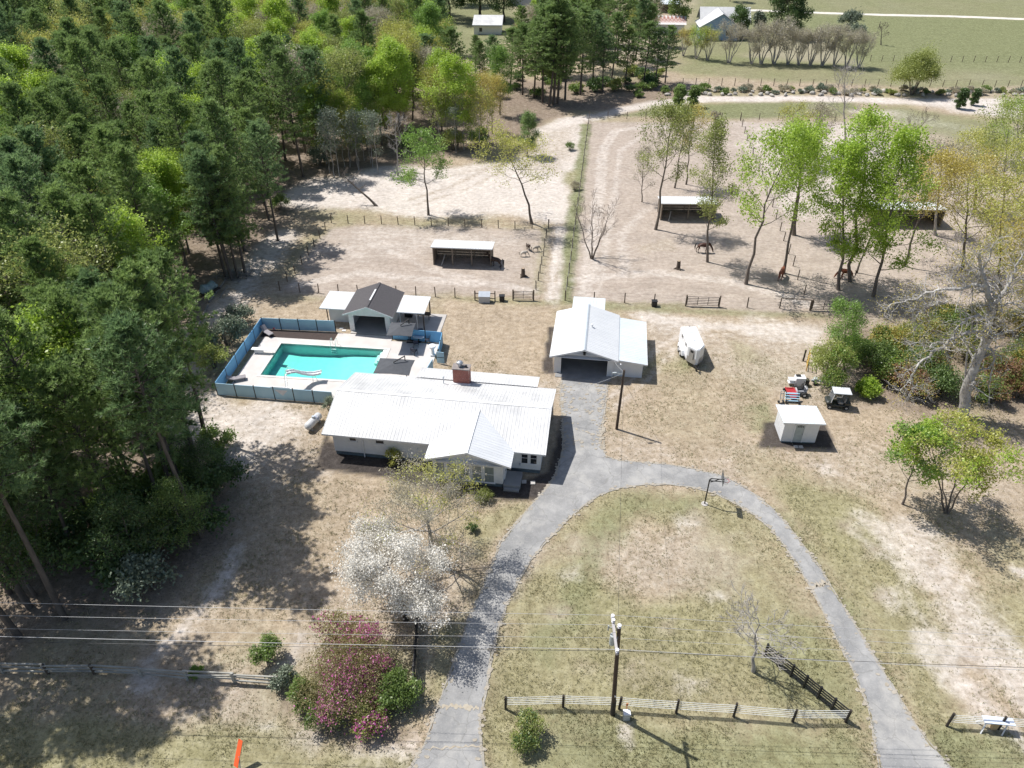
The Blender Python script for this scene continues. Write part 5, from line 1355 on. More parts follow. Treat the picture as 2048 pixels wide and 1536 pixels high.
for s in (-1, 1):
    w = part('wheel', MB().tube([(-.55, s * .4, .28), (-.55, s * .66, .28)], .28, 12), TYRE, mw); part('rim', MB().tube([(-.55, s * .64, .28), (-.55, s * .67, .28)], .14, 8), WHITE, w)
    part('wheel', MB().tube([(1.1, s * .45, .15), (1.1, s * .6, .15)], .15, 10), TYRE, mw)
p = G(1597, 769); t = thing('storage_cabinet', 'white garden cabinet with a black cap behind the red mower', 'cabinet', (p.x, p.y, 0), RAD(-3))
part('body', MB().box((0, 0, .5), (1.0, .75, 1.0), bev=.03), WHITE, t); part('cap', MB().box((-.2, .1, 1.04), (.5, .35, .1), bev=.03), BLACK, t); part('side_shelf', MB().box((-.85, -.05, .35), (.6, .6, .06)).box((-.85, -.05, .7), (.6, .6, .06)), WHITE, t); part('side_bin', MB().box((.72, -.1, .4), (.36, .5, .7), bev=.05), BLACK, t)
p = G(1584, 806); t = thing('tipped_cart', 'light blue slatted cart bed leaning behind the small shed', 'cart', (p.x, p.y, 0), RAD(-4))
CB = M('cart_blue', (.36, .52, .62), (.28, .43, .54), 2, .5)
for i in range(4): part('slat', MB().bar((-.7, .05 + .16 * i, .25 + .18 * i), (.7, .05 + .16 * i, .25 + .18 * i), .2, .04), CB, t)
part('frame', MB().bar((-.6, 0, .2), (-.6, .62, .92), .05).bar((.6, 0, .2), (.6, .62, .92), .05), BLACK, t)
for s in (-.6, .6): part('wheel', MB().tube([(s - .05, -.1, .17), (s + .05, -.1, .17)], .17, 10), TYRE, t)
p = G(1562, 806); t = thing('hand_truck', 'upright grey hand truck left of the blue cart bed', 'hand truck', (p.x, p.y, 0), RAD(15))
part('frame', MB().bar((-.18, 0, .1), (-.1, .3, 1.25), .05).bar((.18, 0, .1), (.26, .3, 1.25), .05).bar((-.15, .12, .55), (.2, .12, .55), .05).bar((-.12, .24, 1.0), (.24, .24, 1.0), .05).bar((-.1, .3, 1.25), (.26, .3, 1.25), .05), GREYM, t)
part('toe_plate', MB().box((0, -.15, .05), (.45, .3, .03)), BLACK, t)
for s in (-.25, .25): part('wheel', MB().tube([(s - .04, .1, .14), (s + .04, .1, .14)], .14, 9), TYRE, t)
p = G(1612, 742); t = thing('hay_frame', 'narrow orange yellow metal frame by the feathery bush', 'frame', (p.x, p.y, 0), RAD(70))
YEL = M('frame_yellow', (.62, .36, .06), (.5, .29, .05), 3, .5)
part('upright', MB().bar((0, 0, 0), (0, 0, 1.7), .08), YEL, t); part('upright', MB().bar((1.6, 0, 0), (1.6, 0, 1.7), .08), YEL, t)
for z in (.35, 1.0, 1.65): part('crossbar', MB().bar((.05, 0, z), (1.55, 0, z), .06), YEL, t)
p = G(1606, 722); t = thing('dark_post', 'short dark post left of the orange yellow frame', 'post', (p.x, p.y, 0)); part('post', MB().box((0, 0, .7), (.14, .14, 1.4)), POSTD, t)
p = G(1633, 768); t = thing('log_splitter', 'low grey machine in the shade under the feathery bush', 'machine', (p.x, p.y, 0), RAD(-10))
part('beam', MB().bar((-.6, 0, .4), (.7, 0, .4), .18, .16).box((-.2, .05, .55), (.4, .4, .3), bev=.05), GREYM, t)
for s in (-.3, .3): part('wheel', MB().tube([(-.2, s - .06, .2), (-.2, s + .06, .2)], .2, 10), TYRE, t)
# ------------------------------------------------------------------ propane tank
A, B = G(617, 864), G(640, 841); c = (A + B) / 2; d = (B - A); t = thing('propane_tank', 'white propane tank lying beside the left end of the house', 'tank', (c.x, c.y, 0), math.atan2(d.y, d.x))
L = .88
prof2 = [(-L - .26, .02), (-L - .2, .19), (-L - .1, .31), (-L, .37), (L, .37), (L + .1, .31), (L + .2, .19), (L + .26, .02)]
part('tank', MB().tube([(x, 0, .62) for x, r in prof2], [r for x, r in prof2], 16), M('tank_paint', (.58, .59, .60), (.50, .51, .52), 2, .4), t, True)
part('valve_dome', MB().tube([(.1, 0, .97), (.1, 0, 1.14)], [.17, .15], 10), TRIM, t)
part('label', MB().tube([(.25, 0, .62), (.5, 0, .62)], .375, 16), M('label_blue', (.25, .30, .42), (.7, .7, .72), 5, .5, lo=.45, hi=.55), t)
for x in (-.65, .65): part('foot', MB().box((x, 0, .14), (.15, .6, .28)), CONCD, t)
# white trestle table in the lower right corner
a, b = G(1961, 1458), G(2010, 1463); d = b - a; t = thing('trestle_board', 'white trestle board on splayed legs by the lower right fence', 'trestle', a, math.atan2(d.y, d.x))
L = d.length
part('top', MB().box((L / 2 + .05, .1, .92), (L + .35, .5, .07)), M('trestle_paint', (.62, .68, .78), (.55, .6, .7), 3, .5), t)
for x in (.0, L - .2):
    for s in (-.3, .45): part('leg', MB().bar((x - .12, s, 0), (x + .15, .1, .9), .07), WHITE, t)
part('support', MB().box((.75, .1, .45), (.3, .25, .85)), M('support_tan', (.5, .36, .2), (.42, .3, .17), 4, .8), t)
# ------------------------------------------------------------------ junk by the wood edge: logs, tarp, brush
LOG = M('log_grey', (.30, .28, .25), (.18, .165, .15), 3, .95, stretch=(.2, 1, 1))
for k, (a, b, r, lb) in enumerate((((398, 652), (416, 612), .16, 'long pale log lying along the edge of the wood, lower of two'), ((418, 606), (452, 560), .13, 'pale log lying along the edge of the wood, upper of two'), ((440, 596), (455, 572), .08, 'thin broken log beside the brush pile'))):
    A, B = G(*a), G(*b); o = part('log', MB().tube([(0, 0, r), tuple(B - A + Vector((0, 0, r * .8)))], [r, r * .75], 8), LOG, None); o.location = A; tag(o, lb, 'log', 'logs by the wood')
p = G(420, 588); t = thing('utility_trailer', 'small trailer under a teal grey tarp at the edge of the wood', 'trailer', (p.x, p.y, 0), RAD(55))
part('bed', MB().box((0, 0, .5), (2.4, 1.3, .16)), POSTD, t)
mb = MB(); mb.tube([(-1.1, 0, .6), (-.6, .05, .95), (0, 0, .85), (.6, -.05, 1.05), (1.1, 0, .62)], [.3, .6, .5, .55, .25], 9); part('tarp', mb, M('tarp_teal', (.13, .22, .23), (.30, .37, .38), 2, .6), t)
for s in (-.7, .7): part('wheel', MB().tube([(0, s - .08, .3), (0, s + .08, .3)], .3, 10), TYRE, t)
p = G(464, 552); rng = random.Random(8); mb = MB()
for i in range(150):
    a = rng.uniform(0, 6.28); r = rng.uniform(0, 1.9); x, y = r * math.cos(a) * 1.3, r * math.sin(a) * .8; z = max(.05, .75 - r * .35) * rng.random(); b = rng.uniform(0, 6.28); l = rng.uniform(.3, 1.0)
    mb.tube([(x - l * math.cos(b), y - l * math.sin(b), z), (x + l * math.cos(b), y + l * math.sin(b), z + rng.uniform(-.1, .3))], rng.uniform(.015, .045), 4)
o = part('brush_pile', mb, LOG, None); o.location = (p.x, p.y, 0); tag(o, 'heap of grey cut branches under four thin pines', 'brush pile')
# ------------------------------------------------------------------ horses and ponies
def quadruped_mesh(name, mat, graze=1.0, stocky=1.0, stride=.1, turn=0.0):
    """one continuous body grown from a jointed skeleton, 1.5 m at the withers, facing +x"""
    s = stocky
    V = [(-.62, 0, 1.20, .27), (-.28, 0, 1.13, .29), (.12, 0, 1.11, .30), (.48, 0, 1.17, .28), (.72, 0, 1.27, .2)]
    if graze > .5: V += [(.98, .05 * turn, 1.06, .145), (1.2, .14 * turn, .72, .115), (1.30, .2 * turn, .48, .125), (1.40, .26 * turn, .2, .075), (1.42, .28 * turn, .07, .06)]
    else: V += [(.95, .05 * turn, 1.52, .14), (1.1, .12 * turn, 1.76, .11), (1.22, .16 * turn, 1.78, .12), (1.46, .22 * turn, 1.58, .075), (1.55, .24 * turn, 1.48, .06)]
    E = [(0, 1), (1, 2), (2, 3), (3, 4), (4, 5), (5, 6), (6, 7), (7, 8), (8, 9)]
    def chain(root, pts):
        last = root
        for q in pts:
            V.append(q); E.append((last, len(V) - 1)); last = len(V) - 1
    for sd, st in ((.17, stride), (-.17, -stride)):
        chain(3, [(.5, sd, .9, .125), (.52 + st, sd, .52, .06), (.50 + st * 1.4, sd, .14, .042), (.54 + st * 1.5, sd, .03, .055)])
        chain(0, [(-.55, sd, .95, .165), (-.50 - st * .5, sd, .74, .10), (-.70 - st, sd, .50, .055), (-.66 - st, sd, .14, .042), (-.61 - st, sd, .03, .055)])
    me = bpy.data.meshes.new(name)
    me.from_pydata([(x, y, z) for x, y, z, r in V], E, [])
    o = bpy.data.objects.new('tmp', me); COL.objects.link(o)
    sm = o.modifiers.new('s', 'SKIN'); sm.use_smooth_shade = True; sm.branch_smoothing = .3
    for i, v in enumerate(V):
        d = me.skin_vertices[0].data[i]; r = v[3] * (s if i < 5 else 1); d.radius = (r, r * (1.12 if i < 5 else 1)); d.use_root = (i == 0)
    o.modifiers.new('u', 'SUBSURF').levels = 1
    dg = bpy.context.evaluated_depsgraph_get(); dg.update()
    out = bpy.data.meshes.new_from_object(o.evaluated_get(dg)); out.name = name
    bpy.data.objects.remove(o); out.materials.clear(); out.materials.append(mat)
    return out, V
def horse(label, cat, name, px, py, rz, mat, hair, scale=1.0, graze=1.0, stocky=1.0, turn=0.0, group=None):
    p = G(px, py); t = thing(name, label, cat, (p.x, p.y, 0), rz, group); t.scale = (scale,) * 3
    me, V = quadruped_mesh('body', mat, graze, stocky, .1, turn); b = link('body', me, t)
    n = [Vector(V[i][:3]) for i in range(3, 10)]
    mb = MB()
    for i in range(1, 4): mb.bar(n[i] + Vector((-.02, 0, V[3 + i][3] * .75)) if graze < .5 else n[i] + Vector((.0, 0, V[3 + i][3] * .9)), n[i + 1] + Vector((0, 0, V[4 + i][3] * .85)), .05, .12)
    part('mane', mb, hair, t)
    part('tail', MB().tube([(-.88, 0, 1.28), (-1.0, 0, 1.15), (-1.03, .02, .8), (-1.0, .03, .42)], [.05, .075, .085, .02], 7), hair, t)
    e = n[4]
    for s in (-.06, .06): part('ear', MB().tube([e + Vector((-.04, s, .08)), e + Vector((-.1, s * 1.3, .2))], [.035, .008], 5), mat, t)
    for sd in (-.17, .17):
        for x in (.56, -.58): part('hoof', MB().tube([(x + (.12 if sd > 0 else -.12) * (1 if x > 0 else -1), sd, -.005), (x + (.12 if sd > 0 else -.12) * (1 if x > 0 else -1), sd, .08)], [.068, .055], 8), POSTD, t)
    return t
BAY = M('coat_bay', (.075, .030, .018), (.05, .02, .013), 4, .55); CHEST = M('coat_chestnut', (.20, .062, .028), (.15, .045, .02), 4, .55)
HAIRB = M('hair_black', (.015, .012, .01), (.025, .02, .016), 6, .8); DUN = M('coat_grey_dun', (.40, .36, .30), (.28, .245, .20), 4, .8); PALE = M('coat_pale', (.52, .48, .42), (.40, .36, .31), 4, .8)
DKB = M('coat_dark_brown', (.035, .022, .017), (.05, .03, .02), 4, .7)
horse('dark bay horse grazing behind the slim trunk in the large paddock', 'horse', 'horse', 1404, 505, RAD(-2), BAY, HAIRB, 1.02)
horse('chestnut horse facing away with lowered head beside the leaning trunk', 'horse', 'horse', 1561, 557, RAD(62), CHEST, CHEST, 1.02)
horse('chestnut horse mostly hidden behind two trunks at the right of the paddock', 'horse', 'horse', 1691, 558, RAD(170), CHEST, HAIRB, 1.0)
horse('dark brown horse with its head inside the corner of the three bay shelter', 'horse', 'horse', 992, 534, RAD(160), DKB, HAIRB, 1.0, 0.0)
horse('pale grey pony grazing, nearest of the three by the lane', 'pony', 'pony', 1047, 513, RAD(8), PALE, DUN, .56, 1, 1.25, 0, 'ponies')
horse('brown grey pony grazing, nearest the lane fence of the three', 'pony', 'pony', 1071, 503, RAD(10), DUN, HAIRB, .58, 1, 1.25, 0, 'ponies')
horse('black brown pony standing head up behind the other two', 'pony', 'pony', 1056, 500, RAD(-70), DKB, HAIRB, .6, 0, 1.25, 0, 'ponies')
# ------------------------------------------------------------------ trees
def ring_tube(pts, rad, n):
    pts = np.asarray(pts); k = len(pts)
    d = np.gradient(pts, axis=0); d /= np.linalg.norm(d, axis=1)[:, None] + 1e-9
    ref = np.array([0., 0, 1]) if abs(d.mean(0)[2]) < .8 else np.array([1., 0, 0])
    u = np.cross(d, ref); u /= np.linalg.norm(u, axis=1)[:, None] + 1e-9
    w = np.cross(d, u)
    a = np.arange(n) * 2 * np.pi / n
    v = pts[:, None] + (u[:, None] * np.cos(a)[None, :, None] + w[:, None] * np.sin(a)[None, :, None]) * np.asarray(rad)[:, None, None]
    i = np.arange(k - 1)[:, None] * n; j = np.arange(n)[None]
    f = np.stack([i + j, i + (j + 1) % n, i + n + (j + 1) % n, i + n + j], -1).reshape(-1, 4)
    return v.reshape(-1, 3), f
class Wood:
    def __init__(s): s.v = []; s.f = []; s.n = 0
    def add(s, pts, rad, n):
        v, f = ring_tube(pts, rad, n)
        s.v.append(v); s.f.append(f + s.n); s.n += len(v)
    def mesh(s, name, mat): return np_mesh(name, np.concatenate(s.v), np.concatenate(s.f), [mat], smooth=True)
def unit(v): return v / (np.linalg.norm(v, axis=-1, keepdims=True) + 1e-9)
def leaf_quads(rng, c, size, up=.5, asp=.55):
    n = len(c)
    a = unit(rng.normal(size=(n, 3)) + [0, 0, -.2]); b = unit(np.cross(a, unit(rng.normal(size=(n, 3)) + [0, 0, up])))
    s = (size * rng.uniform(.6, 1.25, n))[:, None]
    return np.stack([c - a * s * .5, c + b * s * asp * .5, c + a * s * .5, c - b * s * asp * .5], 1).reshape(-1, 3)
def leafset(rng, tips, tints, per, spread, size, up=.5, asp=.6):
    t = np.repeat(tips, per, 0); tn = np.repeat(tints, per)
    off = rng.normal(size=t.shape) * spread * [1, 1, .75]
    v = leaf_quads(rng, t + off, size, up, asp)
    f = np.arange(len(v)).reshape(-1, 4)
    return v, f, np.repeat(np.clip(tn + rng.normal(size=len(tn)) * .08, 0, 1), 4)
def grow(seed, H, r0=.16, lean=(0, 0), bow=(0, 0), limbs=12, start=.35, reach=.32, rise=.6, sub=5, twigs=4, wig=.12, top=.75, profile=None, stems=1, depth=3, droop=0., flare=1.3, tw=.011, paths=()):
    """tapered trunk with limbs, branches and twigs; returns wood, twig-tip points and a tint per tip.
    lean: where the top ends up, bow: how far the middle swings out, reach: limb length / H, rise: how steeply limbs climb"""
    rng = np.random.default_rng(seed); wd = Wood(); tips = []; tint = []
    def br(p, d, L, r, lv, tn, az0=0):
        k = 5 if lv < 2 else 4
        pts = [p]; dd = unit(d)
        for i in range(1, k):
            dd = unit(dd + rng.normal(size=3) * wig * (1 + .3 * lv) + np.array([0, 0, (.16 * rise - droop * .35)]))
            pts.append(pts[-1] + dd * L / (k - 1))
        pts = np.array(pts)
        wd.add(pts, np.linspace(r, max(tw * .6, r * .3), k), (6, 5, 4, 3, 3)[min(lv, 4)])
        if lv >= depth:
            for t in (.45, .75, 1.0):
                q = pts[0] + 0; i = t * (k - 1); a = int(min(i, k - 2)); tips.append(pts[a] + (pts[a + 1] - pts[a]) * (i - a)); tint.append(tn)
            return
        nn = sub if lv == 1 else twigs
        for j in range(nn):
            t = .28 + .72 * (j + rng.uniform(.2, .8)) / nn
            i = t * (k - 1); a = int(min(i, k - 2)); q = pts[a] + (pts[a + 1] - pts[a]) * (i - a)
            ax = unit(pts[a + 1] - pts[a]); side = unit(np.cross(ax, unit(rng.normal(size=3))))
            c = unit(ax * rng.uniform(.5, .95) + side * rng.uniform(.6, .95) + np.array([0, 0, .12 * rise]))
            br(q, c, L * rng.uniform(.38, .58) * (1.15 - .45 * t), max(tw, r * .45 * (1 - .4 * t)), lv + 1, np.clip(tn + rng.normal() * .17, 0, 1))
        tips.append(pts[-1]); tint.append(tn)
    for pth, ra, rb in paths:          # main limbs surveyed from the photograph
        pp = np.array([[q[0], q[1], q[2]] for q in pth])
        tt_ = np.linspace(0, len(pp) - 1, (len(pp) - 1) * 3 + 1); pl = np.stack([np.interp(tt_, np.arange(len(pp)), pp[:, i]) for i in range(3)], 1)
        pl[1:-1] += rng.normal(size=pl[1:-1].shape) * .07
        wd.add(pl, np.linspace(ra, rb, len(pl)), 7)
        for q in range(2, len(pl)):
            for rep in range(2):
                ax = unit(pl[q] - pl[q - 1]); side = unit(np.cross(ax, unit(rng.normal(size=3))))
                Lb = rng.uniform(.9, 2.4) * (1.2 - .5 * q / len(pl))
                br(pl[q], unit(ax * .5 + side * .8 + np.array([0, 0, .12])), Lb, max(tw * 1.5, (ra + (rb - ra) * q / len(pl)) * .4), 2, rng.uniform(.2, .8))
    for st in range(stems):
        k = 9; t = np.linspace(0, 1, k)[:, None]
        az = 2 * np.pi * st / stems + rng.uniform(0, 1)
        sp = np.array([math.cos(az), math.sin(az), 0]) * (H * .3 * rng.uniform(.6, 1.2) if stems > 1 else 0)
        hh = H * (rng.uniform(.8, 1) if stems > 1 else 1)
        base = np.array([math.cos(az), math.sin(az), 0]) * (r0 * 1.2 if stems > 1 else 0)
        P = base + np.concatenate([t * (lean[0] + sp[0]) + np.sin(t * np.pi) * bow[0], t * (lean[1] + sp[1]) + np.sin(t * np.pi) * bow[1], t * hh * .97], 1)
        P[1:-1, :2] += rng.normal(size=(k - 2, 2)) * H * .008
        P[0, 2] -= .15
        rr = r0 * (1 - t[:, 0] * .86); rr[0] *= flare
        wd.add(P, rr, 9 if stems == 1 else 6)
        nl = limbs if stems == 1 else max(3, limbs // stems)
        for i in range(nl):
            tt = start + (1 - start) * ((i + rng.uniform(.1, .9)) / nl) ** .9
            tt = min(tt, .985)
            x = tt * (k - 1); a = int(min(x, k - 2)); q = P[a] + (P[a + 1] - P[a]) * (x - a)
            az2 = i * 2.4 + rng.uniform(-.5, .5); u = (tt - start) / (1 - start)
            pf = profile(u) if profile else (math.sin(math.pi * (.18 + .72 * u)) ** .8)
            el = rise * (.55 + .65 * u) * rng.uniform(.75, 1.25) - droop
            d = np.array([math.cos(az2) * math.cos(el), math.sin(az2) * math.cos(el), math.sin(el)])
            br(q, d, H * reach * pf * rng.uniform(.8, 1.15) + .3 * min(1, H / 12), max(.02, r0 * (1 - tt * .8) * .42), 1, rng.uniform(.15, .85))
        tips.append(P[-1]); tint.append(.6)
    return wd, np.array(tips), np.array(tint)
BARK = M('bark_grey', (.20, .17, .145), (.11, .09, .075), 5, .95, bmp=.6, bscale=18, stretch=(1, 1, .25))
BARK_PINE = M('bark_pine', (.15, .125, .105), (.075, .064, .056), 4, .95, bmp=.7, bscale=14, stretch=(1, 1, .3))
BARK_PALE = M('bark_pale', (.46, .43, .40), (.27, .25, .23), 3, .9, bmp=.4, bscale=14, stretch=(1, 1, .35))
BARK_DARK = M('bark_dark', (.10, .085, .07), (.055, .045, .038), 5, .95, bmp=.5, bscale=16)
LF = {
    'pine': leaf_mat('needles_dark', (.235, .345, .11), .34, .55, (.34, .45, .165)),
    'pine2': leaf_mat('needles_olive', (.25, .36, .105), .34, .55, (.35, .46, .16)),
    'pine3': leaf_mat('needles_blue', (.205, .32, .13), .34, .55, (.30, .415, .18)),
    'lime': leaf_mat('leaves_lime', (.40, .56, .07), .38, .58, (.52, .66, .14)),
    'green': leaf_mat('leaves_green', (.23, .38, .075), .42, .52, (.34, .50, .12)),
    'yellow': leaf_mat('leaves_yellow', (.49, .50, .11), .35, .5, (.60, .60, .19)),
    'ochre': leaf_mat('leaves_ochre', (.56, .47, .12), .35, .48, (.64, .58, .19)),
    'tan': leaf_mat('leaves_tan', (.46, .42, .30), .35, .4, (.56, .52, .38)),
    'olive': leaf_mat('leaves_olive', (.33, .38, .10), .42, .5, (.45, .49, .16)),
    'dark': leaf_mat('leaves_dark', (.105, .175, .055), .45, .4, (.18, .27, .085)),
    'mid': leaf_mat('leaves_mid', (.19, .28, .07), .42, .45, (.29, .39, .11)),
    'sage': leaf_mat('leaves_sage', (.20, .245, .17), .4, .25, (.32, .36, .26)),
    'white': leaf_mat('blossom_white', (.80, .77, .70), .12, .35, (.88, .86, .81)),
    'pink': leaf_mat('blossom_pink', (.56, .13, .36), .4, .35, (.72, .27, .54)),
    'heath': leaf_mat('leaves_heath', (.33, .29, .13), .42, .42, (.43, .40, .19)),
    'rust': leaf_mat('leaves_rust', (.27, .145, .075), .45, .35, (.37, .23, .12)),
}
def pine_meshes(seed, H=18., R=2.9, clear=.45, nb=100, dens=15, n_need=15):
    rng = np.random.default_rng(seed); wd = Wood()
    k = 10; t = np.linspace(0, 1, k)[:, None]
    sw = rng.normal(size=(1, 2)) * H * .02
    P = np.concatenate([np.sin(t * 2.2) * sw, t * H], 1); P[0, 2] -= .2
    wd.add(P, .21 * (1 - t[:, 0] * .88), 7)
    tp = []; td = []; tt = []
    for i in range(nb):
        u = (i + rng.uniform(0, 1)) / nb; z = clear + (1 - clear) * u ** .92; z = min(z, .99)
        x = z * (k - 1); a = int(min(x, k - 2)); q = P[a] + (P[a + 1] - P[a]) * (x - a)
        L = R * (max(0.0, 1 - u ** 2.8) ** .62) * (.6 + .4 * min(1, u * 5)) * rng.uniform(.55, 1.18) + .35
        az = i * 2.4 + rng.uniform(-.6, .6); el = -.25 + 1.05 * u + rng.normal() * .15
        d = np.array([math.cos(az) * math.cos(el), math.sin(az) * math.cos(el), math.sin(el)])
        tn = rng.uniform(.1, .9)
        pts = [q]
        for j in range(4):
            d = unit(d + np.array([0, 0, .10]) + rng.normal(size=3) * .08); pts.append(pts[-1] + d * L / 4)
        pts = np.array(pts); wd.add(pts, np.linspace(.045, .012, 5), 3)
        for j in range(dens):
            s = .3 + .7 * (j + rng.uniform()) / dens
            xx = s * 4; a = int(min(xx, 3)); p = pts[a] + (pts[a + 1] - pts[a]) * (xx - a)
            side = rng.normal(size=3); side[2] = abs(side[2]) * .5
            p = p + unit(side) * rng.uniform(0, .34 + .30 * L * (1.1 - s))
            tp.append(p); td.append(unit(d * .6 + unit(side) * .6 + np.array([0, 0, .55]))); tt.append(np.clip(tn + rng.normal() * .16, 0, 1))
    for j in range(dens):
        tp.append(P[-1] + rng.normal(size=3) * [.25, .25, .4]); td.append(np.array([0, 0, 1.])); tt.append(.7)
    tp, td, tt = np.array(tp), np.array(td), np.array(tt)
    n = len(tp) * n_need
    c = np.repeat(tp, n_need, 0); ax = unit(np.repeat(td, n_need, 0) + rng.normal(size=(n, 3)) * .62)
    L = rng.uniform(.26, .46, n)[:, None]; b = unit(np.cross(ax, rng.normal(size=(n, 3)))) * rng.uniform(.026, .048, n)[:, None]
    v = np.stack([c - b, c + b, c + ax * L], 1).reshape(-1, 3)
    return wd.mesh('trunk', BARK_PINE), np_mesh('crown', v, np.arange(3 * n).reshape(-1, 3), [LF['pine']], np.repeat(np.repeat(tt, n_need), 3))
def set_tree(name, label, cat, loc, meshes, s=1.0, rz=0.0, group=None, leaf=None, tilt=(0, 0), sz=None, bark=None):
    r = thing(name, label, cat, loc, rz, group)
    r.scale = (s, s, sz or s); r.rotation_euler = (tilt[0], tilt[1], rz)
    o = link('trunk', meshes[0], r)
    if bark: o.material_slots[0].link = 'OBJECT'; o.material_slots[0].material = bark
    if len(meshes) > 1 and meshes[1]:
        c = link('crown', meshes[1], r)
        if leaf:
            c.material_slots[0].link = 'OBJECT'; c.material_slots[0].material = LF[leaf]
    for extra in meshes[2:]: link('blossom' if 'blossom' in extra.name else 'leaf_cluster', extra, r)
    return r
def tree_meshes(seed, H, leaf='green', bark=None, per=6, spread=.32, size=.22, keep=1.0, low=0.0, asp=.6, leafup=.5, extra=None, **kw):
    wd, tips, tint = grow(seed, H, **kw)
    rng = np.random.default_rng(seed + 999)
    wm = wd.mesh('trunk', bark or BARK)
    if per == 0: return (wm,)
    if keep < 1:
        m = rng.random(len(tips)) < keep; tips, tint = tips[m], tint[m]
    out = [wm]
    sets = [(leaf, 1.0, 'crown')] if not extra else [(leaf, 1 - extra[1], 'crown'), (extra[0], extra[1], 'leaf_cluster')]
    pick = rng.random(len(tips)); lo = 0
    # a second leaf kind sits in patches, not leaf by leaf
    if extra: pick = vnoise(tips[:, 0] * 1.0, tips[:, 1] + tips[:, 2], 1.6, 40 + seed % 50, 2); pick = np.argsort(np.argsort(pick)) / len(pick)
    for lf, share, nm in sets:
        m = (pick >= lo) & (pick < lo + share + 1e-6); lo += share
        if m.sum() < 2: continue
        v, f, tn = leafset(rng, tips[m], tint[m], per, spread, size, leafup, asp)
        out.append(np_mesh(nm, v, f, [LF[lf]], tn))
    return tuple(out)
def blob_bush(seed, R, Hh, leaf, n=2600, size=.14, stems=7, lumps=9, open_=.55, extra=None):
    """shrub: several stems and leaves spread through uneven lumps"""
    rng = np.random.default_rng(seed); wd = Wood()
    cs = []; rs = []
    for i in range(lumps):
        a = i * 2.4 + rng.uniform(-.4, .4); q = math.sqrt((i + .5) / lumps)
        c = np.array([math.cos(a) * R * .68 * q, math.sin(a) * R * .68 * q, Hh * (rng.uniform(.26, .72) * (1.05 - .45 * q) + .1)])
        cs.append(c); rs.append(R * rng.uniform(.22, .46))
    for i in range(stems):
        c = cs[i % lumps]; b = np.array([c[0] * .12, c[1] * .12, -.05])
        m = b + (c - b) * .5 + rng.normal(size=3) * .06 * R + np.array([0, 0, .1 * Hh])
        wd.add(np.array([b, m, c, c + (c - b) * .25]), [.03 + R * .012, .025 + R * .008, .015, .008], 5)
        for j in range(5):
            d = unit(rng.normal(size=3) + [0, 0, .4]); wd.add(np.array([c, c + d * rs[i % lumps] * .5, c + d * rs[i % lumps] * 1.05 + [0, 0, .05]]), [.012, .009, .005], 3)
    out = [wd.mesh('stem', BARK)]
    cnt = n; parts_ = [(leaf, cnt, 'crown')] if not extra else [(leaf, int(cnt * (1 - extra[1])), 'crown'), (extra[0], int(cnt * extra[1]), 'blossom')]
    for lf, k, nm in parts_:
        w = np.array(rs) ** 2; w = w / w.sum()
        if nm == 'blossom': w = w * (rng.random(lumps) > .55); w = w / w.sum()
        li = rng.choice(lumps, k, p=w)
        d = unit(rng.normal(size=(k, 3))); d[:, 2] = np.where(d[:, 2] < -.3, -d[:, 2], d[:, 2])
        rad = np.array(rs)[li] * rng.uniform(open_, 1.1, k) * (1 + .3 * np.sin(d[:, 0] * 7 + li) * np.cos(d[:, 1] * 6 + d[:, 2] * 5))
        sp_ = rng.random(k) < .14; rad = np.where(sp_, rad * rng.uniform(1.1, 1.6, k), rad)
        c = np.array(cs)[li] + d * rad[:, None] * [1, 1, .9 * min(1.3, Hh / (1.3 * R) + .3)]
        c[:, 2] = np.maximum(c[:, 2], .03)
        tn = np.clip(rng.uniform(.15, .85, lumps)[li] + rng.normal(size=k) * .15, 0, 1)
        v = leaf_quads(rng, c, size * (1.5 if nm == 'blossom' and lf == 'pink' else 1), .6, .6)
        out.append(np_mesh(nm, v, np.arange(4 * k).reshape(-1, 4), [LF[lf]], np.repeat(tn, 4)))
    return tuple(out)
# ------------------------------------------------------------------ single trees, each surveyed from its foot to its top
def hero(name, label, cat, base, top, seed, group=None, **kw):
    b = G(*base); H = HT(base[0], base[1], top[1]); t = G(top[0], top[1], H)
    kw.setdefault('lean', (t.x - b.x, 0))
    kw.setdefault('r0', .05 + H * .0105)
    return set_tree(name, label, cat, (b.x, b.y, 0), tree_meshes(seed, H, **kw), group=group)
def bush(label, base, R, Hh, leaf, seed, name='shrub', cat='shrub', group=None, **kw):
    b = G(*base); return set_tree(name, label, cat, (b.x, b.y, 0), blob_bush(seed, R, Hh, leaf, **kw), group=group)
# front of the house
hero('budding_tree', 'tall tree with yellow catkins and bare limbs standing before the house bay', 'tree', (866, 1125), (852, 992), 11, leaf='tan', extra=('yellow', .35), per=8, spread=.28, size=.12, keep=.8, limbs=19, start=.32, reach=.6, rise=.36, sub=6, twigs=5, r0=.22, tw=.015, wig=.16, bark=BARK_PALE)
hero('dogwood', 'dogwood covered in white blossom beside the pink bushes', 'tree', (812, 1240), (790, 1112), 12, leaf='white', per=20, spread=.30, size=.115, keep=.95, limbs=14, start=.25, reach=.48, rise=.42, sub=6, twigs=5, r0=.17, lean=(-.7, -.2), asp=.8, leafup=1.2, bark=BARK_DARK)
hero('dogwood', 'smaller white blossoming dogwood to the upper left, toward the house', 'tree', (775, 1165), (745, 1070), 13, leaf='white', per=17, spread=.34, size=.11, keep=.85, limbs=12, start=.28, reach=.42, rise=.5, sub=5, twigs=5, r0=.11, lean=(-.8, 0), asp=.8, leafup=1.2, bark=BARK_DARK)
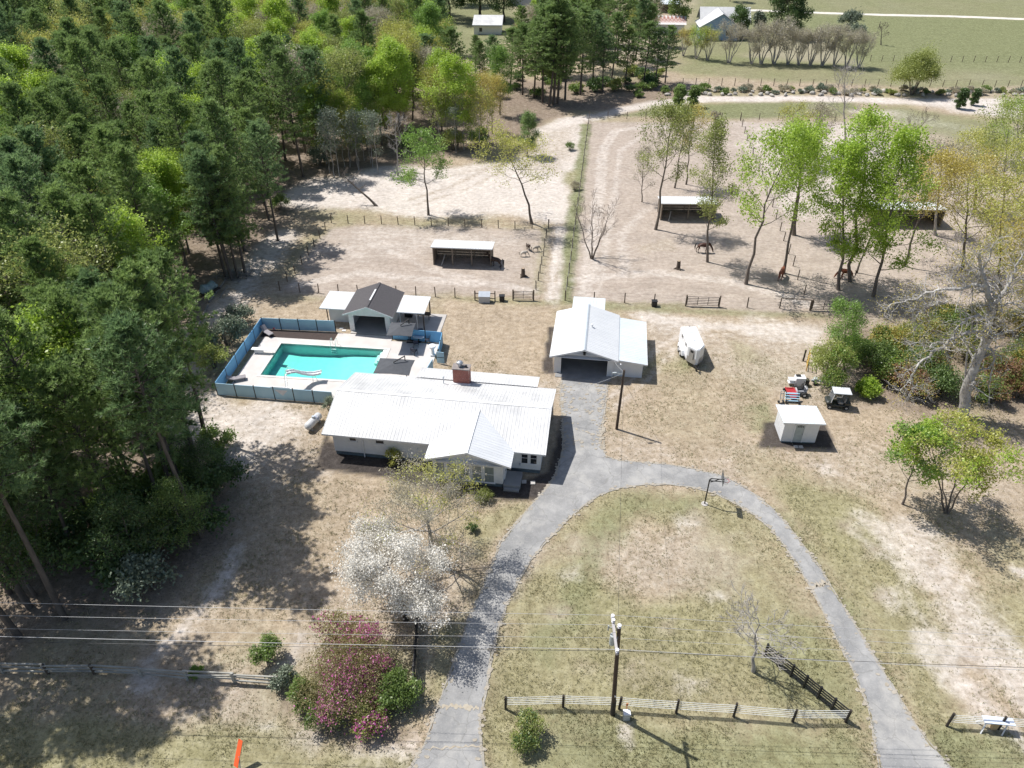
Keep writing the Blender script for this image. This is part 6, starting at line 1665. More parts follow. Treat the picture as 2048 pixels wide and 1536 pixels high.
hero('bare_tree', 'small bare pale tree on the front lawn at the end of the slanting black fence', 'tree', (1507, 1342), (1517, 1232), 14, per=0, limbs=13, start=.3, reach=.42, rise=.55, sub=6, twigs=6, r0=.13, bark=BARK_PALE, tw=.017)
hero('young_tree', 'slender young tree with fresh green leaves on the right lawn', 'tree', (1805, 1008), (1842, 872), 15, leaf='green', extra=('lime', .4), per=7, spread=.25, size=.21, limbs=13, start=.3, reach=.36, rise=.8, sub=5, twigs=4, r0=.09)
hero('young_tree', 'spreading yellow green young tree with several stems on the right lawn', 'tree', (1893, 1024), (1915, 868), 16, leaf='yellow', extra=('lime', .35), per=8, spread=.30, size=.19, limbs=18, start=.28, reach=.42, rise=.62, sub=6, twigs=4, r0=.08, stems=4)
# shrubs at the front
bush('mass of azaleas with magenta blossom beside the west drive arm', (690, 1392), 3.3, 3.2, 'heath', 21, n=19000, size=.10, lumps=18, extra=('pink', .11), name='azalea')
bush('azaleas thick with pink flowers, right half of the flowering mass', (728, 1345), 2.4, 3.0, 'heath', 22, n=12000, size=.10, lumps=14, extra=('pink', .17), name='azalea')
bush('rust brown azalea with few flowers under the white dogwood', (690, 1290), 2.4, 2.5, 'heath', 23, n=5000, size=.14, lumps=11, extra=('pink', .12), name='azalea')
bush('bright green feathery bush on the right flank of the pink azaleas', (795, 1400), 1.7, 2.6, 'mid', 24, n=5200, size=.15)
bush('green leafy bush at the lower front of the pink azaleas', (655, 1440), 1.5, 1.9, 'mid', 25, n=4000, size=.14, extra=('pink', .08))
bush('dark green bush closing the lower end of the pink azaleas', (742, 1440), 1.6, 1.6, 'olive', 26, n=4000, size=.14, extra=('pink', .14))
bush('olive bush on the left flank of the pink azaleas', (612, 1405), 1.3, 1.9, 'mid', 27, n=3400, size=.13)
bush('silvery sage shrub at the end of the split rail fence', (572, 1368), 1.0, 1.7, 'sage', 28, n=3200, size=.13)
bush('fresh green shrub standing left of the azaleas', (536, 1322), 1.15, 2.1, 'mid', 29, n=3600, size=.14)
bush('tiny bright green shrub growing at the split rail fence', (396, 1352), .55, .9, 'green', 30, n=900, size=.12, lumps=5)
bush('dark bush with yellowing side growing below the white strand fence', (1052, 1482), 1.35, 2.0, 'olive', 31, n=4600, size=.12, extra=('dark', .4))
bush('olive yellow shrub against the front wall of the house', (790, 925), 1.1, 1.7, 'yellow', 32, n=1800, size=.13, open_=.2)
bush('brown green clipped shrubs under the bay windows, left', (905, 985), 1.1, 1.0, 'tan', 33, n=2200, size=.10, group='shrubs under the bay windows')
bush('brown green clipped shrub under the bay windows, right end', (968, 1000), 1.0, 1.0, 'olive', 34, n=2200, size=.10, group='shrubs under the bay windows')
bush('grey green wispy shrub at the left rear corner of the house', (662, 826), 1.0, 2.6, 'sage', 35, n=2000, size=.12, open_=.15)
bush('small weeping shrub on the lawn between the tree and the drive', (945, 1062), .6, .8, 'dark', 36, n=900, size=.1, lumps=5)
# trees between the house and the paddocks
hero('leafy_tree', 'round headed green tree alone on the white sand clearing', 'tree', (857, 430), (845, 288), 41, leaf='green', per=6, spread=.36, size=.24, limbs=15, start=.42, reach=.34, rise=.45, sub=5, twigs=4, r0=.17)
hero('leaning_tree', 'olive yellow tree leaning left out of the sandy lane end', 'tree', (1064, 447), (1000, 282), 42, leaf='yellow', per=5, spread=.42, size=.22, keep=.9, limbs=17, start=.5, reach=.42, rise=.35, sub=5, twigs=4, r0=.19, bow=(.8, 0))
hero('young_pine', 'small upright pine between the leaning tree and the lane', 'tree', (1054, 312), (1057, 228), 43, leaf='pine', per=12, spread=.3, size=.26, asp=.3, limbs=16, start=.25, reach=.2, rise=.3, sub=5, twigs=3, r0=.11)
hero('fallen_tree', 'bare tree leaning far to the left over the white sand', 'tree', (754, 412), (672, 352), 44, per=0, limbs=9, start=.5, reach=.4, rise=.5, sub=5, twigs=4, r0=.2, lean=(-5.2, 1.5), bark=BARK)
hero('bare_tree', 'bare grey tree on the wood edge behind the sand', 'tree', (796, 352), (790, 236), 45, per=0, limbs=13, start=.3, reach=.3, rise=.7, sub=5, twigs=5, r0=.14, bark=BARK_PALE, tw=.02)
hero('paddock_tree', 'tall forked tree with pale green leaves left of the two bay shelter', 'tree', (1311, 459), (1345, 238), 46, leaf='olive', per=8, spread=.42, size=.22, keep=.85, limbs=15, start=.45, reach=.30, rise=.9, sub=5, twigs=4, r0=.2, group='paddock trees')
hero('paddock_tree', 'small sparse tree with thin upright twigs left of the forked tree', 'tree', (1284, 404), (1287, 306), 47, leaf='tan', per=3, spread=.3, size=.16, keep=.6, limbs=14, start=.2, reach=.32, rise=1.0, sub=5, twigs=4, r0=.09, group='paddock trees')
hero('paddock_tree', 'thin pale green tree behind the forked paddock tree', 'tree', (1349, 376), (1372, 238), 48, leaf='olive', per=5, spread=.4, size=.21, keep=.7, limbs=13, start=.4, reach=.26, rise=.9, sub=5, twigs=4, r0=.13, group='paddock trees')
hero('paddock_tree', 'thin ochre tipped tree behind the two bay shelter', 'tree', (1372, 369), (1388, 230), 49, leaf='ochre', per=5, spread=.4, size=.2, keep=.7, limbs=13, start=.4, reach=.26, rise=.9, sub=5, twigs=4, r0=.13, group='paddock trees')
hero('paddock_tree', 'straight slim olive tree in front of the two bay shelter', 'tree', (1415, 524), (1432, 258), 50, leaf='olive', per=7, spread=.36, size=.2, keep=.85, limbs=22, start=.22, reach=.19, rise=1.0, sub=5, twigs=4, r0=.16, group='paddock trees')
hero('paddock_tree', 'pale green tree leaning right in the middle of the large paddock', 'tree', (1492, 568), (1572, 292), 51, leaf='lime', per=8, spread=.45, size=.26, keep=.9, limbs=16, start=.42, reach=.30, rise=.75, sub=5, twigs=4, r0=.2, bow=(-.4, 0), group='paddock trees')
hero('paddock_tree', 'bright green tree beside the chestnut horse', 'tree', (1567, 546), (1612, 280), 52, leaf='lime', per=8, spread=.45, size=.25, keep=.85, limbs=16, start=.5, reach=.26, rise=.8, sub=5, twigs=4, r0=.18, group='paddock trees')
hero('paddock_tree', 'stout grey trunk with green crown behind the chestnut horse', 'tree', (1588, 470), (1606, 300), 53, leaf='lime', per=8, spread=.42, size=.25, limbs=14, start=.5, reach=.28, rise=.7, sub=5, twigs=4, r0=.27, group='paddock trees')
hero('paddock_tree', 'dense bright green tree left of the pale half hidden shelter', 'tree', (1677, 580), (1700, 300), 54, leaf='lime', per=7, spread=.42, size=.27, limbs=24, start=.18, reach=.2, rise=.7, sub=5, twigs=4, r0=.2, group='paddock trees')
hero('paddock_tree', 'taller bright green tree behind the dense bright green one', 'tree', (1701, 563), (1738, 245), 55, leaf='lime', per=7, spread=.46, size=.27, limbs=20, start=.35, reach=.2, rise=.75, sub=5, twigs=4, r0=.22, group='paddock trees')
hero('paddock_tree', 'thin bare pole tree leaning right before the half hidden shelter', 'tree', (1713, 546), (1772, 380), 56, leaf='tan', per=2, spread=.3, size=.15, keep=.4, limbs=10, start=.5, reach=.2, rise=.8, sub=4, twigs=4, r0=.12, group='paddock trees')
hero('paddock_tree', 'bright green tree with leafy trunk in front of the half hidden shelter', 'tree', (1747, 593), (1812, 275), 57, leaf='lime', per=7, spread=.46, size=.27, limbs=26, start=.16, reach=.19, rise=.7, sub=5, twigs=4, r0=.2, group='paddock trees')
hero('paddock_tree', 'ochre leaved tree with a dark leaning trunk right of the half hidden shelter', 'tree', (1808, 532), (1872, 330), 58, leaf='ochre', per=7, spread=.42, size=.22, keep=.8, limbs=16, start=.45, reach=.32, rise=.7, sub=5, twigs=4, r0=.17, group='paddock trees')
hero('paddock_tree', 'tall bare silver tree at the far end of the pale paddock', 'tree', (1690, 290), (1690, 150), 59, per=0, limbs=14, start=.38, reach=.36, rise=.9, sub=5, twigs=5, r0=.2, bark=BARK_PALE, tw=.024, group='paddock trees')
hero('paddock_tree', 'sparse tan tree at the far fence right of the dividing fence', 'tree', (1632, 312), (1640, 222), 60, leaf='tan', per=5, spread=.4, size=.22, keep=.7, limbs=14, start=.35, reach=.34, rise=.8, sub=5, twigs=4, r0=.13, group='paddock trees')
hero('paddock_tree', 'yellow budding tree behind the leaning paddock tree', 'tree', (1600, 330), (1585, 225), 61, leaf='yellow', per=5, spread=.45, size=.2, keep=.6, limbs=14, start=.4, reach=.36, rise=.7, sub=5, twigs=4, r0=.14, group='paddock trees')
hero('bare_tree', 'dark bare tree leaning right by the pale paddock', 'tree', (1770, 330), (1860, 232), 62, per=0, limbs=10, start=.35, reach=.35, rise=.8, sub=5, twigs=4, r0=.14, tw=.02, bark=BARK)
hero('bare_tree', 'many stemmed bare brown tree beside the lane fence', 'tree', (1184, 517), (1190, 405), 63, per=0, limbs=22, start=.3, reach=.34, rise=1.0, sub=5, twigs=4, r0=.10, stems=5, bark=BARK, tw=.014)
# the big bare oak and the ochre trees along the right edge
ob_ = G(1925, 832)
def onplane(zx, zy, dy):
    px, py = 1700 + zx * .1758, 560 + zy * .1758; a, b = (px - 1024) / CAM_F, (py - 768) / CAM_F
    t = (ob_.y + dy) / (_cp - b * _sp)
    return Vector((a * t, ob_.y + dy, CAM_H + (-_sp - b * _cp) * t)) - ob_
def lp(pts, d0, d1): return [onplane(x, y, d0 + (d1 - d0) * i / (len(pts) - 1)) for i, (x, y) in enumerate(pts)]
oak_trunk = lp([(1290, 1520), (1340, 1180), (1450, 940), (1540, 700), (1575, 500), (1600, 340), (1590, 180), (1540, 40), (1500, -120), (1470, -300)], 0, 1.2)
oak_paths = [(oak_trunk, .5, .10),
    (lp([(1545, 590), (1420, 600), (1250, 620), (1100, 730), (950, 820), (780, 950), (700, 1090), (640, 1190), (560, 1260)], .6, -2.2), .19, .035),
    (lp([(700, 1110), (715, 1200), (690, 1290), (650, 1380)], -2.0, -2.4), .07, .02), (lp([(720, 1195), (800, 1220), (880, 1245)], -2.1, -2.0), .05, .015),
    (lp([(1100, 730), (1000, 700), (900, 755), (780, 715), (640, 740)], -.6, -1.6), .09, .02),
    (lp([(1590, 480), (1450, 390), (1340, 450), (1230, 510), (1190, 620), (1170, 740), (1080, 820)], .8, -.6), .14, .03),
    (lp([(1560, 60), (1400, 60), (1280, 90), (1100, 110), (930, 135), (760, 210), (620, 245), (480, 275), (380, 320)], 1.0, 1.8), .17, .03),
    (lp([(650, 245), (700, 330), (740, 410), (755, 500), (745, 570)], 1.6, 1.0), .07, .02), (lp([(1110, 235), (980, 270), (850, 320), (720, 335)], 1.4, .6), .08, .02),
    (lp([(930, 130), (850, 210), (800, 300)], 1.5, 1.2), .06, .015), (lp([(1595, 130), (1680, 200), (1725, 300), (1735, 370)], 1.0, .2), .12, .04),
    (lp([(1715, 290), (1800, 275), (1900, 270), (1970, 340), (2040, 420)], .6, .0), .1, .03), (lp([(1530, 760), (1600, 800), (1635, 900), (1610, 1080), (1575, 1260), (1580, 1440)], .3, -.8), .13, .02),
    (lp([(1560, 640), (1700, 620), (1850, 560), (2000, 500)], .4, .6), .12, .03), (lp([(1600, 300), (1740, 160), (1850, 0), (1900, -160), (1980, -320)], 1.0, 2.2), .2, .05),
    (lp([(1540, 40), (1420, -80), (1320, -200), (1250, -330)], 1.2, 2.4), .16, .04), (lp([(1500, -120), (1600, -260), (1640, -420)], 1.2, 1.8), .12, .04)]
oak = tree_meshes(70, 16, leaf='ochre', bark=M('bark_oak', (.54, .52, .49), (.28, .265, .25), 3, .9, bmp=.5, bscale=14), per=5, spread=.4, size=.16, keep=.13, limbs=5, start=.6, reach=.25, rise=.6, sub=5, twigs=5, r0=.12, lean=(oak_trunk[-1].x, oak_trunk[-1].y), paths=oak_paths, tw=.014, wig=.2)
set_tree('great_oak', 'huge leaning oak with long silver limbs and few ochre leaves at the right edge', 'tree', ob_, oak)
for k, (b, t, lf, lb, kp) in enumerate((
    ((1990, 660), (2010, 400), 'yellow', 'yellow leaved tree behind the great oak, nearest its trunk', .8), ((2060, 600), (2060, 330), 'yellow', 'yellow olive tree cut by the right edge behind the great oak', .9),
    ((1925, 540), (1945, 335), 'ochre', 'ochre yellow tree left of the right edge grove', .85), ((2000, 480), (2020, 250), 'olive', 'tall olive tree in the middle of the right edge grove', .9),
    ((2080, 500), (2085, 290), 'olive', 'yellow green tree beyond the right edge of the grove', .9), ((1870, 470), (1885, 305), 'tan', 'thin tan tree at the left of the right edge grove', .6),
    ((1950, 420), (1955, 285), 'yellow', 'pale yellow tree behind the right edge grove', .85), ((2040, 330), (2035, 212), 'lime', 'bright green tree at the top of the right edge grove', 1.0),
    ((2100, 420), (2110, 240), 'olive', 'olive tree past the right edge by the sand', .9), ((2080, 720), (2090, 480), 'ochre', 'ochre tree past the right edge in front of the grove', .8))):
    hero('grove_tree', lb, 'tree', b, t, 80 + k, leaf=lf, per=16, spread=.5, size=.2, keep=kp * .6, limbs=17, start=.3, reach=.38, rise=.55, sub=5, twigs=4, r0=.2, bark=BARK_PALE if k % 2 else BARK, group='trees of the right edge grove')
# thicket right of the yard
bush('feathery light green conifer beside the riding mower', (1650, 770), 2.5, 5.6, 'olive', 100, n=12000, size=.17, lumps=16, extra=('green', .3), name='conifer')
hero('conifer', 'slim light green spire tree behind the feathery conifer', 'tree', (1690, 740), (1690, 612), 101, leaf='green', per=9, spread=.3, size=.2, asp=.35, limbs=20, start=.12, reach=.22, rise=.5, sub=5, twigs=3, r0=.09)
for k, (px, py, R, h, lf, ex, lb) in enumerate((
    (1745, 740, 2.0, 3.4, 'mid', None, 'green broadleaf bush right of the feathery conifer'), (1790, 775, 1.8, 2.8, 'rust', ('mid', .4), 'rusty leaved bush at the front of the thicket'),
    (1840, 750, 2.2, 3.4, 'mid', ('rust', .25), 'large mixed green and rust bush in the middle of the thicket'), (1880, 790, 1.9, 2.8, 'dark', ('mid', .35), 'dark magnolia bush at the foot of the great oak'),
    (1990, 770, 2.3, 3.6, 'rust', ('mid', .45), 'brown red bush right of the great oak trunk'), (2050, 740, 2.4, 4.0, 'mid', ('ochre', .3), 'green bush at the right edge behind the great oak'),
    (1730, 790, 1.1, 1.5, 'lime', None, 'low bright green bush behind the golf cart'), (1770, 700, 1.8, 2.5, 'ochre', ('mid', .4), 'ochre bush at the back of the thicket'),
    (1850, 690, 2.0, 2.8, 'olive', ('rust', .2), 'olive bush at the back of the thicket'), (1930, 720, 2.2, 3.4, 'olive', ('dark', .3), 'olive and dark bush behind the oak trunk'),
    (2040, 670, 2.2, 3.0, 'ochre', ('mid', .3), 'ochre bush by the right edge beyond the oak'), (1960, 650, 2.0, 2.6, 'tan', ('olive', .4), 'tan twiggy bush beyond the oak'), (1705, 715, 1.6, 2.6, 'mid', ('lime', .25), 'green bush just right of the slim spire tree'), (1770, 760, 1.7, 3.0, 'mid', ('lime', .3), 'fresh green bush at the middle front of the thicket'), (1825, 790, 1.5, 2.2, 'rust', ('olive', .4), 'low rust and olive bush before the oak trunk'), (1965, 800, 1.6, 2.4, 'mid', ('rust', .35), 'green and rust bush at the right foot of the oak'), (2035, 795, 1.8, 2.6, 'rust', ('olive', .45), 'rusty bush at the right edge by the oak roots'), (1810, 700, 1.9, 3.0, 'olive', ('ochre', .3), 'olive ochre bush behind the front of the thicket'), (1890, 660, 2.0, 2.8, 'mid', ('ochre', .3), 'green ochre bush by the paddock side of the thicket'))):
    bush(lb, (px, py), R * 1.2, h * 1.15, lf, 110 + k, n=8000, size=.18, lumps=12, extra=ex, group='bushes of the right thicket')
# far side: vase shaped trees, willow bush, evergreens, field bushes
vz = [tree_meshes(130 + i, 8.0, 'tan', BARK_PALE, 5, .5, .22, .7, limbs=20, start=.28, reach=.42, rise=1.1, sub=5, twigs=4, r0=.16, stems=5, tw=.03) for i in range(3)]
for k, (px, py) in enumerate(((1366, 112), (1392, 118), (1415, 121), (1457, 126), (1502, 128), (1522, 128), (1548, 128), (1575, 129), (1596, 130), (1620, 131), (1644, 132), (1668, 133), (1692, 134), (1717, 136))):
    b = G(px, py); lf = ('ochre', 'lime', 'yellow', 'tan')[k] if k < 4 else 'tan'
    lb = ['ochre budding small tree at the left end of the vase shaped row', 'thin lime green tree, second in the vase shaped row', 'yellow green tree before the blue house', 'greyish vase shaped tree right of the blue house'][k] if k < 4 else 'tan twiggy vase shaped tree in the row along the near meadow'
    set_tree('vase_tree', lb, 'tree', (b.x, b.y, 0), vz[k % 3], (.72, .8, .8, 1.0)[k] if k < 4 else random.Random(k).uniform(.72, 1.2), k * 1.3, 'row of vase shaped trees', lf)
bush('big round olive yellow willow bush at the stony bank', (1823, 190), 5.6, 9.6, 'olive', 150, n=26000, size=.26, lumps=18, open_=.35, name='willow_bush', cat='bush')
hero('magnolia', 'large dark evergreen tree at the top edge right of the blue house', 'tree', (1577, 74), (1577, -42), 151, leaf='dark', per=14, spread=.6, size=.42, limbs=26, start=.08, reach=.33, rise=.4, sub=5, twigs=4, r0=.4)
bush('tall grey green bush in the far field right of the dark evergreen', (1695, 62), 3.6, 6.0, 'sage', 152, n=5000, size=.4, lumps=10)
bush('lower grey green bush in the far field beside the tall one', (1715, 76), 2.6, 4.0, 'sage', 153, n=3500, size=.38, lumps=8)
hero('bare_tree', 'lone bare tree in the far field', 'tree', (1762, 90), (1764, 50), 154, per=0, limbs=10, start=.3, reach=.4, rise=.7, sub=4, twigs=4, r0=.16, tw=.035)
for k, (b, t, lb) in enumerate((((1483, 78), (1482, 18), 'dark cedar right of the blue house'), ((1356, 62), (1362, -30), 'tall dark thin tree between the patched roof and the blue house'), ((1520, 62), (1520, 30), 'grey green low tree behind the blue house'))):
    hero('cedar', lb, 'tree', b, t, 156 + k, leaf=('dark', 'mid', 'sage')[k], per=9, spread=.5, size=.4, limbs=18, start=.2, reach=.24, rise=.5, sub=4, twigs=4, r0=.2)
cedar = tree_meshes(160, 3.4, 'dark', None, 12, .16, .2, limbs=22, start=.06, reach=.2, rise=.3, sub=4, twigs=3, r0=.07)
for px, py, s, lb in ((1918, 218, 1.15, 'small dark cedar at the edge of the white track'), (1946, 211, .95, 'smaller dark cedar on the white track')):
    b = G(px, py); set_tree('cedar', lb, 'tree', (b.x, b.y, 0), cedar, s, 1, 'small cedars on the track')
for k, (px, py, s) in enumerate(((1356, 216, 1.3), (1386, 214, 1.2))):
    b = G(px, py); set_tree('young_pine', ['small pine left of two at the green strip', 'small pine right of two at the green strip'][k], 'tree', (b.x, b.y, 0), cedar, s, k, 'small pines at the green strip', 'pine2')
# stony brush bank: low scrub bushes along the meadow fence
BR = [blob_bush(170 + i, 1.7, 1.6, 'mid', n=900, size=.34, lumps=7) for i in range(4)]
rng = random.Random(12)
for k in range(46):
    px = 1330 + k * 17 + rng.uniform(-6, 6); b = G(px, 184 + rng.uniform(-5, 5) + (px - 1330) * .004)
    set_tree('scrub_bush', 'low scrub bush in the stony bank between track and meadow', 'bush', (b.x, b.y, 0), BR[k % 4], rng.uniform(.5, .95), rng.uniform(0, 6), 'scrub of the stony bank', rng.choice(['mid', 'sage', 'tan', 'olive', 'tan', 'sage']))
ROCK = M('bank_rock', (.46, .43, .38), (.30, .28, .25), 2, .95)
for k in range(60):
    px = 1340 + k * 13 + rng.uniform(-5, 5); b = G(px, 190 + rng.uniform(-6, 3)); mb = MB().sphere((0, 0, .25), (rng.uniform(.4, .9), rng.uniform(.3, .6), rng.uniform(.3, .5)), 7, 5)
    mb.v = [(x + rng.uniform(-.08, .08), y + rng.uniform(-.08, .08), z + rng.uniform(-.06, .06)) for x, y, z in mb.v]
    o = part('rock', mb, ROCK, None); o.location = b; o.rotation_euler = (0, 0, rng.uniform(0, 6)); tag(o, 'pale rock in the stony bank between track and meadow', 'rock', 'rocks of the stony bank')

# ------------------------------------------------------------------ the wood
PINES = [pine_meshes(300 + i, 18, (3.1, 3.5, 3.8, 3.3, 3.7, 2.9)[i], (.30, .38, .34, .26, .42, .30)[i]) for i in range(6)]
EDGEP = [pine_meshes(330 + i, 18, (2.9, 2.6, 3.2)[i], (.5, .56, .46)[i], 70, 15, 13) for i in range(3)]
HARD = [tree_meshes(340 + i, 15, 'lime', None, 12, .5, .27, limbs=20, start=.25, reach=.26, rise=.75, sub=5, twigs=4, r0=.17) for i in range(4)]
AIRY = [tree_meshes(350 + i, 13, 'yellow', BARK, 9, .6, .22, .85, limbs=16, start=.35, reach=.30, rise=.7, sub=5, twigs=4, r0=.14, tw=.02) for i in range(3)]
SAPL = [tree_meshes(360 + i, 10, 'green', BARK_PALE, 3, .4, .24, .7, limbs=13, start=.4, reach=.2, rise=.9, sub=4, twigs=4, r0=.07, tw=.014) for i in range(3)]
LOWT = [tree_meshes(380 + i, 9, 'mid', None, 6, .42, .19, limbs=20, start=.12, reach=.32, rise=.55, sub=6, twigs=4, r0=.13) for i in range(3)]
UNDER = [blob_bush(370 + i, 1.9, 2.6, 'mid', n=2600, size=.2, lumps=9, open_=.3) for i in range(4)]
woodpoly = pxw([(-330, 1330), (-60, 1270), (60, 1225), (170, 1190), (300, 1130), (380, 1020), (400, 930), (330, 900), (270, 860), (270, 780), (330, 690), (385, 610), (430, 540), (520, 500), (560, 440), (590, 380), (650, 340), (740, 310), (850, 270), (875, 215), (905, 165), (905, 118), (800, 60), (640, 40), (560, 10), (560, -60), (300, -75), (-60, -75), (-330, 120), (-420, 500), (-450, 900)])
rng = random.Random(77)
cells = {}; spots = []
wx = [p[0] for p in woodpoly]; wy = [p[1] for p in woodpoly]
cand = np.random.default_rng(5).random((26000, 2))
cx = min(wx) + cand[:, 0] * (max(wx) - min(wx)); cyy = min(wy) + cand[:, 1] * (min(max(wy), 330) - min(wy))
ins = poly_sd(cx, cyy, woodpoly) > 0
for x, y, ok in zip(cx, cyy, ins):
    if not ok: continue
    q = PX((x, y, 9))
    if q[0] < -260 or q[0] > 2200: continue
    d = 3.5 if y < 95 else 4.2 if y < 140 else 5.4 if y < 200 else 7.2
    good = True; c = (int(x // 9), int(y // 9))
    for i in (-1, 0, 1):
        for j in (-1, 0, 1):
            for (a, b) in cells.get((c[0] + i, c[1] + j), ()):
                if (a - x) ** 2 + (b - y) ** 2 < d * d: good = False; break
            if not good: break
        if not good: break
    if good: cells.setdefault(c, []).append((x, y)); spots.append((x, y))
spots.sort(key=lambda s: s[1])
npine = nhard = 0; far_spots = []
for x, y in spots:
    q = PX((x, y, 12)); u = rng.random()
    wood = vnoise(np.array([x]), np.array([y]), 22, 61, 2)[0]
    right = q[0] / 900.0 - y / 700.0
    ph_ = (.03 if y < 66 else .12 if y < 75 else .2 if y < 100 else .24) + (.5 if (q[0] > 240 and q[1] < 60 + (q[0] - 240) * .2) else .06) + (.2 if wood > .6 else -.06 if wood < .42 else 0)
    s = rng.uniform(.8, 1.12); tl = (rng.uniform(-.03, .03), rng.uniform(-.03, .03))
    if u > ph_:
        if npine < 296:
            npine += 1
            lf = rng.choice(['pine', 'pine', 'pine2', 'pine3'])
            near = y < 60
            set_tree('pine_tree', 'dark pine among many in the dense wood on the left', 'tree', (x, y, 0), PINES[rng.randrange(6)], s * (.92 if near else 1), rng.uniform(0, 6.28), 'pines of the dense wood', lf, tl)
        else: far_spots.append((x, y, s, 'pine'))
    else:
        if nhard < 200:
            nhard += 1; v = rng.random(); lf2 = rng.choice(['yellow', 'yellow', 'olive', 'lime', 'tan']); lf3 = rng.choice(['lime', 'lime', 'green'])
            if v < .62 if y < 150 else v < .38: set_tree('hardwood_tree', {'lime': 'bright lime broadleaf tree', 'green': 'mid green broadleaf tree'}[lf3] + ' among the pines of the left wood', 'tree', (x, y, 0), HARD[rng.randrange(4)], s * rng.uniform(.8, 1.05), rng.uniform(0, 6.28), 'bright broadleaf trees of the wood', lf3, tl)
            else: set_tree('budding_tree', {'yellow': 'yellow budding tree', 'olive': 'olive green budding tree', 'lime': 'airy lime green tree', 'tan': 'tan budding tree'}[lf2] + ' among the pines of the left wood', 'tree', (x, y, 0), AIRY[rng.randrange(3)], s * rng.uniform(.9, 1.15), rng.uniform(0, 6.28), 'budding trees of the wood', lf2, tl)
        else: far_spots.append((x, y, s, 'hard'))
print('wood', len(spots), npine, nhard, len(far_spots))
# trunks one can tell apart along the near edge of the wood
for k, (bx, by, tx, ty, lb) in enumerate((
    (411, 876, 330, 520, 'thick pine nearest the pool fence at the left wood edge'), (300, 872, 215, 560, 'thick pine left of the one by the pool fence'), (258, 950, 140, 600, 'dark pine between the two paths in the left wood'), (368, 1000, 300, 640, 'thin pine behind the low bushes at the left wood edge'),
    (130, 1238, -40, 700, 'leaning pine trunk reaching the split rail side of the wood'), (60, 1215, -110, 690, 'dark pine trunk near the left border above the power lines'), (452, 556, 425, 300, 'slim pine at the left of the four by the brush pile'), (464, 560, 450, 310, 'slim pine second of the four by the brush pile'), (476, 556, 465, 330, 'thinnest pine of the four by the brush pile'), (490, 548, 480, 300, 'slim pine right of the four by the brush pile'),
    (556, 482, 545, 255, 'pine at the corner of the paddock fence'), (-70, 1290, -330, 800, 'pine past the left edge that shades the lower lawn'), (-170, 1340, -420, 900, 'second pine past the left edge that shades the lower lawn'), (40, 1275, -170, 760, 'pine at the lower left corner of the wood'), (398, 935, 300, 545, 'tall pine at the bend of the sandy path left of the house'), (352, 1015, 240, 600, 'tall pine rising over the round dark tree'), (405, 1075, 300, 660, 'tall slim pine nearest the dogwood'), (190, 1060, 60, 640, 'pine over the dark bushes of the near wood corner'), (330, 1040, 250, 680, 'pine behind the round dark tree at the wood edge'), (110, 1040, -30, 620, 'pine left of the sandy path behind the leaning trunks'), (20, 1150, -150, 680, 'pine at the left border behind the leaning trunk'))):
    b = G(bx, by); H = HT(bx, by, ty); t = G(tx, ty, H); H = min(H, 21)
    m = EDGEP[k % 3] if by > 850 else PINES[k % 6]; nat = H / 18
    set_tree('pine_tree', lb, 'tree', (b.x, b.y, 0), m, nat, k * 1.7, 'pines on the edge of the wood', ('pine', 'pine3', 'pine2')[k % 3], (0, 0))
# broadleaf trees filling the near corner of the wood
for k, (bx, by, ty, lf, lb) in enumerate((
    (425, 1000, 900, 'dark', 'round dark green tree at the wood edge facing the house front'), (380, 1095, 985, 'mid', 'mid green tree at the wood edge facing the dogwood'), (290, 1140, 1010, 'dark', 'broad dark green tree in the near corner of the wood'), (345, 950, 870, 'green', 'fresh green tree under the pines beside the sandy path'), (70, 1190, 1000, 'dark', 'dark leafy tree at the left border above the lines'), (10, 1060, 850, 'mid', 'leafy tree on the left border in front of the pines'))):
    b = G(bx, by); H = HT(bx, by, ty); set_tree('broadleaf_tree', lb, 'tree', (b.x, b.y, 0), LOWT[k % 3], H / 9, k * 1.7, 'broadleaf trees of the near wood corner', lf)
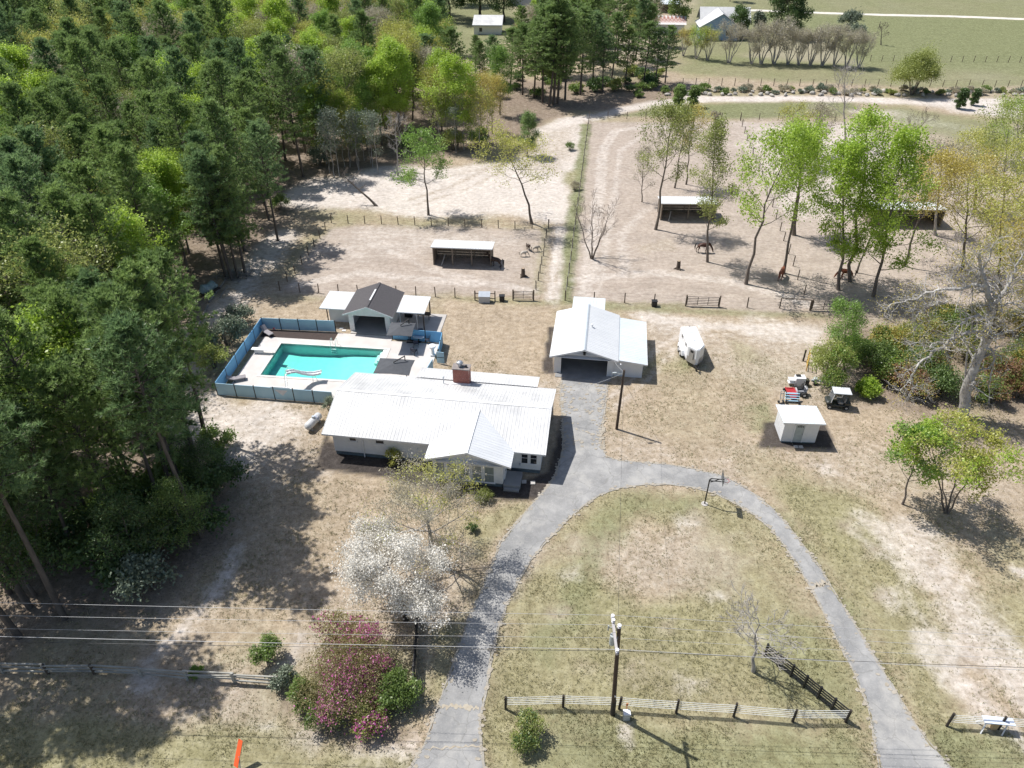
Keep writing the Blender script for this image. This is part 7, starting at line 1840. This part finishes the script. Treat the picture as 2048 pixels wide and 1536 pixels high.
# understorey and the dark mass of bushes at the near corner
for k, (px, py, s, lf, lb) in enumerate((
    (430, 985, 1.5, 'dark', 'dark green bush at the wood edge nearest the house'), (400, 1060, 1.7, 'dark', 'dark bush below the one nearest the house at the wood edge'), (345, 985, 1.6, 'mid', 'mid green bush behind the dark bushes of the wood edge'), (320, 1090, 1.9, 'dark', 'large dark bush in the near corner of the wood'), (240, 1150, 1.9, 'dark', 'dark spreading bush above the power lines at the left'), (300, 1175, 1.4, 'sage', 'grey green bush at the lowest corner of the wood'), (250, 1040, 1.8, 'mid', 'bright sided bush under the pines at left'), (180, 1100, 1.6, 'dark', 'dark bush between the leaning pine trunks'), (445, 900, 1.1, 'mid', 'small green bush at the sandy path under the pines'),
    (455, 690, 1.3, 'sage', 'grey green twiggy bush behind the left pool fence'), (430, 735, 1.2, 'olive', 'olive bush outside the left pool fence'), (480, 650, 1.1, 'sage', 'pale twiggy bush at the far left corner of the pool fence'), (405, 700, 1.1, 'olive', 'yellowish bush left of the pool fence by the path'),
    (640, 330, 1.2, 'sage', 'low grey bush at the edge of the white sand'), (560, 420, 1.0, 'mid', 'green bush at the wood edge by the paddock corner'), (905, 300, 1.5, 'olive', 'olive bush under the lime trees by the sand'), (960, 290, 1.3, 'mid', 'green bush behind the leaning tree'), (820, 300, 1.3, 'dark', 'dark bush in the litter behind the sand'),
    (1150, 380, .55, 'tan', 'dry brown shrub on the green strip by the lane fence'), (1140, 300, .6, 'mid', 'small green shrub by the upper lane fence'), (1430, 238, .7, 'tan', 'dry shrub at the far paddock fence'), (100, 1010, 1.7, 'dark', 'dark bush at the left border under the pines'), (60, 1130, 1.6, 'mid', 'green bush at the left border above the lines'))):
    b = G(px, py); set_tree('shrub', lb, 'shrub', (b.x, b.y, 0), UNDER[k % 4], s, k * 2.1, 'undergrowth of the wood', lf)
# lime trees, saplings and pines between wood and lane
for k, (bx, by, ty, kind, lf, lb) in enumerate((
    (915, 300, 128, 'H', 'lime', 'tall lime green tree left of the ochre tree'), (884, 262, 120, 'H', 'lime', 'lime green tree behind the tall lime one'), (962, 285, 160, 'A', 'ochre', 'ochre orange tree between lime trees and lane'), (985, 268, 165, 'A', 'ochre', 'second ochre tree nearer the lane'), (1000, 230, 108, 'H', 'green', 'pointed green tree before the pine group'), (640, 325, 185, 'H', 'lime', 'lime green tree at the wood edge left of the sand'), (700, 322, 195, 'H', 'lime', 'lime green tree behind the thin saplings'), (735, 300, 180, 'H', 'green', 'green tree right of the thin saplings'), (660, 300, 170, 'A', 'yellow', 'pale yellow tree over the thin saplings'), (870, 285, 150, 'A', 'yellow', 'yellow green airy tree left of the lime trees'))):
    b = G(bx, by); H = HT(bx, by, ty); src = HARD if kind == 'H' else AIRY; n0 = 15 if kind == 'H' else 13
    set_tree('clearing_tree', lb, 'tree', (b.x, b.y, 0), src[k % 3], H / n0, k, 'trees round the sand clearing', lf)
for k in range(20):
    px = 655 + k * 8.5 + rng.uniform(-6, 6) if k < 13 else 880 + (k - 13) * 16; py = rng.uniform(318, 362) if k < 13 else rng.uniform(285, 310)
    b = G(px, py); set_tree('sapling', 'thin grey sapling on the edge of the white sand', 'tree', (b.x, b.y, 0), SAPL[k % 3], rng.uniform(.7, 1.05), k, 'saplings round the sand clearing', rng.choice(['olive', 'green', 'yellow', 'sage']))
for k, (bx, by, ty, lf) in enumerate(((1085, 205, 20, 'pine'), (1098, 212, 15, 'pine'), (1107, 210, -5, 'pine'), (1115, 208, 10, 'pine'), (1130, 200, 25, 'pine2'), (1068, 196, 45, 'pine2'), (1045, 190, 50, 'pine'), (1020, 178, 60, 'pine'), (985, 172, 75, 'pine3'), (1160, 190, 20, 'pine'), (1185, 180, 30, 'pine3'), (1222, 165, 28, 'pine'), (1250, 168, 55, 'pine2'), (1285, 172, 48, 'pine'), (1310, 170, 60, 'pine3'), (1330, 166, 55, 'pine'), (1205, 185, 70, 'pine3'), (950, 150, 72, 'pine'), (960, 190, 85, 'pine'), (1140, 150, 0, 'pine'), (1180, 140, -5, 'pine2'), (1090, 150, -10, 'pine'), (1235, 130, -15, 'pine'), (1270, 120, -5, 'pine3'), (1040, 130, 15, 'pine2'), (905, 200, 60, 'pine'), (860, 215, 75, 'pine3'), (800, 250, 120, 'pine3'), (770, 262, 130, 'pine'), (825, 240, 110, 'pine2'), (1290, 90, -40, 'pine'), (1200, 90, -50, 'pine2'), (1120, 95, -40, 'pine'))):
    b = G(bx, by); H = min(24, HT(bx, by, ty))
    set_tree('tall_pine', 'dark pine in the belt between the lane end and the far houses', 'tree', (b.x, b.y, 0), PINES[k % 6], H / 18 * 1.35, k * 1.1, 'pines of the far belt', lf, sz=H / 18)
for k in range(26):
    px = rng.uniform(965, 1345); b = G(px, rng.uniform(150, 196)); set_tree('scrub_bush', 'dark scrub bush under the pines of the far belt', 'bush', (b.x, b.y, 0), BR[k % 4], rng.uniform(.8, 1.5), k, 'scrub under the far pines', rng.choice(['dark', 'mid', 'dark', 'olive']))
for k, (px, py, s, lb) in enumerate(((899, 40, 1.15, 'broad dark oak at the top left of the small barn'), (961, 38, 1.2, 'broad dark oak at the top behind the small barn'), (1008, 44, 1.0, 'dark oak at the top right of the small barn'), (845, 30, 1.1, 'dark oak at the top beside the budding wood'), (925, 10, 1.1, 'dark oak on the top edge'))):
    if k == 0: OAK = tree_meshes(390, 13, 'dark', BARK_DARK, 10, .7, .42, limbs=20, start=.28, reach=.46, rise=.35, sub=5, twigs=4, r0=.4)
    b = G(px, py); set_tree('oak_tree', lb, 'tree', (b.x, b.y, 0), OAK, s, k * 1.9, 'oaks round the small barn')
# trees along the top edge behind the houses
for k in range(44):
    px = rng.uniform(880, 1480); b = G(px, rng.uniform(-70, 8)); far_spots.append((b.x, b.y, rng.uniform(.7, 1.05), 'hard' if k % 3 else 'pine'))
for k in range(30):
    px = rng.uniform(1040, 1300); b = G(px, rng.uniform(60, 130)); far_spots.append((b.x, b.y, rng.uniform(.5, .9), 'hard' if k % 2 else 'pine'))
# far-off wood: one mass, its trees placed by geometry nodes on a cloud of points
def far_wood(name, pts, src, leaf):
    if not pts: return
    me = bpy.data.meshes.new(name); me.from_pydata([(x, y, 0) for x, y, s in pts], [], [])
    a = me.attributes.new('size', 'FLOAT', 'POINT'); a.data.foreach_set('value', [s for x, y, s in pts])
    ob = bpy.data.objects.new(name, me); COL.objects.link(ob); ob['kind'] = 'stuff'; ob['label'] = 'far-off wood reading as one mass'; ob['category'] = 'wood'
    tv = src[0]
    vs = []; fs = []; off = 0; mi = []; tn = []
    for j, m in enumerate(src):
        n = len(m.vertices); co = np.empty(n * 3, np.float32); m.vertices.foreach_get('co', co); vs.append(co.reshape(-1, 3))
        fs.append([tuple(v + off for v in p.vertices) for p in m.polygons]); mi += [j] * len(m.polygons); off += n
        if 'tint' in m.attributes: q = np.empty(n, np.float32); m.attributes['tint'].data.foreach_get('value', q); tn.append(q)
        else: tn.append(np.full(n, .5, np.float32))
    im = bpy.data.meshes.new(name + '_tree'); im.from_pydata(np.concatenate(vs).tolist(), [], [f for g in fs for f in g])
    im.materials.append(BARK); im.materials.append(LF[leaf]); im.polygons.foreach_set('material_index', mi)
    at = im.attributes.new('tint', 'FLOAT', 'POINT'); at.data.foreach_set('value', np.concatenate(tn))
    im.update()
    ng = bpy.data.node_groups.new(name, 'GeometryNodeTree')
    ng.interface.new_socket('Geometry', in_out='INPUT', socket_type='NodeSocketGeometry'); ng.interface.new_socket('Geometry', in_out='OUTPUT', socket_type='NodeSocketGeometry')
    gi = ng.nodes.new('NodeGroupInput'); go = ng.nodes.new('NodeGroupOutput'); inst = ng.nodes.new('GeometryNodeInstanceOnPoints')
    holder = bpy.data.objects.new(name + '_source', im)      # not linked to the scene
    oi = ng.nodes.new('GeometryNodeObjectInfo'); oi.inputs['Object'].default_value = holder
    na = ng.nodes.new('GeometryNodeInputNamedAttribute'); na.data_type = 'FLOAT'; na.inputs['Name'].default_value = 'size'
    rv = ng.nodes.new('FunctionNodeRandomValue'); rv.data_type = 'FLOAT_VECTOR'; rv.inputs[0].default_value = (0, 0, 0); rv.inputs[1].default_value = (.06, .06, 6.28)
    ng.links.new(gi.outputs[0], inst.inputs['Points']); ng.links.new(oi.outputs['Geometry'], inst.inputs['Instance'])
    ng.links.new(rv.outputs[0], inst.inputs['Rotation']); ng.links.new(na.outputs[0], inst.inputs['Scale']); ng.links.new(inst.outputs[0], go.inputs[0])
    md = ob.modifiers.new('trees', 'NODES'); md.node_group = ng
far_wood('far_pine_wood', [(x, y, s) for x, y, s, k in far_spots if k == 'pine'], PINES[1], 'pine')
hs = [(x, y, s) for x, y, s, k in far_spots if k == 'hard']
far_wood('far_green_wood', hs[::3], HARD[0], 'lime'); far_wood('far_budding_wood', hs[1::3], AIRY[0], 'yellow'); far_wood('far_tan_wood', hs[2::3], AIRY[1], 'tan')

# ------------------------------------------------------------------ dry grass tufts standing on the near lawns
rg = np.random.default_rng(9); n = 150000
tx = rg.uniform(-32, 58, n); ty = 20.5 + 46 * rg.random(n) ** 1.35
ci = np.clip(np.searchsorted(gx, tx) - 1, 0, NX - 1); ri = np.clip(np.searchsorted(gy, ty) - 1, 0, NY - 1)
gw = (Wt[GRASS] + Wt[LUSH] * 1.2 + Wt[LEAN] * .45 + np.clip(1 - Wt.sum(0), 0, 1) * .6)[ri, ci]
clump = vnoise(tx, ty, 2.2, 210, 3)
ok = rg.random(n) < np.clip(gw * (clump * 2.6 - .75), 0, 1)
drv = [(p.x, p.y) for p in P2[::3]]
ok &= poly_sd(tx, ty, drv) < .1
for ob__, (ua, ub, va_, vb) in ((pool, (-3.2, 19, -10.2, 3.2)), (ph, (-4, 9.5, -.6, 5.5)), (gar, (-.2, 9.2, -1, 9)), (shed, (-.1, 3.2, -.1, 2.6))):
    mi_ = (Matrix.Translation(ob__.location) @ Matrix.Rotation(ob__.rotation_euler.z, 4, 'Z')).inverted()
    ux = mi_[0][0] * tx + mi_[0][1] * ty + mi_[0][3]; vy = mi_[1][0] * tx + mi_[1][1] * ty + mi_[1][3]
    ok &= ~((ux > ua) & (ux < ub) & (vy > va_) & (vy < vb))
hi_ = hm.inverted(); hx = np.array([tuple(hi_ @ Vector((x, y, 0))) for x, y in zip(tx[ok], ty[ok])])
sel = np.where(ok)[0]; keep = ~((hx[:, 0] > -1.5) & (hx[:, 0] < 20) & (hx[:, 1] > -3.2) & (hx[:, 1] < 12)); sel = sel[keep]
tx, ty = tx[sel], ty[sel]; lush = Wt[LUSH][ri, ci][sel]; n = len(tx); nb = 4
c = np.repeat(np.stack([tx, ty, np.full(n, -.005)], 1), nb, 0) + rg.normal(size=(n * nb, 3)) * [.05, .05, 0]
a = rg.uniform(0, 6.283, n * nb); d = np.stack([np.cos(a), np.sin(a), np.zeros(n * nb)], 1)
hh = rg.uniform(.05, .17, n * nb)[:, None]; ln = rg.uniform(-.10, .10, (n * nb, 2))
tip = c + np.concatenate([ln, hh], 1); w = rg.uniform(.012, .03, n * nb)[:, None]
v = np.stack([c - d * w, c + d * w, tip], 1).reshape(-1, 3)
tn = np.repeat(np.repeat(np.clip(.75 - lush * .7 + rg.normal(size=n) * .2, 0, 1), nb), 3)
TUFT = leaf_mat('grass_blades', (.32, .31, .16), .45, .35, (.52, .46, .33))
gt = link('grass_tufts', np_mesh('grass_tufts', v, np.arange(len(v)).reshape(-1, 3), [TUFT], tn)); gt['kind'] = 'stuff'; gt['label'] = 'dry and green grass tufts on the lawns'; gt['category'] = 'grass'
print('tufts', n)
